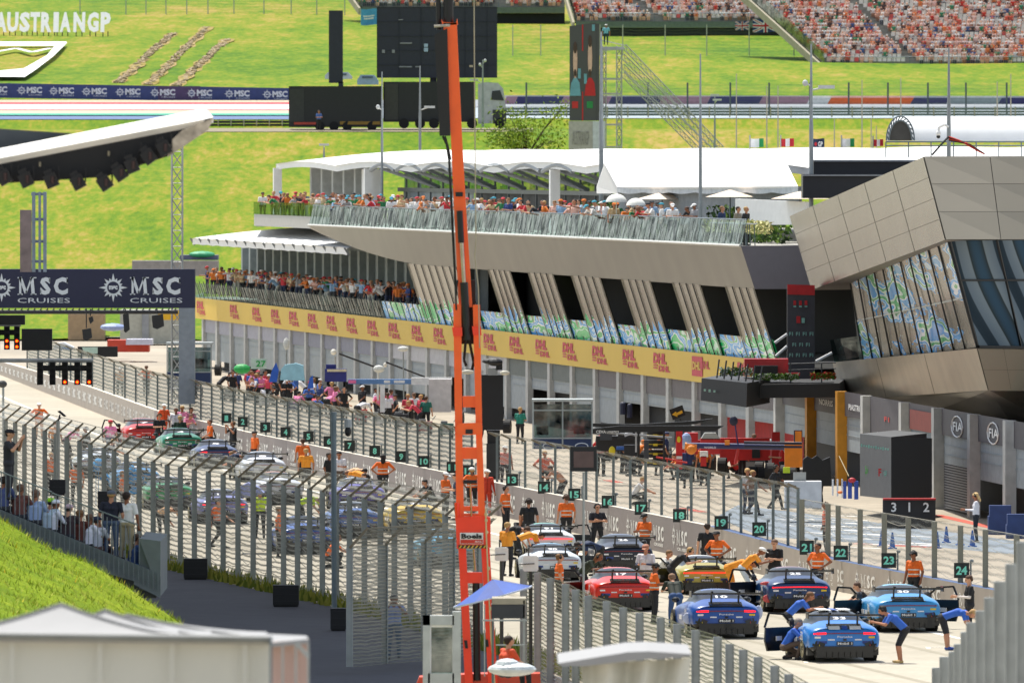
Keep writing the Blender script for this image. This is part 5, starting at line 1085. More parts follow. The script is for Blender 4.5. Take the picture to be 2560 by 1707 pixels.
    phones.path([hd+hs*.1*math.cos(t)+hu*(.02+.125*math.sin(t)) for t in [math.pi*k/8 for k in range(9)]], .012, 5)
    long_ = MB(); long_.ell(hd+hu*.045-hf*.025, (.10, .102, .09), 12, 8, 0, B_); long_.ell(hd-hf*.075-hu*.10, (.085, .05, .15), 10, 8, 0, B_)
    def mk(m_, k): o = m_.build('h', [None]*k, None, True, shift=False); d = o.data; bpy.data.objects.remove(o); return d
    HUM[pose] = (me, mk(hair, 1), mk(cap, 2), mk(phones, 1), mk(long_, 1)); return HUM[pose]
SKN = ['#c08a6c', '#b57d60', '#cc9a7c', '#a87052', '#8a5a40']; HAIR = ['#2a1d16', '#4a3222', '#7a5a38', '#b08c58', '#1a1614', '#6e5240']
HN = {'#2a1d16': 'dark hair', '#4a3222': 'brown hair', '#7a5a38': 'light brown hair', '#b08c58': 'blond hair', '#1a1614': 'black hair', '#6e5240': 'chestnut hair'}
def setm(o, cols):
    for sl_, c in zip(o.material_slots, cols): sl_.link = 'OBJECT'; sl_.material = mat(c, .75, var=.06, scale=6.)
def person(loc, pose, rot, label, top='#d9772a', bot='#1c1d22', shoe='#26272a', hair=None, cap=None, skin=None, sleeve=None, shorts=False, phones=False, long_=False, group=None, h=1.0, vest=None):
    me, hr, cp_, ph, lg = human(pose); skin = skin or random.choice(SKN); hair = hair or random.choice(HAIR)
    o = bpy.data.objects.new('person', me); COL.objects.link(o); o.location = loc; o.rotation_euler = (0, 0, math.radians(rot)); o.scale = (h*1.18, h*1.18, h*1.02)
    tag(o, label, 'person', group); setm(o, [skin, top, bot, shoe, '#1a1412', sleeve or skin, skin if shorts else bot])
    def kid(nm, d, cols): k = bpy.data.objects.new(nm, d); COL.objects.link(k); k.parent = o; setm(k, cols)
    if cap: kid('cap', cp_, [cap, hair])
    else: kid('hair', lg if long_ else hr, [hair])
    if phones: kid('headset', ph, ['#141414'])
    if vest:   # reflective bands of a hi-vis vest, following the chest
        p = POSE[pose]; a = Vector(p['pel']); b_ = Vector(p['ch']); up = (b_-a).normalized(); m_ = MB(); R_ = up.to_track_quat('Z', 'Y').to_matrix()
        for t in (.35, .75):
            c = a.lerp(b_, t); ring = [c+R_@Vector((.188*math.cos(q), .122*math.sin(q), 0)) for q in [2*math.pi*i/16 for i in range(17)]]
            m_.add([x-up*.018 for x in ring]+[x+up*.018 for x in ring], [(i, i+1, 18+i, 17+i) for i in range(16)])
        ob = m_.build('reflective_band', [mat('#d9d9cf', .3, .2)], o, shift=False)
    return o
OR, BK = '#e86a1a', '#17181b'
def gp(x, y): return G(x, y)
# marshals: name what they stand by
for (x, y, pose, rot, lab, kw) in (
    (2285, 1522, 'stand', -40, 'marshal in orange vest and black cap standing below board 23', dict(cap=BK, phones=True)),
    (2045, 1499, 'hips', -40, 'marshal in orange vest with dark hair standing below board 21', dict()),
    (1792, 1465, 'hips', -30, 'marshal in orange vest and black cap behind the gold car', dict(cap=BK)),
    (1612, 1414, 'hold', -40, 'marshal in orange vest and black cap standing below board 17', dict(cap=BK)),
    (1416, 1361, 'stand', 200, 'marshal in orange vest with headset standing between boards 14 and 15', dict(phones=True)),
    (1264, 1335, 'stand', 60, 'marshal in orange vest standing just right of the crane', dict(phones=True)),
    (1180, 1282, 'hips', 200, 'marshal in white helmet and orange vest behind the crane arms', dict(cap='#e6e6e2')),
    (1113, 1296, 'hold', 60, 'marshal in orange vest and white cap under board 10', dict(cap='#dedede')),
    (957, 1249, 'hips', 190, 'stout marshal in orange vest seen from behind below board 8', dict(long_=True, h=1.03)),
    (757, 1200, 'stand', 190, 'marshal in orange vest under board 5', dict()),
    (637, 1178, 'stand', -60, 'marshal in orange vest beside the crouching crew under board 3', dict(cap=BK)),
    (525, 1145, 'walk', -70, 'marshal in orange vest left of board 1', dict()),
    (98, 1097, 'hips', 0, 'marshal in orange shirt and white helmet standing alone on the empty far track', dict(cap='#efefec', bot='#d8b39a')),
    (128, 1240, 'stand', 30, 'marshal in orange vest seen through the leftmost part of the fence', {}),
    (190, 1268, 'stand', 200, 'second marshal from the left seen through the fence', {}),
    (306, 1292, 'stand', 90, 'marshal in orange vest seen through the fence by the blue sunshades', {}),
    (410, 1345, 'bend', 40, 'marshal in white and orange bending behind the fence', dict(top='#e0b48a')),
    (545, 1372, 'walk', 60, 'marshal in orange vest walking behind the fence beyond the standing spectator', {}),
    (697, 1395, 'stand', 90, 'marshal in orange vest behind the fence by the lattice cable', {}),
    (825, 1420, 'crouch', 90, 'marshal in orange vest crouching beside the blue car behind the fence', {}),
    (1636, 1560, 'hold', 100, 'marshal in orange vest and black cap behind the fence beside the red car', dict(cap=BK, phones=True, h=1.02)),
    (1398, 1530, 'stand', 100, 'marshal in orange vest behind the fence left of the ponytailed mechanic', dict(phones=True)),
    (300, 995, 'stand', 0, 'person in pale orange vest standing beyond the far fence, left', dict(top='#e8b890', cap='#e8e8e4')),
    (366, 990, 'hips', 180, 'marshal in orange vest standing beyond the far fence', {})):
    kw = dict(kw); kw.setdefault('top', OR); person(gp(x, y), pose, rot, lab, vest=(y > 1240 and kw['top'] == OR and pose != 'crouch'), group='marshals in orange', **kw)
BL = '#2f62c0'; GN = '#2c3a2c'; OY = '#e8962a'
for (x, y, pose, rot, lab, kw) in (
    (2424, 1592, 'hold', -80, 'man in black polo with one white sleeve at the right edge of the grid', dict(top=BK, sleeve='#d8cfc8', hair='#4a3222')),
    (2372, 1624, 'bend', 80, 'mechanic in blue tee and black shorts bending down at the far right', dict(top=BL, shorts=True, shoe='#3a55a0')),
    (2248, 1657, 'lean', -85, 'mechanic in blue tee and black shorts peering at the nearest blue car', dict(top=BL, shorts=True, shoe='#c8a870', phones=True)),
    (1972, 1648, 'crouch', 80, 'mechanic in blue tee crouching at the rear wheel of the nearest blue car', dict(top=BL, bot='#5a4a40', hair='#8a8078')),
    (1985, 1618, 'lean', 85, 'long haired mechanic in blue tee leaning into the nearest blue car', dict(top=BL, long_=True, hair='#6e4a2c')),
    (2165, 1550, 'crouch', -80, 'mechanic in black tee crouching by the open door of the light blue car', dict(top=BK)),
    (1937, 1489, 'hold', -30, 'man in black polo and sunglasses standing below board 20', dict(top=BK, hair='#6e5240')),
    (1868, 1492, 'lean', 85, 'mechanic in orange vest, white cap and pale shorts leaning to an open car door', dict(top=OY, bot='#b8c4cc', shorts=True, cap='#e4e4e0')),
    (1835, 1490, 'bend', 75, 'mechanic in orange and black bending beside the gold car', dict(top=OY, bot=OY, sleeve=BK, cap=BK)),
    (1768, 1443, 'stand', 190, 'man in black tee seen from behind against the wall left of board 19', dict(top=BK)),
    (1493, 1387, 'cross', 20, 'man in dark polo with arms crossed and headset below board 16', dict(top='#232228', phones=True)),
    (1322, 1372, 'stand', 180, 'man in black tee with headset seen from behind, behind the white car', dict(top=BK, phones=True)),
    (1615, 1503, 'hold', -20, 'photographer in white and navy vest behind the red car', dict(top='#d8d4d8', sleeve='#2a3050', bot='#8a7a66', cap='#a87058')),
    (1690, 1492, 'lean', 80, 'mechanic in black with headset leaning into the gold car door', dict(top=BK, shorts=True, phones=True)),
    (1655, 1462, 'crouch', 60, 'man in white shirt crouching between the dark car and the gold car', dict(top='#d8d8d4')),
    (1488, 1440, 'bend', -60, 'mechanic in navy tee bending by the open door of the white car', dict(top='#1f3050')),
    (1466, 1508, 'lean', 60, 'ponytailed mechanic in black and green bending beside the red car', dict(top='#22301f', long_=True, hair='#7a5a38', phones=True)),
    (1687, 1568, 'lean', 190, 'bald man in black and green tee and blue jeans behind the fence', dict(top='#1c261c', bot='#2a4a7a', hair='#8a6a50')),
    (1305, 1415, 'bend', 100, 'mechanic in orange tee bending beside the white car', dict(top=OY)),
    (1275, 1398, 'bend', 60, 'mechanic in black bending over just right of the crane', dict(top=BK)),
    (1330, 1448, 'crouch', 120, 'mechanic in orange tee crouching in front of the white box antenna', dict(top=OY, hair='#7a5a38')),
    (1268, 1440, 'hold', 150, 'mechanic in orange and black beside the left white box antenna', dict(top=OY, sleeve=BK)),
    (1296, 1366, 'crouch', 30, 'mechanic in black crouching at the front of the white car', dict(top=BK)),
    (1217, 1288, 'stand', 30, 'person in red overalls and white helmet right of the crane', dict(top='#cf3f26', sleeve='#cf3f26', bot='#cf3f26', cap='#e8e8e4')),
    (1077, 1270, 'crouch', -60, 'crew member in black crouching below board 10', dict(top=BK)),
    (1140, 1300, 'hold', -90, 'man in dark shirt facing the marshal under board 11', dict(top='#3a4658')),
    (925, 1253, 'crouch', -60, 'crew member in black and green crouching by the stout marshal', dict(top='#1c2a1c')),
    (905, 1248, 'bend', -120, 'crew member in yellow orange tee bending below board 7', dict(top=OY)),
    (876, 1240, 'bend', 60, 'crew member in white and orange bending below board 7', dict(top='#e0b890')),
    (848, 1237, 'hold', -10, 'man in white vest holding papers under board 6', dict(top='#dcdce0', bot='#5a4a40')),
    (822, 1240, 'stand', 60, 'man in black beside the man in white vest', dict(top=BK)),
    (765, 1228, 'stand', 185, 'crew member in amber tee seen from behind under board 5', dict(top=OY)),
    (533, 1152, 'crouch', -100, 'crew member in black and green crouching by the left marshal', dict(top='#1c2a1c')),
    (583, 1150, 'camera', -60, 'cameraman in black with shoulder camera between boards 1 and 2', dict(top=BK, phones=True)),
    (600, 1190, 'crouch', -70, 'crouching crew member in black, left of the huddle under board 3', dict(top=BK)),
    (618, 1194, 'bend', -80, 'bending crew member in black in the huddle under board 3', dict(top=BK)),
    (583, 1200, 'bend', 40, 'crew member in dark blue bending behind the white car under board 2', dict(top='#26324a')),
    (440, 1112, 'stand', 10, 'man in white shirt beside the pink clad group', dict(top='#dadada')),
    (456, 1106, 'hold', -30, 'taller person in pink top in the group left of board 1', dict(top='#d87ba0')),
    (478, 1110, 'stand', 40, 'person in pink top and jeans at the right of the pink group', dict(top='#d87ba0', bot='#3a4a6a')),
    (466, 1116, 'lean', 30, 'person in pink top leaning in the middle of the pink group', dict(top='#e08aa8')),
    (450, 1134, 'stand', 170, 'man in black and green tee seen from behind beside the far red car', dict(top='#1c2a1c')),
    (410, 1100, 'walk', 40, 'person in orange red overalls and white helmet near the far red car', dict(top='#dc5424', sleeve='#dc5424', bot='#dc5424', cap='#efefec')),
    (398, 1128, 'hold', 20, 'crew member in black at the open door of the far red car', dict(top=BK, phones=True)),
    (276, 1146, 'stand', 160, 'man in pink tee and red cap on the far grid', dict(top='#e07aa6', cap='#c83040', bot='#2a3050')),
    (268, 1160, 'crouch', 90, 'dark clad crew member crouching in front of the man in pink', dict(top='#3a2e28')),
    (215, 1165, 'stand', -60, 'man in black just left of the man in pink', dict(top=BK)),
    (172, 1152, 'lean', 60, 'crew member in pink tee leaning forward at the left', dict(top='#e090b4')),
    (138, 1150, 'stand', 30, 'crew member in ochre vest at the left of the grid', dict(top='#d08a4a')),
    (650, 1345, 'stand', 0, 'steward in neon yellow vest seen through the fence', dict(top='#c6e21c')),
    (760, 1318, 'bend', 70, 'steward in neon yellow bending beside the blue car behind the fence', dict(top='#b8dc28')),
    (985, 1648, 'camera', 0, 'photographer in light blue shirt behind the taller fence panel', dict(top='#7a8fc0', bot='#2a4a6a', cap='#3c3c40')),
    (2440, 1355, 'hold', -90, 'blond woman in white shirt with headset in the pit lane', dict(top='#e4e4e8', sleeve='#e4e4e8', bot='#20242c', hair='#d8b880', long_=True, phones=True)),
    (2052, 1262, 'stand', -80, 'person in black with pink collar behind the white cabinet', dict(top=BK)),
    (2044, 1272, 'hold', -60, 'blond person in black beside the white cabinet', dict(top='#1a1c22', hair='#b08c58')),
    (1940, 1275, 'walk', 60, 'man in black jacket with headset walking past the white cabinet', dict(top='#2a2c30', phones=True)),
    (1868, 1285, 'hold', 40, 'woman in white top with backpack walking in the pit lane', dict(top='#e0dcd8', hair='#d0a870', bot='#3a4050')),
    (1882, 1290, 'walk', 60, 'man in brown jacket walking beside the woman in white', dict(top='#7a5a48', bot='#2e3440')),
    (1885, 1158, 'sit', 180, 'mechanic in orange shirt seated at the orange pit stand', dict(top=OR)),
    (1400, 1262, 'lean', -60, 'person leaning on the wall between boards 14 and 15', dict(top='#b8846a')),
    (1362, 1235, 'hips', 20, 'marshal with coral vest in the pit lane behind board 14', dict(top='#d86a50')),
    (1262, 1220, 'stand', 20, 'person in white helmet in the pit lane left of board 13', dict(top='#d8887a', cap='#e4e4e0')),
    (1590, 1262, 'crouch', 80, 'person in white top crouching in the pit lane behind board 17', dict(top='#dcdcdc')),
    (1300, 1110, 'hold', 150, 'mechanic in teal shirt by the orange capped trolley', dict(top='#1f7a68')),
    (1065, 1078, 'stand', 160, 'mechanic in teal shirt below the white canopy', dict(top='#1f6a5a')),
    (2065, 1382, 'stand', -80, 'person in coral vest and headset behind board 21', dict(top='#d86a4a', phones=True))):
    person(gp(x, y), pose, rot, lab, **kw)
right_xy = [(1500+rnd()*170, 1196+rnd()*14) for _ in range(8)]+[(1700+rnd()*350, 1200+rnd()*40) for _ in range(12)]
for i, (x, y) in enumerate(right_xy):
    c, nm = random.choice([('#b82020', 'red'), ('#17181b', 'black'), ('#22305a', 'navy'), ('#e0e0e0', 'white'), ('#d8741c', 'orange'), ('#b82020', 'red')])
    person(gp(x, y-18), random.choice(['stand', 'hold', 'lean', 'hips', 'crouch']), rnd()*360, 'garage crew member in %s among the garage equipment, %s from the left there' % (nm, nth(sorted(right_xy).index((x, y)))), top=c, cap=random.choice([None, c]), group='crew in front of the garages')
# far pit lane crew around the tyre trolleys
cl = [('#d8d8dc', 'white'), ('#3a66b8', 'blue'), (BK, 'black'), ('#c83a50', 'red'), ('#e07aa6', 'pink'), ('#2b3a6a', 'navy')]
k = 0
crew_xy = [(540+rnd()*530, 0) for _ in range(34)]
for i, (x, _) in enumerate(crew_xy):
    y = 985+(x-540)*.165+rnd()*16; c, nm = cl[(i*7+i//5) % 6]
    person(gp(x, y), ('stand', 'hold', 'lean', 'hips', 'walk', 'crouch')[(i*5) % 6], rnd()*360, 'pit crew member in %s in the far pit lane crowd, %s from the left' % (nm, nth(sorted(crew_xy).index((x, 0)))), top=c, cap=random.choice([None, None, '#1c1c20', '#d8d8d8', '#c83a50']), group='crowd of crew in the far pit lane')
for i, (x, y) in enumerate(((583, 1000), (592, 1003), (628, 996), (645, 1008), (662, 1004), (690, 1000), (705, 1012), (740, 1016), (757, 1012), (785, 1026), (800, 1040), (822, 1044), (838, 1050), (1020, 1072), (1046, 1078), (860, 1052), (1212, 1110), (900, 1062), (1035, 1068))):
    c, nm = cl[(i*5+i//3) % 6]; ps = ('stand', 'hold', 'lean', 'hips', 'walk', 'bend')[i % 6]
    person(gp(x, y), ps, rnd()*360, 'pit crew member in %s, %s from the left beyond the pit wall fence' % (nm, nth(i)), top=c, group='pit crew beyond the fence')
for i, (x, D, z) in enumerate(((434, 590, 1.7), (457, 590, 1.7), (490, 590, 1.7))):
    person(Vector((xat(x, D), D, z)), 'sit', 20, ['left', 'middle', 'right'][i]+' official seated in the glazed booth with the blue panel', top=['#dcdce0', '#4a4e58', '#6a4a40'][i])
person(W(797, 326, 1043), 'hold', 30, 'man in blue top standing beside the first black trailer', top='#4a6aa8')
person(W(1515, 113, 1003), 'stand', 180, 'person in pale blue top on the lattice platform beside the portrait screen', top='#7cc0cc', cap='#e4e4e4', bot='#20404a')
# spectators on the left terrace, in the shade
SPL = [(316, 1400, 'stand', 160, '#e6e6e2', '#a89a78', 'man in white tee and khaki trousers standing at the end of the terrace', dict(hair='#2a1d16')),
 (278, 1396, 'stand', 170, '#1d2030', '#4a5a74', 'man in dark navy shirt with red letters and grey cap beside the standing man', dict(cap='#5a6270')),
 (22, 1250, 'camera', 80, '#23252b', '#2a2c33', 'man in dark tee and black cap raising a phone at the upper left', dict(cap='#15161a', h=1.04)),
 (88, 1352, 'sit', 150, '#9db4d8', '#2a2c33', 'seated spectator in light blue shirt near the top of the terrace', {}),
 (124, 1372, 'sit', 150, '#b8ccd8', '#2a2c33', 'seated spectator in pale shirt with neon green cap', dict(cap='#9be01c')),
 (134, 1376, 'sit', 120, '#dfe4ee', '#1a1c22', 'seated spectator in white shirt and white cap', dict(cap='#dfe4f0', sleeve='#dfe4ee')),
 (170, 1388, 'sit', 160, '#3a2c30', '#2a2c33', 'seated spectator in dark top with red white cap', dict(cap='#c0a8b0')),
 (198, 1402, 'sit', 150, '#5a2a1e', '#33262a', 'seated spectator in brown top with raised phone', dict()),
 (222, 1412, 'sit', 130, '#e8eaf2', '#12141a', 'seated spectator in bright white tee in the middle of the row', {}),
 (240, 1418, 'sit', 150, '#c4c8cf', '#5a4038', 'seated spectator with navy cap and light shirt', dict(cap='#26304a')),
 (50, 1338, 'sit', 150, '#6a4038', '#2a2c33', 'seated spectator in brown top near the left edge', {}),
 (8, 1318, 'sit', 150, '#3c4a78', '#2a2c33', 'seated spectator in blue at the left edge of the terrace', {}),
 (338, 1462, 'sit', 120, '#2f4a78', '#4a7ab0', 'seated spectator in navy and light blue against the end box', dict(shorts=True)),
 (355, 1468, 'sit', 150, '#1f2c4a', '#6a4a40', 'last seated spectator in navy tucked beside the end box', {})]
for (x, y, ps, rt, tc_, bc, lb, kw) in SPL: person(W(x, y, 302.5), ps, rt, lb, top=tc_, bot=bc, group='spectators on the left terrace', **kw)
# crowds on the two terraces
TOPS = [('#e2e2e2', 'white'), ('#e8e6e2', 'white'), ('#e4e0da', 'cream'), ('#c5303a', 'red'), ('#23252c', 'black'), ('#8fb0d0', 'light blue'), ('#d9772a', 'orange'), ('#2c7a4a', 'green'), ('#2b3f7a', 'navy'), ('#9a9a9c', 'grey'), ('#e0b4a4', 'salmon'), ('#c8b088', 'beige')]
CAPS = [(None, '')]*5+[('#c5303a', 'red cap'), ('#e2e2e0', 'white cap'), ('#23252c', 'black cap'), ('#d9772a', 'orange cap'), ('#3a9ab0', 'teal cap')]
def crowd_row(n, d0, d1, outs, z, where, grp):
    for i in range(n):
        u = (i+.5)/n; D = d1+(d0-d1)*u+(rnd()-.5)*1.0; out = outs[i % len(outs)]+(rnd()-.5)*.2-(1.6 if z > 8 and D > 688 else 0)
        (c, cn), (cc, cpn) = random.choice(TOPS), random.choice(CAPS); hc = random.choice(HAIR)
        person(FP(D, out, z), random.choice(['rail', 'rail', 'stand', 'hips', 'lean', 'point', 'camera', 'hold']), -80+rnd()*120-20, 'spectator in %s top, %s, %s from the left %s' % (cn, cpn or HN[hc], nth(i), where),
               top=c, bot=random.choice([BK, '#2a3450', '#c8c4b8', '#4a4a50']), cap=cc, hair=hc, group=grp, h=.95+rnd()*.1)
crowd_row(118, 546, 733, (1.25, .45, 1.1, -.15), 10.12, 'on upper terrace', 'spectators along the upper terrace')
crowd_row(80, 648, 767, (-.35, -1.0, -.6), 5.0, 'on lower balcony', 'spectators along the lower balcony')
for i, (x, c, cn) in enumerate(((1865, '#2a2a2e', 'dark suit'), (1845, '#8a8478', 'grey shirt'), (1805, '#22345a', 'navy shirt'))):
    person(FP(FX(x, .4), .4, 10.0), 'stand', 60, 'man in %s near the right end of the upper terrace' % cn, top=c, bot='#1a1c22', sleeve=c if i == 0 else None)
# ---------------------------------------------------------------- racing cars
SEC = [
 (0.00, [(0, .34), (.70, .34), (.86, .42), (.90, .58), (.86, .74), (.74, .82), (.60, .84), (.45, .85), (0, .86)]),
 (0.10, [(0, .22), (.80, .22), (.93, .38), (.965, .60), (.93, .80), (.78, .89), (.60, .92), (.45, .93), (0, .94)]),
 (0.45, [(0, .18), (.84, .18), (.97, .38), (1.0, .64), (.95, .86), (.78, .95), (.60, .99), (.50, 1.0), (0, 1.01)]),
 (0.80, [(0, .14), (.85, .14), (.98, .36), (1.015, .68), (.95, .90), (.76, .97), (.62, 1.03), (.53, 1.06), (0, 1.08)]),
 (1.25, [(0, .12), (.85, .12), (.96, .34), (.98, .68), (.92, .90), (.74, .97), (.62, 1.13), (.52, 1.20), (0, 1.23)]),
 (1.75, [(0, .11), (.85, .11), (.93, .30), (.935, .64), (.89, .86), (.75, .94), (.62, 1.18), (.50, 1.29), (0, 1.32)]),
 (2.25, [(0, .11), (.85, .11), (.92, .30), (.925, .62), (.88, .84), (.75, .92), (.60, 1.18), (.48, 1.30), (0, 1.33)]),
 (2.75, [(0, .11), (.85, .11), (.92, .30), (.925, .62), (.88, .83), (.74, .90), (.62, 1.08), (.50, 1.19), (0, 1.23)]),
 (3.30, [(0, .11), (.85, .11), (.94, .30), (.955, .62), (.90, .82), (.74, .86), (.62, .88), (.50, .90), (0, .93)]),
 (3.80, [(0, .12), (.82, .12), (.94, .30), (.95, .58), (.88, .76), (.72, .80), (.60, .78), (.45, .76), (0, .77)]),
 (4.25, [(0, .14), (.72, .14), (.84, .28), (.84, .48), (.76, .62), (.62, .66), (.5, .66), (.4, .65), (0, .65)]),
 (4.50, [(0, .20), (.5, .20), (.6, .30), (.62, .42), (.56, .50), (.48, .53), (.4, .53), (.3, .53), (0, .53)])]
CARM = {}
def carbody():
    if 'body' in CARM: return CARM['body']
    mb = MB(); vs = []
    for y, pts in SEC: vs += [(x, y, z) for x, z in pts]+[(-x, y, z) for x, z in reversed(pts[1:-1])]
    n_ = 16; fs = []; ms = []
    for j in range(len(SEC)-1):
        for i in range(n_):
            fs.append((j*n_+i, j*n_+(i+1) % n_, (j+1)*n_+(i+1) % n_, (j+1)*n_+i)); k = i if i < 8 else 15-i
            y0 = SEC[j][0]; m_ = 0
            if k <= 0: m_ = 2
            elif k == 1 and y0 < .3: m_ = 2
            elif k in (7, 6) and (.7 < y0 < 1.5 ) : m_ = 1
            elif k in (5, 6) and .7 < y0 < 2.9: m_ = 1
            elif k in (6, 7) and y0 in (2.25+.5, ): m_ = 1
            elif k == 7 and 1.5 < y0 < 2.6: m_ = 3
            ms.append(m_)
    fs.append(tuple(reversed(range(n_)))); ms.append(0); fs.append(tuple((len(SEC)-1)*n_+i for i in range(n_))); ms.append(0)
    me = bpy.data.meshes.new('t'); me.from_pydata(vs, [], fs); 
    for i in range(4): me.materials.append(None)
    me.polygons.foreach_set('material_index', ms); me.polygons.foreach_set('use_smooth', [True]*len(fs))
    o = bpy.data.objects.new('t', me); COL.objects.link(o); md = o.modifiers.new('s', 'SUBSURF'); md.levels = 2; md.render_levels = 2
    me2 = bpy.data.meshes.new_from_object(o.evaluated_get(bpy.context.evaluated_depsgraph_get())); bpy.data.objects.remove(o); CARM['body'] = me2; me2.name = 'car_body'; return me2
def cm(key, fn, mats):
    if key not in CARM:
        mb = MB(); fn(mb); o = mb.build('t', mats, None, shift=False); CARM[key] = o.data; bpy.data.objects.remove(o)
    return CARM[key]
CBK = mat('#0d0e10', .35, .1, coat=.3); TYRE = mat('#121213', .85); RIM = mat('#a8a288', .3, .7); CGL = mat('#10161d', .3, .0, spec=.25)
REDL = mat('#e01018', .3, emit=2.2, var=0); REDD = mat('#6a0a0e', .3, emit=.3, var=0)
def wing(mb):
    mb.prism([(-.98, -.14, 1.275), (-.98, .04, 1.27), (-.98, .22, 1.23), (-.98, .20, 1.20), (-.98, .02, 1.22), (-.98, -.13, 1.225)], (1.96, 0, 0))
    for s_ in (-1, 1):
        mb.box((s_*.99, .05, 1.24), (.025, .40, .16)); mb.path([(s_*.38, .30, .96), (s_*.38, .26, 1.14), (s_*.38, .18, 1.31), (s_*.38, .04, 1.29)], .028, 6)
def wheel(mb):
    mb.tube((-.15, 0, 0), (.15, 0, 0), .345, n=24, mi=0); mb.tube((-.155, 0, 0), (.155, 0, 0), .25, n=20, mi=0)
    for k in range(10):
        a = k*math.pi/5; mb.beam((-.158, .05*math.cos(a), .05*math.sin(a)), (-.158, .23*math.cos(a), .23*math.sin(a)), .02, .03, 1); mb.beam((.158, .05*math.cos(a), .05*math.sin(a)), (.158, .23*math.cos(a), .23*math.sin(a)), .02, .03, 1)
    for s_ in (-1, 1): mb.path([(s_*.158, .24*math.cos(t*.5236), .24*math.sin(t*.5236)) for t in range(13)], .012, 4, 1)
def diffuser(mb):
    mb.box((0, .15, .28), (1.52, .34, .30)); mb.box((-.8, .5, .3), (.3, .4, .25)); mb.box((.8, .5, .3), (.3, .4, .25)); 
    for k in range(-3, 4): mb.box((k*.16, .02, .2), (.015, .2, .16))
    mb.box((0, -.005, .335), (.30, .04, .05))
def engine(mb):
    mb.add([(-.52, .02, .875), (.52, .02, .875), (.44, .34, 1.0), (-.44, .34, 1.0)], [(0, 1, 2, 3)], 0)
    for k in range(5): mb.beam((-.46, .06+k*.055, .905+k*.024), (.46, .06+k*.055, .905+k*.024), .02, .02, 1)
    for s_ in (-1, 1): mb.prism([(s_*.52, .0, .50), (s_*.84, .08, .62), (s_*.86, .08, .44), (s_*.56, .0, .40)], (0, -.03, 0), 1)
def door(mb):  # opened door, inner side to the rear
    h = Vector((0, 0, 0)); u = Vector((-.80, -.62, 0)).normalized()
    def P(a, z): return h+u*a+uz*z
    mb.prism([P(0, .22), P(1.05, .22), P(1.15, .50), P(1.12, .84), P(0, .84)], (.03, -.05, 0), 0)
    for a, b_ in (((0, .84), (.42, 1.18)), ((.42, 1.18), (.95, 1.22)), ((.95, 1.22), (1.12, .84))): mb.beam(P(*a), P(*b_), .04, .05, 0)
    mb.box(P(.1, .95)+Vector((0, -.2, 0)), (.16, .1, .12), 0, 1); mb.box(P(.6, .55)+Vector((.02, -.07, 0)), (.3, .04, .12), math.radians(-128), 2)
def mirror(mb): mb.ell((0, 0, 0), (.12, .08, .08), 8, 6)
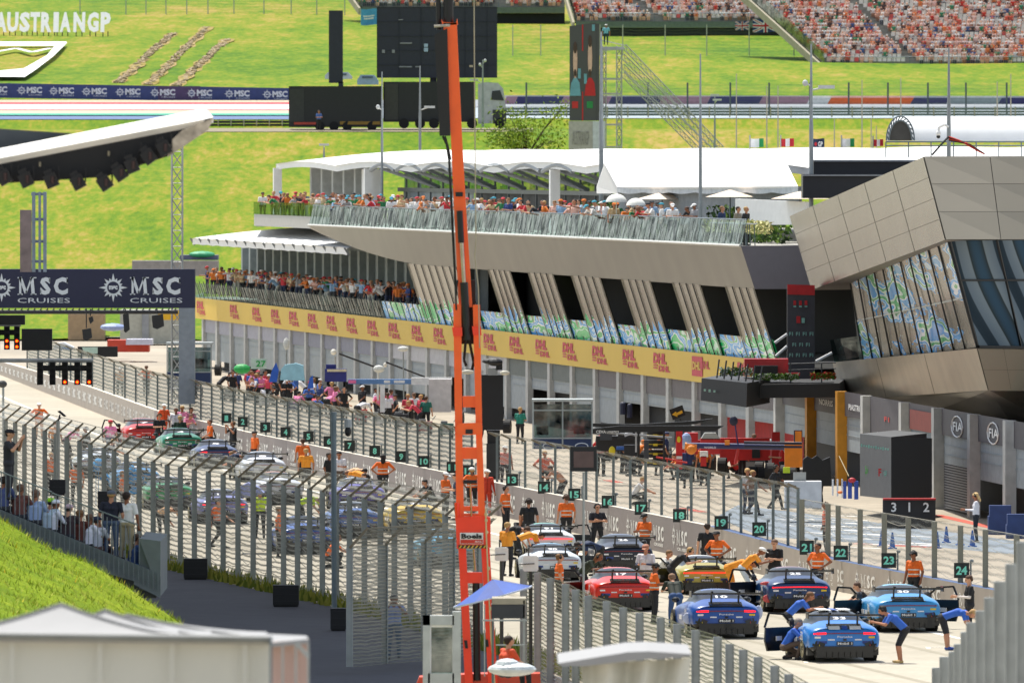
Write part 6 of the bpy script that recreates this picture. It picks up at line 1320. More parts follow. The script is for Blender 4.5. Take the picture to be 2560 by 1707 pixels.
def car(x, y, body, label, num, roof=None, stripe=None, tail='on', doors='', sc=1., rot=7.6, low=None, extra=None, mob='Mobil 1', wingtxt=None, dots=None):
    t = thing('racing_car', label, 'racing car', gp(x, y), 'racing cars on the grid'); t.rotation_euler = (0, 0, math.radians(rot)); t.scale = (sc, sc, sc)
    paint = mat(body, .32, .05, var=.05, coat=.25)
    def part(nm, me, ms, loc=(0, 0, 0), sx=1):
        o = bpy.data.objects.new(nm, me); COL.objects.link(o); o.parent = t; o.location = loc; o.scale = (sx, 1, 1)
        if ms:
            for s_, m_ in zip(o.material_slots, ms): s_.link = 'OBJECT'; s_.material = m_
        return o
    part('body', carbody(), [paint, CGL, CBK if not low else mat(low, .4), mat(roof, .3, coat=.4) if roof else paint])
    part('rear_wing', cm('wing', wing, [CBK]), None); part('diffuser', cm('diff', diffuser, [CBK]), None)
    part('engine_cover', cm('eng', engine, [mat('#20242a', .5), CBK]), None)
    for wx, wy in ((-.83, .95), (.83, .95), (-.84, 3.55), (.84, 3.55)): part('wheel', cm('wheel', wheel, [TYRE, RIM]), None, (wx, wy, .345))
    for s_ in (-1, 1): part('side_mirror', cm('mirror', mirror, [CBK]), None, (s_*1.0, 2.75, .98))
    mb = MB(); L = [(-.84, .10, .745), (-.78, .035, .755), (-.5, -.02, .765), (0, -.03, .77), (.5, -.02, .765), (.78, .035, .755), (.84, .10, .745)]
    for i, (a, b_) in enumerate(zip(L, L[1:])):
        k = 0 if (tail == 'on' and i in (0, 1, 4, 5)) or tail == 'full' else 1; mb.beam(a, b_, .05, .035 if i in (0, 5) else .022, k)
    if tail == 'on':
        for s_ in (-1, 1): mb.beam((s_*.5, -.025, .765), (s_*.75, .02, .757), .06, .05, 0)
    mb.build('tail_light', [REDL, REDD], t, shift=False)
    mb = MB(); yy, zz = .90, 1.135
    mb.text(num, (-.17, .84, 1.10), (1, 0, 0), Vector((0, .55, .235)), .34, .16, 0, .03)
    mb.box((0, -.022, .50), (.44, .012, .10), 0, 1); mb.text(mob, (-.19, -.032, .468), (1, 0, 0), uz, .38, .065, 0, .02)
    for s_ in (-1, 1): mb.box((s_*.60, .015, .53), (.26, .012, .075), 0, 2)
    mb.text('Porsche', (-.2, -.022, .655), (1, 0, 0), uz, .40, .045, 0, .02)
    for (dx, dz, dw, dh, dm) in ((-.72, .66, .16, .05, 0), (.72, .66, .16, .05, 3), (-.36, .60, .18, .035, 0), (.36, .60, .18, .035, 0), (-.62, .45, .12, .05, 3), (.62, .45, .12, .05, 4), (0, .60, .09, .05, 1)): mb.box((dx, -.01+abs(dx)*.04, dz), (dw, .03, dh), 0, dm)
    for sx in (-1, 1):
        for yy_ in (1.6, 2.3): mb.box((sx*.935, yy_, .52), (.02, .45, .12), 0, 0)
        mb.text(num, (sx*1.0, 1.15 if sx < 0 else .7, .55), (0, -sx*-1 if False else (1 if sx > 0 else -1), 0), uz, .35, .24, 0, .03)
    if wingtxt: mb.text(wingtxt, (-.6, -.105, 1.215), (1, 0, 0), uz, 1.2, .022, 0, .0)
    mb.build('lettering', [mat('#e6e6e6', .5, var=0), CBK, mat('#26408a', .5), mat('#e0c020', .5), mat('#d83028', .5)], t, shift=False)
    if stripe:
        mb = MB()
        for a, w, c in stripe: 
            mb.add([(a-w/2, 1.62, 1.318), (a+w/2, 1.62, 1.318), (a+w/2, 2.5, 1.33), (a-w/2, 2.5, 1.33)], [(0, 1, 2, 3)], c); mb.add([(a-w/2, -.02, .868), (a+w/2, -.02, .868), (a+w/2, .1, .958), (a-w/2, .1, .958)], [(0, 1, 2, 3)], c)
        mb.build('stripe', [WHITE, mat('#2a55b0', .4)], t, shift=False)
    if dots:
        mb = MB()
        for (a, b_, c_, w, h) in dots: mb.ell((a, b_, c_), (w, .05, h), 10, 6)
        mb.build('colour_patch', [mat(extra or '#c03028', .4)], t, shift=False)
    if 'L' in doors: part('open_door', cm('door', door, [CBK, CBK, mat('#c9c9c9', .5)]), None, (-.93, 2.75, 0))
    if 'R' in doors: part('open_door', cm('door', door, [CBK, CBK, mat('#c9c9c9', .5)]), None, (.93, 2.75, 0), -1)
    return t
car(2112, 1655, '#1a78cc', 'blue racing car number 33 with white striped roof, nearest of all', '33', '#e4e4e4', [(-.28, .30, 0), (.28, .30, 0), (0, .14, 1)], 'on', 'L', 1.06)
car(1816, 1596, '#0a4a9c', 'dark blue racing car number 10 with red tail lights at the left front', '10', None, None, 'on', '', 1.06, wingtxt='Porsche Mobil 1 Supercup', dots=((-.99, .55, .55, .15, .16), (.99, .6, .7, .12, .2)), extra='#b8c0d8')
car(2000, 1531, '#0b3668', 'navy racing car number 25 with red and pale blue patches and full red light bar', '25', '#7a2c3c', None, 'full', 'L', 1.04, dots=((-.93, .25, .42, .16, .12), (-.93, .5, .86, .2, .06)), extra='#c04a4a')
car(2271, 1580, '#3a92d0', 'light blue racing car number 30 with white lion at the right', '30', '#6cc4e6', None, 'off', 'LR', 1.04, wingtxt='Lechner Racing Middle East')
car(1768, 1486, '#a89a3c', 'gold racing car number 32 with white roof', '32', '#e0ddd4', None, 'full', 'L', .93, low='#15150f')
car(1567, 1432, '#0e1a30', 'black blue racing car number 26 behind the photographer', '26', '#26406e', None, 'off', '', .97)
car(1379, 1396, '#cfd6d8', 'white racing car with teal roof and full red light bar', '91', '#5ec0a8', None, 'full', 'R', .92)
car(1390, 1452, '#c9d2da', 'white racing car with pale blue roof partly behind the fence', '90', '#62b4dc', None, 'off', 'R', .92, low='#1a2a3a')
car(1564, 1528, '#dc2408', 'bright red racing car number 17 beside the fence', '17', None, None, 'off', 'L', 1.0, wingtxt='Porsche Mobil 1 Supercup')
car(366, 1120, '#c8281c', 'far red racing car with open door below the wall', '7', None, None, 'off', 'L', 1.08)
car(456, 1140, '#1c7a5a', 'far green racing car right of the far red one', '4', None, None, 'off', 'R')
car(545, 1172, '#2a3c66', 'far navy racing car beside the cameraman', '5')
car(662, 1206, '#c8ccd4', 'far white racing car below board 3', '8', None, None, 'off')
car(250, 1195, '#b8c0c8', 'grey racing car behind the fence at far left', '3', None, None, 'off')
car(345, 1235, '#3c86b8', 'sky blue racing car behind the fence', '6', None, None, 'off')
car(425, 1275, '#1f8a4c', 'green racing car behind the fence with white roof', '9', '#dcdcdc', None, 'off')
car(560, 1310, '#7a7fb8', 'lilac racing car behind the fence under the pale sunshade', '12', '#c8ccdc')
car(700, 1262, '#c9cdd4', 'white racing car behind the fence with orange roof', '14', '#e07a2a', None, 'off')
car(905, 1278, '#4a3c9a', 'violet blue racing car behind the fence', '15', '#b8bcc8', None, 'off')
car(770, 1385, '#2458a8', 'strong blue racing car behind the fence with red patch', '16', None, None, 'off', dots=((-.8, .2, .5, .25, .1),), extra='#d04030')
car(1045, 1335, '#d8b41c', 'yellow racing car behind the fence left of the crane', '22', '#e0b030', None, 'off')
car(890, 1345, '#3a62a8', 'blue and white racing car behind the fence', '21', '#c8d0dc', None, 'off')
car(1125, 1420, '#4aa6cc', 'turquoise racing car behind the taller fence panel', '24', '#58b0d4', None, 'off')
# ---------------------------------------------------------------- orange crane boom
CD = 285; CR = thing('crane', 'tall orange telescopic crane mast with black hoses in front of the grid', 'crane', tuple(W(1190, 1707, CD)))
CO = mat('#ff6212', .42, var=.05, coat=.2); CO2 = mat('#fa3a0c', .42, var=.05, coat=.2); CK = mat('#100f0f', .5)
def q4(mb, x0, x1, y0, x2, x3, y1, D, dep, mi=0): return mb.prism([W(x0, y0, D), W(x1, y0, D), W(x3, y1, D), W(x2, y1, D)], (0, dep, 0), mi)
mb = MB(); q4(mb, 1108, 1142, 58, 1127, 1155, 340, CD, .4); q4(mb, 1127, 1155, 340, 1134, 1164, 500, CD, .4); q4(mb, 1134, 1164, 500, 1147, 1181, 768, CD, .4)
q4(mb, 1150, 1158, 535, 1156, 1166, 700, CD-.02, .04, 1); mb.build('boom', [CO, CO2], CR)
mb = MB(); mb.prism([W(1103, 48, CD), W(1108, 56, CD), W(1140, 58, CD), W(1143, 47, CD), W(1145, 62, CD), W(1106, 64, CD)], (0, .45, 0)); mb.build('collar', CO, CR)
mb = MB(); mb.tube(W(1121, 60, CD+.2), W(1119, -300, CD+.2), .13, n=14); mb.tube(W(1096, 75, CD+.2), W(1094, -300, CD+.2), .065, n=10); mb.build('inner_mast', CK, CR)
mb = MB(); mb.prism([W(1086, 88, CD-.1), W(1118, 72, CD-.1), W(1126, 340, CD-.1), W(1099, 340, CD-.1)], (0, .35, 0)); mb.tube(W(1085, 66, CD), W(1125, 64, CD), .04, n=6, mi=1); mb.build('cable_housing', [mat('#151414', .5), mat('#b9b0a0', .5)], CR)
mb = MB(); mb.path([W(1107, 341, CD), W(1117, 362, CD), W(1123, 400, CD), W(1131, 560, CD), W(1140, 740, CD)], .035, 6); mb.path([W(1113, 341, CD), W(1120, 365, CD), W(1127, 400, CD)], .02, 5)
mb.path([W(1144, 700, CD-.1), W(1139, 735, CD-.1), W(1141, 775, CD-.1)], .025, 5); mb.build('hose', CK, CR)
mb = MB(); mb.tube(W(1149, 527, CD-.1), W(1153, 607, CD-.1), .075, n=12); mb.tube(W(1154, 606, CD-.1), W(1160, 708, CD-.1), .055, n=12, mi=1); mb.tube(W(1160, 706, CD-.1), W(1168, 850, CD-.1), .10, n=14)
mb.box(W(1148, 486, CD-.1), (.18, .1, .11)); mb.build('hydraulic_ram', [CK, mat('#b8a898', .25, .9)], CR)
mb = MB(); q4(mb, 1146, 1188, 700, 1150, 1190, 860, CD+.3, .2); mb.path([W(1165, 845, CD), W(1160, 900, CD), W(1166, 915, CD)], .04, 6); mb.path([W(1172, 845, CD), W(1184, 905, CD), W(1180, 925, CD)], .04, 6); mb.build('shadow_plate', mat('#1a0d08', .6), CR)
mb = MB(); q4(mb, 1133, 1153, 760, 1138, 1156, 1100, CD-.1, .25); q4(mb, 1138, 1156, 1100, 1141, 1160, 1295, CD-.1, .25); q4(mb, 1182, 1200, 762, 1190, 1206, 1100, CD-.1, .25); q4(mb, 1190, 1206, 1100, 1196, 1213, 1295, CD-.1, .25)
for (x0, x1, y0, y1) in ((1156, 1191, 990, 1018), (1155, 1194, 1118, 1147), (1158, 1198, 1265, 1277), (1158, 1196, 1283, 1290)): q4(mb, x0, x1, y0, x0+1, x1+1, y1, CD-.05, .15)
q4(mb, 1130, 1155, 818, 1133, 1156, 840, CD-.2, .1, 1); q4(mb, 1180, 1202, 816, 1183, 1204, 838, CD-.2, .1, 1)
mb.build('arm_frame', [CO, CO2], CR)
mb = MB(); mb.prism([W(1146, 1058, CD-.3), W(1200, 1056, CD-.3), W(1206, 1064, CD-.3), W(1206, 1080, CD-.3), W(1201, 1086, CD-.3), W(1147, 1087, CD-.3), W(1141, 1080, CD-.3), W(1141, 1068, CD-.3)], (0, .2, 0)); bx(mb, 1164, 1073, 1182, 1084, CD-.32, .05, 1); mb.build('cover_plate', [CO, CK], CR)
mb = MB(); mb.tube(W(1158, 1204, CD-.15), W(1192, 1204, CD-.15), .05, n=10); mb.tube(W(1176, 1208, CD-.1), W(1179, 1290, CD-.1), .025, n=8, mi=1); mb.tube(W(1184, 1372, CD), W(1188, 1426, CD), .025, n=8, mi=1)
mb.tube(W(1190, 1457, CD), W(1193, 1700, CD), .09, n=12); mb.build('lower_ram', [CK, mat('#c09a80', .25, .9)], CR)
mb = MB(); mb.prism([W(1139, 1296, CD-.3), W(1148, 1292, CD-.3), W(1213, 1290, CD-.3), W(1226, 1293, CD-.3), W(1227, 1368, CD-.3), W(1142, 1371, CD-.3)], (0, .5, 0))
mb.tube(W(1142, 1256, CD-.2), W(1144, 1300, CD-.2), .06, n=8); mb.build('head_plate', CO2, CR)
mb = MB(); s = F/CD; bx(mb, 1150, 1331, 1208, 1359, CD-.33, .02, 0); bx(mb, 1151, 1348, 1207, 1358, CD-.335, .01, 1); mb.text('Boels', W(1153, 1346, CD-.35), X, uz, 52/s, 12.5/s, 2, .045); mb.text('RENTAL', W(1188, 1355.5, CD-.35), X, uz, 17/s, 4.5/s, 3, .01)
bx(mb, 1146, 1362, 1216, 1370, CD-.33, .02, 2)
for k in range(7): mb.add([W(1147+k*10, 1369.5, CD-.345), W(1151+k*10, 1369.5, CD-.345), W(1156+k*10, 1362.5, CD-.345), W(1152+k*10, 1362.5, CD-.345)], [(0, 1, 2, 3)], 4)
mb.build('name_plate', [WHITE, mat('#c8321e', .5), CK, mat('#e8e0dc', .5), mat('#d8b040', .5)], CR)
mb = MB(); q4(mb, 1146, 1165, 1371, 1163, 1183, 1720, CD-.1, .25); q4(mb, 1203, 1224, 1369, 1221, 1245, 1720, CD-.1, .25); q4(mb, 1165, 1205, 1430, 1168, 1207, 1457, CD-.05, .15)
q4(mb, 1160, 1168, 1600, 1163, 1170, 1620, CD-.15, .05, 1); q4(mb, 1212, 1220, 1598, 1214, 1222, 1616, CD-.15, .05, 1); mb.build('lower_frame', [CO2, CK], CR)
mb = MB(); mb.path([W(1214, 1270, CD-.4), W(1216, 1340, CD-.4), W(1222, 1480, CD-.4), W(1228, 1600, CD-.4), W(1238, 1720, CD-.4)], .02, 5)
for y in (1285, 1300, 1330, 1420, 1520): mb.ell(W(1214+(y-1270)*.05, y, CD-.42), (.04, .03, .05), 6, 4)
mb.build('steel_cable', mat('#c8b88a', .5), CR)
mb = MB(); mb.prism([W(1040, 1712, CD), W(1048, 1692, CD), W(1110, 1688, CD), W(1180, 1684, CD), W(1350, 1683, CD), W(1352, 1712, CD)], (0, 1, 0)); mb.prism([W(1040, 1712, CD), W(1352, 1712, CD), W(1352, 1800, CD), W(1040, 1800, CD)], (0, 1, 0)); mb.build('chassis', mat('#cf4a30', .5), CR)
mb = MB(); mb.path([W(1184, -200, CD-.5), W(1186, 150, CD-.5), W(1188, 420, CD-.5), W(1190, 600, CD-.5), W(1187, 640, CD-.5), W(1196, 720, CD-.5), W(1199, 870, CD-.5)], .016, 5); mb.box(W(1178, 166, CD-.5), (.09, .06, .05)); tag(mb.build('hoist_wire', mat('#a39a82', .5)), 'thin pale wire hanging beside the crane mast', 'wire')
# ---------------------------------------------------------------- foreground tents and booth
tent_m = mat('#cdcdc2', .75, var=.04, scale=.8, bump=.1); tw = mat('#9a9a9a', .7, var=.03)
TN = thing('marquee_tent', 'pale grey pointed tent roof with long blank wall at the lower left', 'tent', tuple(W(340, 1707, 110)))
def tent(px, py, xl, xr, ye, D, dep, par, nm='tent_roof'):
    mb = MB(); n_ = 14; a = W(px, py, D+dep/2)
    cs = [W(xl, ye, D), W(xr, ye+3, D), W(xr, ye+3, D)+Vector((0, dep, 0)), W(xl, ye, D)+Vector((0, dep, 0))]
    for i in range(4):
        c0, c1 = cs[i], cs[(i+1) % 4]
        def fn(u, v): e = c0.lerp(c1, u); p = e.lerp(a, v); p.z = e.z+(a.z-e.z)*(v**1.5); return p
        mb.grid(fn, 6, n_)
    o_ = mb.build(nm, tw, par, True); mb = MB()
    for c0 in cs[:2]: mb.path([Vector((lerp(c0, a, t/8).x, lerp(c0, a, t/8).y-.02, c0.z+(a.z-c0.z)*((t/8)**1.5)+.01)) for t in range(9)], .012, 4)
    mb.build('ridge_seam', mat('#7d7d7b', .7), par); return o_
tent(152, 1510, -150, 440, 1584, 118, 1.6, TN); tent(262, 1526, 60, 520, 1588, 122, 1.6, TN); tent(318, 1537, 130, 660, 1590, 126, 1.6, TN)
mb = MB(); mb.slab(W(-200, 1588, 110), W(678, 1596, 110), W(678, 1586, 111), W(-200, 1576, 112), .05); mb.build('roof_slope', tw, TN)
mb = MB(); mb.slab(W(-200, 1800, 110.2), W(678, 1800, 110.2), W(678, 1600, 110.2), W(-200, 1586, 110.2), .1); 
for x in (30, 250, 430, 612): mb.beam(W(x, 1800, 110.1), W(x, 1594, 110.1), .03, .03, 0)
mb.build('tent_wall', tent_m, TN)
mb = MB(); mb.tube(W(-200, 1587, 110), W(678, 1598, 110), .035, n=8); mb.build('eave_bar', mat('#7b7d76', .5), TN)
mb = MB(); bx(mb, 674, 1590, 680, 1800, 109.9, .1); mb.build('corner_post', STEEL, TN)
TN2 = thing('marquee_tent', 'smaller tent corner with reddish wall, right of the long wall', 'tent', tuple(W(725, 1707, 122)))
mb = MB(); mb.slab(W(600, 1612, 122), W(772, 1596, 122), W(765, 1588, 126), W(600, 1580, 126), .05); mb.build('tent_roof', tw, TN2)
mb = MB(); mb.slab(W(640, 1800, 122.2), W(772, 1800, 122.2), W(772, 1597, 122.2), W(640, 1607, 122.2), .1); mb.build('tent_wall', mat('#cfb1a6', .8, var=.12, scale=1.2), TN2)
mb = MB()
for x in (707, 740, 771): bx(mb, x-3, 1604, x+2, 1800, 122, .06)
mb.beam(W(740, 1606, 121.9), W(772, 1642, 121.9), .04, .04); mb.build('pole_frame', GALV, TN2)
TN3 = thing('marquee_tent', 'white topped tent in front of the fence posts at the bottom centre right', 'tent', tuple(W(1580, 1707, 150)))
mb = MB(); mb.prism([W(1395, 1657, 150), W(1440, 1650, 150), W(1520, 1637, 150), W(1570, 1629, 150), W(1620, 1627, 150), W(1728, 1634, 150), W(1727, 1641, 150), W(1600, 1648, 150), W(1465, 1664, 150), W(1400, 1664, 150)], (0, 3, 0)); mb.build('tent_roof', tw, TN3)
mb = MB(); mb.grid(lambda u, v: W(1450+278*u+6*math.sin(v*5+u*3), 1658-14*u+170*v, 150.4+.15*math.sin(u*19)), 40, 6); mb.build('tent_wall', tent_m, TN3)
BT = thing('timing_booth', 'white framed booth with window beside the crane base', 'booth', tuple(W(1100, 1707, 262)))
mb = MB(); bx(mb, 1057, 1538, 1075, 1760, 262, .3); bx(mb, 1057, 1538, 1135, 1562, 262, .3); bx(mb, 1131, 1528, 1152, 1760, 262, .3); bx(mb, 1070, 1682, 1135, 1760, 262, .3); bx(mb, 1075, 1562, 1131, 1567, 262.05, .2, 1); bx(mb, 1074, 1567, 1078, 1682, 262.05, .2, 1); mb.build('frame', [mat('#b9bdba', .6), WHITE], BT)
mb = MB(); bx(mb, 1078, 1567, 1131, 1682, 262.1, .02); mb.build('window', RAIL, BT)
mb = MB(); bx(mb, 1230, 1495, 1315, 1510, 268, 1.2, 0); bx(mb, 1228, 1511, 1312, 1545, 268, 1.2, 1); bx(mb, 1308, 1500, 1312, 1690, 268, .05, 2); bx(mb, 1205, 1548, 1318, 1552, 267, .05, 2); bx(mb, 1240, 1610, 1312, 1613, 267, .05, 2); bx(mb, 1210, 1510, 1213, 1690, 268, .05, 2)
tag(mb.build('scaffold_table', [mat('#a39b88', .7), mat('#33363a', .5), GALV]), 'scaffold work table with dark monitor boxes right of the crane foot', 'table')
UM = thing('parasol', 'large blue parasol with white hem beside the crane foot', 'parasol', tuple(W(1215, 1690, 272)))
mb = MB(); top = W(1232, 1447, 272); rim = []
for i in range(8):
    a = i*math.pi/4+.3; rim.append(top+Vector((.98*math.cos(a), .98*math.sin(a)*.9, -.42+.26*math.cos(a))))
for i in range(8): mb.add([top, rim[i], rim[(i+1) % 8]], [(0, 1, 2)], i % 2)
for i in range(8): mb.beam(rim[i], rim[(i+1) % 8], .02, .035, 2)
mb.build('canopy', [mat('#3458a8', .7), mat('#2c4c98', .7), mat('#c6cede', .7)], UM); mb = MB(); mb.tube(top, (top.x, top.y, 0), .03); mb.build('pole', STEEL, UM)
person(W(1268, 1735, 264), 'sit', 120, 'person in orange vest working at the scaffold table', top='#d8502a', hair='#2a1d16')
mb = MB(); mb.ell(W(1280, 1672, 255), (.55, .4, .16), 14, 8); mb.ell(W(1268, 1660, 255), (.28, .3, .14), 10, 6); mb.ell(W(1300, 1668, 255), (.3, .3, .1), 10, 6); tag(mb.build('white_sheet_bundle', mat('#c9d0d2', .4, bump=.8, scale=5)), 'crumpled white plastic bundle beside the crane foot', 'bundle')
for (x0, y0, x1, y1, la) in ((1237, 1366, 1271, 1403, 'left white square antenna box on a post right of the crane'), (1307, 1389, 1346, 1427, 'right white square antenna box on a fence post')):
    t = thing('antenna_box', la, 'antenna', tuple(W((x0+x1)/2, 1500, 290)), 'white antenna boxes'); mb = MB(); c = W((x0+x1)/2, (y0+y1)/2, 290); w = (x1-x0)*290/F; 
    mb.prism([c+Vector((w/2*a, 0, w/2*b_)) for a, b_ in ((-1, -.8), (-.8, -1), (.8, -1), (1, -.8), (1, .8), (.8, 1), (-.8, 1), (-1, .8))], (0, .12, 0)); mb.build('housing', mat('#d9dbd8', .4), t)
    mb = MB(); mb.tube(c+Vector((0, .1, 0)), Vector((c.x, 290.1, 0)), .05, n=8); mb.tube(c+Vector((-.05, .05, w/2)), c+Vector((-.05, .05, w/2+.2)), .02, n=6, mi=0); mb.tube(c+Vector((-.3, -.05, -.02)), c+Vector((.1, -.05, .0)), .015, n=5); mb.build('mount', mat('#3a3c3e', .5), t)
# cctv pole, hung monitor, black road boxes
t = thing('camera_pole', 'thick grey pole with dome camera standing at the left fence', 'pole', tuple(W(835, 1526, 352))); mb = MB(); mb.tube(W(836, 1540, 352), W(834, 1037, 352), .085, n=12); mb.tube(W(834, 1037, 352), W(834, 1030, 352), .10, n=12); mb.tube(W(840, 1048, 352), W(868, 1048, 352), .02, n=6); mb.build('pole', mat('#6d7c84', .5, .3), t)
mb = MB(); mb.tube(W(870, 1048, 352), W(870, 1068, 352), .11, .13, 12); mb.ell(W(870, 1078, 352), (.11, .11, .16), 10, 7, 1); mb.build('dome_camera', [mat('#9aa0a2', .4, .2), DARK], t)
t = thing('trackside_monitor', 'black framed monitor hanging above the wall near board 15', 'monitor', tuple(W(1459, 1180, 345))); mb = MB(); bx(mb, 1426, 1116, 1492, 1178, 345, .12); mb.build('casing', DARK, t); mb = MB(); bx(mb, 1434, 1128, 1484, 1168, 344.97, .02); mb.build('display', mat('#5a4644', .3, var=.2), t)
mb = MB(); mb.tube(W(1459, 1180, 345.1), W(1459, 1590, 345.1), .035, n=6); mb.build('pole', GALV, t)
t = thing('tall_pole', 'slim grey pole with white speaker cone on the far track edge', 'pole', tuple(W(8, 1110, 480))); mb = MB(); mb.tube(W(8, 1110, 480), W(8, 965, 480), .05, n=8); mb.ell(W(6, 960, 480), (.2, .12, .16), 8, 6, 1); mb.build('pole', [GALV, mat('#4a4a48', .5)], t)
t = thing('camera_mast', 'pale mast with tilted black camera plate above the left fence', 'mast', tuple(W(145, 1250, 420))); mb = MB(); mb.tube(W(145, 1250, 420), W(145, 1052, 420), .07, n=8); mb.prism([W(143, 1028, 420), W(150, 1026, 420), W(166, 1040, 420), W(160, 1042, 420)], (0, .2, 0), 1); mb.tube(W(146, 1052, 420), W(150, 1036, 420), .03, n=5, mi=1); mb.build('mast', [mat('#a6a79f', .5), DARK], t)
for (x0, y0, x1, y1, D, la) in ((459, 1396, 518, 1444, 379.6, 'black loudspeaker box on the shaded road by the fence'), (682, 1462, 747, 1512, 356.5, 'larger black loudspeaker box on the shaded road, left of the camera pole'), (826, 1520, 865, 1572, 338.3, 'dark box at the foot of the camera pole'), (123, 1199, 163, 1233, 340, 'black monitor back above the seated spectators'), (244, 1228, 280, 1270, 330, 'black ribbed monitor behind the man in navy')):
    mb = MB(); bx(mb, x0, y0, x1, y1, D, .5); bx(mb, x0+2, y1, x1-2, y1+5, D+.1, .3)
    for k in range(3): bx(mb, x0+2, y0+6+k*(y1-y0)/3, x1-2, y0+8+k*(y1-y0)/3, D-.02, .03, 1)
    if y0 < 1300: c = W((x0+x1)/2, y1, D+.3); mb.tube(c, (c.x, c.y, 0), .03, n=6)
    tag(mb.build('speaker_box', [mat('#101115', .6), mat('#1c1d22', .6)]), la, 'box')
# officials' booths on the pit wall
def booth(px0, px1, y0, y1, yp, D, lab, txt):
    t = thing('glazed_booth', lab, 'booth', tuple(W((px0+px1)/2, y1, D))); mb = MB(); dep = 1.6
    for x in (px0, (px0+px1)/2, px1):
        for d in (0, dep): mb.tube(W(x, y1, D+d), W(x, y0, D+d), .035, n=5)
    for y in (y0, y0+(yp-y0)*.25, yp):
        mb.tube(W(px0, y, D), W(px1, y, D), .035, n=5); mb.tube(W(px0, y, D+dep), W(px1, y, D+dep), .03, n=5); mb.tube(W(px0, y, D), W(px0, y, D+dep), .03, n=5); mb.tube(W(px1, y, D), W(px1, y, D+dep), .03, n=5)
    mb.build('steel_frame', mat('#9fa6a6', .4, .5), t)
    mb = MB(); bx(mb, px0+1, yp, px1, y1, D, dep); s = F/D
    if txt: bx(mb, px0+1, yp, px0+(px1-px0)*.62, y1+14, D-.05, .05); mb.text('FIA', W(px0+26, yp+34, D-.08), X, uz, 26/s, 15/s, 1, .05); mb.path([W(px0+39+20*math.cos(q*.5236), yp+26+9*math.sin(q*.5236), D-.07) for q in range(13)], .02, 4, 1)
    else:
        for c in (px0+40, px1-26): mb.path([W(c+16*math.cos(q*.5236), yp+20+8*math.sin(q*.5236), D-.07) for q in range(13)], .02, 4, 1)
    mb.build('navy_panel', [mat('#1c3058', .6), mat('#c8d2de', .6)], t)
    mb = MB(); bx(mb, px0+2, y0+8, px1-2, yp, D+.03, .02); mb.build('window', glassmat('booth_glass', '#8fa3a8', .12), t)
    mb = MB(); bx(mb, px0-3, y0-4, px1+3, y0+1, D-.2, dep+.4); mb.build('roof', mat('#aab0ae', .5), t)
    mb = MB(); bx(mb, px0+8, yp-30, px0+38, yp-8, D+.9, .3); bx(mb, px1-46, yp-34, px1-18, yp-10, D+.9, .3); mb.build('desk_equipment', mat('#1a1e22', .5), t)
booth(418, 528, 860, 962, 930, 585, 'glazed officials booth with blue panel and white oval lettering at the pit exit', True)
booth(1333, 1480, 1002, 1122, 1095, 452, 'glazed officials booth with navy base on the pit wall above board 14', False)
# ---------------------------------------------------------------- terrace furniture
foliage('hedge', lambda: FP(540+rnd()*66, -2.2-rnd()*1.2, 10.05+rnd()*1.7), 7000, .15, ['#2f4a1a', '#40601f', '#557a28', '#24381a', '#6e8a2e'], None)
tag(bpy.context.scene.objects['hedge'], 'dark green hedge behind the people on the right half of the terrace', 'hedge')
foliage('grass_planter', lambda: FP(524+rnd()*19, 0.6-rnd()*.4, 10.6+rnd()*.55), 700, .12, ['#b8b070', '#c8c080', '#8f9a4a', '#d8d49a'], None); tag(bpy.context.scene.objects['grass_planter'], 'pale ornamental grasses behind the bar tables at the right terrace end', 'planter')
mb = MB(); mb.slab(W(1838, 562, 541), W(2014, 562, 533), W(2014, 505, 533), W(1838, 497, 541), .2); tag(mb.build('white_screen_wall', WHITE), 'white screen wall behind the grasses on the right terrace', 'screen wall')
for (x, y, hw, D, la) in ((1655, 480, 70, 565, 'wide cream parasol behind the small white umbrellas'), (1825, 474, 66, 552, 'wide cream parasol in the middle of the hedge'), (2000, 478, 78, 534, 'wide cream parasol beside the tilted wing')):
    t = thing('parasol', la, 'parasol', tuple(W(x, 560, D)), 'cream parasols'); mb = MB(); top = W(x, y, D); r = hw*D/F
    rim = [top+Vector((r*math.cos(i*math.pi/4+.4), r*math.sin(i*math.pi/4+.4), -.36)) for i in range(8)]
    for i in range(8): mb.add([top, rim[i], rim[(i+1) % 8]], [(0, 1, 2)])
    mb.build('canopy', mat('#e0cdb8', .7, var=.03), t); mb = MB(); mb.tube(top, (top.x, top.y, 10), .04); mb.build('pole', STEEL, t)
for (x, y, hw, D, la) in ((1541, 491, 27, 566, 'small round white umbrella held above the crowd, left of the pair'), (1590, 500, 25, 560, 'small round white umbrella held above the crowd, right of the pair'), (1122, 488, 14, 640, 'small white umbrella just left of the crane')):
    mb = MB(); c = W(x, y+14, D); r = hw*D/F; mb.grid(lambda u, v: c+Vector((r*math.sin(v*1.45)*math.cos(u*6.2832), r*math.sin(v*1.45)*math.sin(u*6.2832), r*.85*(math.cos(v*1.45)-.12))), 16, 6); mb.tube(c, c-uz*.7, .02, n=5); tag(mb.build('umbrella', mat('#e2e4dc', .7, var=.02), None, True), la, 'umbrella')
for i in range(9):
    D = 524.5+i*1.35; c = FP(D, 1.2, 10.05); t = thing('bar_table', 'white topped bar table with dark legs, %s from the right at the terrace end' % nth(i), 'table', tuple(c), 'bar tables at the terrace end')
    mb = MB(); mb.box(c+uz*1.0, (.5, .5, .05)); mb.build('table_top', WHITE, t); mb = MB()
    for a, b_ in ((-.2, -.2), (.2, .2)): mb.tube(c+Vector((a, b_, 0)), c+Vector((a*.8, b_*.8, 1.0)), .025, n=5)
    mb.build('leg', STEEL, t)
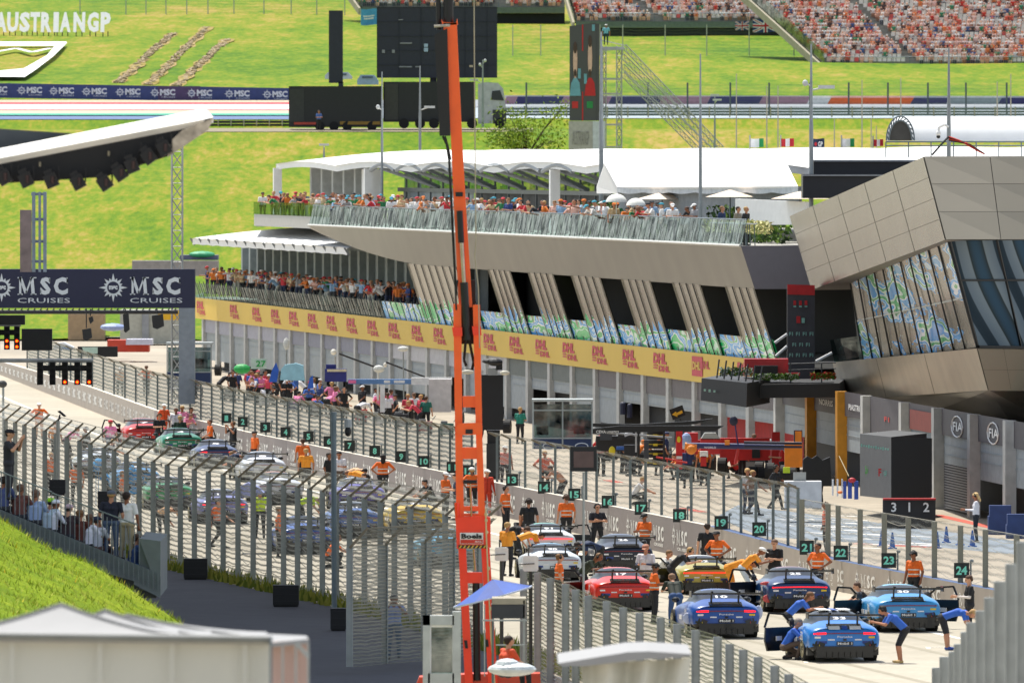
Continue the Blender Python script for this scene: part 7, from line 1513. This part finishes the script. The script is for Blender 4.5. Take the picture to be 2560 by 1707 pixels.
# ---------------------------------------------------------------- pit lane equipment
def tyre_at(mb, c, r, w, ax='x', mi=0):
    d = Vector((1, -.15, 0)).normalized()*w/2 if ax == 'x' else Vector((0, 0, w/2)); mb.tube(c-d, c+d, r, n=18, mi=mi); mb.tube(c-d*1.02, c+d*1.02, r*.62, n=14, mi=1); mb.tube(c-d*1.04, c+d*1.04, r*.2, n=8, mi=2)
TY = [mat('#1b1b1c', .8), mat('#2c2a28', .6), mat('#6f6a60', .5)]
for i, (x, y, r) in enumerate(((1500, 1112, .36), (1520, 1114, .36), (1555, 1118, .36), (1572, 1120, .36), (1605, 1142, .35), (1590, 1140, .35), (1778, 1158, .40), (1806, 1165, .38), (1925, 1178, .38), (1963, 1184, .38), (1980, 1188, .38), (690, 962, .33), (800, 975, .33), (812, 978, .33), (842, 985, .33), (860, 988, .34), (905, 990, .33), (1150, 1046, .34), (1268, 1066, .34), (1725, 1170, .3), (545, 925, .36))):
    D = G(x, y+24 if y < 1000 else y+42).y; mb = MB(); tyre_at(mb, W(x, y, D), r, .36); tag(mb.build('racing_slick', TY), 'upright black racing tyre %s from the left among the pit lane gear' % nth(sorted([1500, 1520, 1555, 1572, 1605, 1590, 1778, 1806, 1925, 1963, 1980, 690, 800, 812, 842, 860, 905, 1150, 1268, 1725, 545]).index(x)), 'tyre', 'racing tyres in the pit lane')
for k in range(4):
    mb = MB(); c = W(1638, 1088+k*23, 500); tyre_at(mb, c, .36, .34, 'z'); mb.path([c+Vector((.365*math.cos(t*.4), .365*math.sin(t*.4), .02)) for t in range(17)], .012, 4, 3); mb.box(c+Vector((0, -.37, 0)), (.2, .01, .1), 0, 3)
    tag(mb.build('racing_slick', TY+[mat('#c8b020', .6)]), 'yellow marked tyre lying %s from the top in its stack' % nth(k), 'tyre', 'stacked yellow marked tyres')
def gear(name, label, cat, parts, mats, group=None):
    mb = MB()
    for p in parts:
        k = p[0]
        if k == 'b': bx(mb, *p[1:])
        elif k == 't': mb.tube(W(*p[1]), W(*p[2]), p[3], n=8, mi=p[4])
        elif k == 'p': mb.prism([W(*q) for q in p[1]], (0, p[2], 0), p[3])
        elif k == 'e': mb.ell(W(*p[1]), p[2], 10, 7, p[3])
        elif k == 'x': mb.text(p[1], W(*p[2]), X, uz, p[3], p[4], p[5], .03)
    return tag(mb.build(name, [mat(c, .55) for c in mats]), label, cat, group)
gear('tall_black_screen', 'tall black screen panel standing behind the crane in the pit lane', 'screen', [('b', 1203, 937, 1258, 1075, 500, 1), ('b', 1218, 1075, 1250, 1198, 480, .5), ('b', 1216, 1108, 1248, 1190, 479.9, .05, 1)], ['#101114', '#2a2d2e'])
gear('broadcast_camera', 'black broadcast camera with white lamps on top of the tall black screen', 'camera', [('e', (1237, 905, 499), (.35, .3, .18), 0), ('e', (1225, 903, 499), (.35, .2, .12), 0), ('b', 1240, 900, 1256, 925, 499, .4, 0), ('e', (1169, 930, 498), (.28, .1, .1), 1), ('e', (1262, 932, 498), (.22, .1, .1), 1), ('b', 1220, 920, 1244, 938, 499, .3, 2)], ['#121215', '#c9c4b0', '#8d9190'])
gear('red_pit_pillar', 'tall bright red pit stand pillar with yellow shield', 'pillar', [('b', 1690, 1076, 1706, 1172, 478, .3, 0), ('b', 1691, 1140, 1705, 1147, 477.9, .05, 1), ('e', (1697, 1098, 477.9), (.08, .02, .13), 2)], ['#c61c1c', '#e4dcd8', '#d8c020'])
gear('red_cabinet', 'red pit cabinets with grey hood beside the red pillar', 'cabinet', [('b', 1712, 1082, 1745, 1135, 486, 1, 0), ('b', 1752, 1096, 1800, 1135, 484, 1, 0), ('p', [(1752, 1098, 484), (1762, 1082, 484), (1790, 1082, 484), (1802, 1098, 484)], 1, 1), ('e', (1716, 1100, 484), (.22, .2, .32), 2), ('b', 1750, 1128, 1770, 1142, 480, .4, 3), ('b', 1752, 1140, 1766, 1165, 480, .4, 0)], ['#b81e1e', '#9a9c98', '#8fa4c8', '#e4e4e0'])
gear('red_tool_wall', 'long bright red tool cabinets along the garage fronts behind the navy arm', 'cabinet', [('b', 1690, 1100, 1755, 1150, 500, .6, 0), ('b', 1800, 1095, 1925, 1150, 498, .6, 0), ('b', 1930, 1080, 1950, 1170, 498, .5, 0), ('b', 1700, 1112, 1740, 1122, 499.9, .05, 1), ('b', 1830, 1108, 1870, 1118, 497.9, .05, 1), ('b', 1880, 1105, 1900, 1145, 497.9, .05, 2)], ['#c41a18', '#e4dcd8', '#1a1a1e'])
gear('garage_rig', 'black pit rig with cables and screens left of the red pillar', 'rig', [('b', 1490, 1090, 1600, 1128, 490, .8, 0), ('b', 1500, 1082, 1530, 1100, 489.5, .3, 1), ('b', 1545, 1084, 1585, 1098, 489.5, .3, 0), ('t', (1480, 1078, 489), (1680, 1094, 489), .04, 2), ('b', 1610, 1100, 1622, 1150, 489, .4, 1)], ['#18191c', '#34383e', '#8a8d90'])
gear('red_barrier_rope', 'low red rope barrier across the pit apron beside the red pillar', 'barrier', [('t', (1640, 1142, 475), (1690, 1150, 475), .035, 0), ('t', (1690, 1152, 475), (1718, 1156, 475), .035, 0), ('t', (1668, 1146, 475), (1668, 1168, 475), .02, 0), ('t', (1683, 1148, 475), (1683, 1170, 475), .02, 0)], ['#c83028'])
gear('pit_gantry', 'long black pit gantry arm with white lettering, upper of the two', 'gantry arm', [('p', [(1480, 1066, 478), (1480, 1058, 478), (1600, 1060, 478), (1735, 1052, 478), (1782, 1046, 478), (1740, 1060, 478), (1600, 1070, 478)], .4, 0), ('t', (1596, 1064, 478), (1596, 1150, 478), .04, 0)], ['#141414', '#d8d8d4'])
gear('pit_gantry', 'lower black pit gantry arm with white writing CEVA above the tyres', 'gantry arm', [('p', [(1478, 1072, 474), (1550, 1064, 474), (1810, 1064, 474), (1790, 1076, 474), (1600, 1080, 474), (1478, 1084, 474)], .4, 0), ('x', 'CEVA', (1490, 1083, 473.9), .42, .13, 1), ('x', 'LOGISTICS', (1517, 1082, 473.9), .5, .09, 1), ('t', (1660, 1078, 474), (1660, 1160, 474), .04, 0)], ['#141414', '#d8d8d4'])
gear('pit_gantry', 'navy blue pit gantry arm with orange ends and a slanted support', 'gantry arm', [('t', (1715, 1113, 470), (2004, 1118, 470), .12, 0), ('t', (1712, 1115, 470), (1742, 1118, 470), .16, 1), ('e', (1728, 1124, 469.8), (.2, .15, .2), 1), ('b', 1812, 1100, 1824, 1112, 469.8, .2, 1), ('x', 'WORLD', (1760, 1121, 469.8), .5, .09, 2), ('t', (1836, 1050, 470), (1846, 1118, 470), .03, 0), ('e', (1834, 1052, 470), (.18, .08, .2), 3), ('t', (1846, 1118, 470), (1838, 1160, 470), .06, 4)], ['#252a5c', '#e0862a', '#c8ccd8', '#1c2038', '#b8302c'])
gear('orange_pit_stand', 'bright orange pit stand panel with dark braces right of the navy arm', 'pit stand', [('b', 1962, 1104, 2006, 1168, 466, .5, 0), ('b', 1985, 1075, 2006, 1106, 466, .5, 1), ('b', 1988, 1078, 2004, 1108, 465.9, .1, 0), ('t', (1860, 1106, 465), (2005, 1108, 465), .06, 1), ('t', (1860, 1116, 465), (2005, 1117, 465), .05, 1), ('b', 1958, 1168, 1975, 1182, 465, .3, 2)], ['#e08018', '#1c2038', '#b8d830'])
gear('garage_crowd_screen', 'ragged dark drape in front of the orange pillared garage', 'drape', [('p', [(2008, 1148, 455), (2018, 1140, 455), (2030, 1146, 455), (2042, 1138, 455), (2056, 1150, 455), (2075, 1142, 455), (2080, 1215, 455), (2005, 1215, 455)], .4, 0)], ['#0e0e10'])
gear('arrow_board', 'tilted black board with yellow arrow on a thin post', 'sign', [('p', [(1673, 1024, 505), (1706, 1012, 505), (1714, 1037, 505), (1682, 1050, 505)], .05, 0), ('p', [(1680, 1036, 504.9), (1690, 1028, 504.9), (1691, 1032, 504.9), (1705, 1025, 504.9), (1707, 1032, 504.9), (1693, 1038, 504.9), (1694, 1042, 504.9)], .03, 1), ('t', (1700, 1046, 505), (1706, 1060, 505), .02, 0)], ['#16150f', '#e0a81c'])
gear('navy_cylinder', 'pair of dark navy upright gas cylinders with round tops', 'cylinder', [('t', (1557, 1036, 500), (1557, 1012, 500), .13, 0), ('e', (1557, 1011, 500), (.13, .13, .12), 0), ('t', (1574, 1044, 500), (1574, 1016, 500), .12, 0), ('e', (1574, 1015, 500), (.12, .12, .12), 0)], ['#1a2038'])
gear('pit_trolley', 'dark pit trolley with yellow bag and white octagonal frames', 'trolley', [('b', 1560, 1112, 1600, 1140, 480, .6, 0), ('e', (1530, 1128, 478), (.14, .1, .22), 1), ('b', 1541, 1116, 1560, 1124, 479, .3, 2), ('b', 1588, 1080, 1592, 1130, 479, .05, 3), ('p', [(1560, 1085, 480), (1580, 1078, 480), (1582, 1084, 480), (1562, 1092, 480)], .1, 3)], ['#1a1c20', '#e0c81c', '#2a5aa8', '#b8bcc0'])
gear('white_cabinet', 'white equipment cabinet standing in the pit lane behind the fence', 'cabinet', [('b', 1962, 1203, 2054, 1270, 440, 1.2, 0), ('b', 1968, 1213, 1990, 1217, 439.9, .05, 1), ('b', 1983, 1180, 2015, 1203, 440.5, .05, 2)], ['#d4d6d8', '#2a2a2e', '#9a9c98'])
gear('jack_stand_rack', 'rack of blue and white jacks with a leaning pole by the cube cabin', 'rack', [('b', 2108+0, 1203, 2116, 1246, 436, .2, 0), ('b', 2120, 1203, 2130, 1246, 436, .2, 0), ('b', 2136, 1202, 2146, 1248, 436, .3, 0), ('b', 2080, 1198, 2084, 1238, 437, .2, 2), ('b', 2092, 1198, 2096, 1240, 437, .2, 2), ('b', 2104, 1197, 2107, 1243, 437, .2, 2), ('t', (2122, 1190, 436), (2098, 1140, 438), .02, 3), ('e', (2130, 1200, 436), (.15, .1, .1), 1), ('e', (2100, 1230, 436), (.1, .1, .06), 4)], ['#2f4a9a', '#b83038', '#e0e0e0', '#8a7a50', '#e0701c'])
for i, (x, y) in enumerate(((2204, 1366), (2231, 1371), (2343, 1370), (2366, 1356), (2400, 1362), (2431, 1366))):
    p = G(x, y); mb = MB(); mb.box((p.x, p.y, .02), (.32, .32, .04)); mb.tube((p.x, p.y, .03), (p.x, p.y, .6), .11, .03, 12); mb.tube((p.x, p.y, .3), (p.x, p.y, .38), .068, .06, 12, 1)
    tag(mb.build('traffic_cone', [mat('#3468b0', .5), mat('#5c86c4', .5)]), 'blue traffic cone on the pit apron, %s from the left' % nth(i), 'cone', 'blue cones on the pit apron')
gear('team_canopy', 'long white pit canopy with pink and blue lettering strip over the crew', 'canopy', [('b', 870, 948, 1028, 960, 590, .8, 1), ('b', 871, 950, 890, 958, 589.9, .05, 2), ('b', 1028, 944, 1130, 962, 590, .8, 0), ('b', 950, 962, 962, 1030, 590, .3, 0), ('b', 1072, 948, 1128, 1030, 588, 1.4, 3), ('b', 960, 951, 975, 957, 589.8, .05, 0), ('b', 985, 951, 1012, 957, 589.8, .05, 0)], ['#dcdcda', '#5a80b0', '#d86a98', '#c8c4c4'])
gear('royal_blue_cabinet', 'royal blue pit cabinet with tan bar left of the white canopy', 'cabinet', [('b', 812, 922, 866, 954, 600, 1, 0), ('b', 815, 911, 840, 922, 600.2, .6, 0), ('b', 818, 923, 866, 929, 599.8, .1, 1)], ['#1c2470', '#c8bc9a'])
gear('light_blue_cover', 'light blue rounded cover over pit equipment', 'cover', [('p', [(700, 950, 620), (703, 922, 620), (712, 912, 620), (740, 908, 620), (758, 914, 620), (762, 952, 620)], 1, 0)], ['#8fc0d0'])
gear('green_cover', 'bright green rounded cover left of the number 27 board', 'cover', [('e', (605, 922, 640), (.48, .4, .28), 0)], ['#1fa04a'])
gear('number_board', 'pale pit board with green number 27', 'board', [('b', 627, 896, 666, 922, 638, .1, 0), ('x', '27', (640, 917, 637.9), .55, .35, 1)], ['#b8ccc0', '#1f9a48'])
gear('blue_flag_banner', 'folded bright blue banner standing beside the number 27 board', 'banner', [('p', [(672, 955, 625), (680, 925, 625), (690, 906, 625), (697, 925, 625), (692, 955, 625)], .3, 0), ('p', [(768, 972, 610), (774, 945, 610), (782, 938, 610), (784, 970, 610)], .3, 0)], ['#2058b8'])
gear('pit_lamp_boom', 'thin black boom with round white lamp and silver head above the pit crew', 'lamp boom', [('t', (848, 884, 605), (945, 920, 605), .05, 0), ('e', (834, 880, 605), (.16, .16, .16), 1), ('t', (965, 905, 605), (1062, 942, 605), .045, 0), ('e', (963, 912, 605), (.1, .1, .12), 1), ('t', (838, 890, 605), (838, 960, 605), .05, 2)], ['#1c1c1c', '#e0dccc', '#a8a8a0'])
gear('white_pit_post', 'cluster of white wrapped posts and lamp heads between the pillars', 'post', [('t', (945, 915, 600), (945, 1000, 600), .06, 0), ('e', (947, 922, 600), (.3, .2, .2), 0), ('t', (1008, 880, 600), (1010, 1050, 600), .035, 1), ('e', (1008, 872, 600), (.3, .2, .14), 0), ('t', (716, 845, 640), (716, 960, 640), .05, 1), ('e', (716, 860, 640), (.18, .15, .35), 0)], ['#d0d0c8', '#8f9490'])
gear('sunshade', 'pale lilac sunshade spread over a car behind the fence', 'sunshade', [('p', [(574, 1238, 405), (590, 1222, 405), (620, 1206, 405), (645, 1218, 405), (660, 1232, 405), (620, 1244, 405)], 1.4, 0)], ['#8f98c8'])
for i, (x, y, w) in enumerate(((246, 1144, 34), (262, 1180, 30), (330, 1162, 26), (335, 1182, 32), (335, 1214, 30), (240, 1158, 22))):
    mb = MB(); c = W(x, y, 440); r = w*440/F/2; mb.grid(lambda u, v: c+Vector((r*v*math.cos(u*6.2832), r*v*math.sin(u*6.2832), -.3*v*v)), 14, 4); mb.tube(c, c-uz*1.6, .015, n=5); tag(mb.build('blue_sunshade', mat('#4a9ad0', .7)), 'sky blue grid sunshade seen through the fence, %s in the cluster' % nth(i), 'umbrella', 'sky blue sunshades')
for i, (x, w, h, c, nm) in enumerate(((560, 26, 20, '#2a2d33', 'black'), (648, 24, 24, '#c8c8c8', 'white'), (716, 30, 18, '#22305a', 'navy'), (772, 26, 26, '#1c1e22', 'black'), (828, 34, 20, '#3a3c40', 'grey'), (888, 30, 30, '#c83a40', 'red'), (930, 28, 24, '#d8d8d4', 'white'), (985, 36, 34, '#20242c', 'black'), (1045, 36, 26, '#8a2a30', 'dark red'), (1100, 34, 30, '#2b5a50', 'teal'), (1520, 46, 26, '#26282c', 'black'), (1850, 60, 34, '#3a3c3c', 'grey'), (1640, 40, 26, '#202226', 'dark'))):
    y = (990+(x-540)*.165) if x < 1300 else 1140+(x-1520)*.11; p = G(x, y+14); D = p.y; mb = MB()
    bx(mb, x, y-h+6, x+w, y+4, D, .7, 0); bx(mb, x+2, y-h, x+w*.55, y-h+6, D+.1, .4, 1); bx(mb, x+w*.2, y-h+12, x+w*.8, y-4, D-.03, .03, 1)
    for q in (x+4, x+w-4): mb.tube(W(q, y+8, D-.02), W(q, y+8, D+.1), .09, n=10, mi=2)
    mb.tube(W(x+w, y-h+2, D), W(x+w+8, y-h-8, D), .025, n=5, mi=1)
    tag(mb.build('tool_trolley', [mat(c, .5), mat('#7a7c7c', .5), DARK]), '%s wheeled tool trolley in the pit lane, %s trolley from the left' % (nm, nth(sorted([560, 648, 716, 772, 828, 888, 930, 985, 1045, 1100, 1520, 1850, 1640]).index(x))), 'trolley', 'tool trolleys in the pit lane')
slk = [(1484+rnd()*190, 1108+rnd()*44) for _ in range(16)]+[(1835+rnd()*160, 1150+rnd()*44) for _ in range(9)]+[(600+rnd()*460, 0) for _ in range(16)]
slk = sorted((x, y if y else 965+(x-600)*.17+rnd()*14) for x, y in slk)
for i, (x, y) in enumerate(slk):
    D = G(x, y+20).y; mb = MB(); mb2 = .34; tyre_at(mb, W(x, y, D), mb2, .36); tag(mb.build('racing_slick', TY), 'loose black racing tyre in the trolley clutter, %s tyre from the left there' % nth(i), 'tyre', 'loose racing tyres among the trolleys')
# far paddock behind the gantry
gear('paddock_wall', 'long grey wall with dark blue stripe behind the balcony end', 'wall', [('b', 330, 652, 545, 690, 870, 3, 0), ('b', 450, 638, 545, 650, 872, 3, 1), ('e', (505, 636, 872), (1.0, .6, .25), 2)], ['#8d8884', '#5a6078', '#3aa070'])
gear('dark_pit_board', 'dark board with pale green and red panel behind the far fence', 'board', [('b', 194, 866, 294, 892, 700, .3, 0), ('p', [(205, 868, 699.8), (244, 868, 699.8), (244, 884, 699.8), (210, 882, 699.8)], .1, 1)], ['#17181a', '#c0dccc'])
gear('red_service_vehicles', 'red service vehicle with white roof beyond the far fence', 'vehicle', [('b', 268, 850, 325, 880, 790, 3, 0), ('b', 315, 848, 380, 862, 788, 3, 1), ('e', (282, 818, 800), (.9, .8, .28), 2), ('b', 318, 862, 372, 880, 789, 3, 0)], ['#c8442c', '#c8c8d8', '#8fa0cc'])
gear('far_pit_building', 'plain pale building with bays behind the gantry column', 'building', [('b', 300, 775, 447, 860, 860, 5, 0), ('b', 355, 780, 372, 850, 859.8, .2, 1), ('b', 395, 775, 447, 800, 850, .5, 2), ('b', 170, 785, 262, 850, 880, 2, 3)], ['#a8a89c', '#8d9094', '#d8a818', '#a08868'])
gear('parked_cars_far', 'white and blue service car beyond the far fence at left', 'car', [('p', [(132, 872, 720), (140, 858, 720), (160, 856, 720), (184, 868, 720), (184, 874, 720)], 1.8, 0), ('b', 148, 868, 182, 875, 719.9, .1, 1)], ['#e0e4e8', '#3a70b0'])
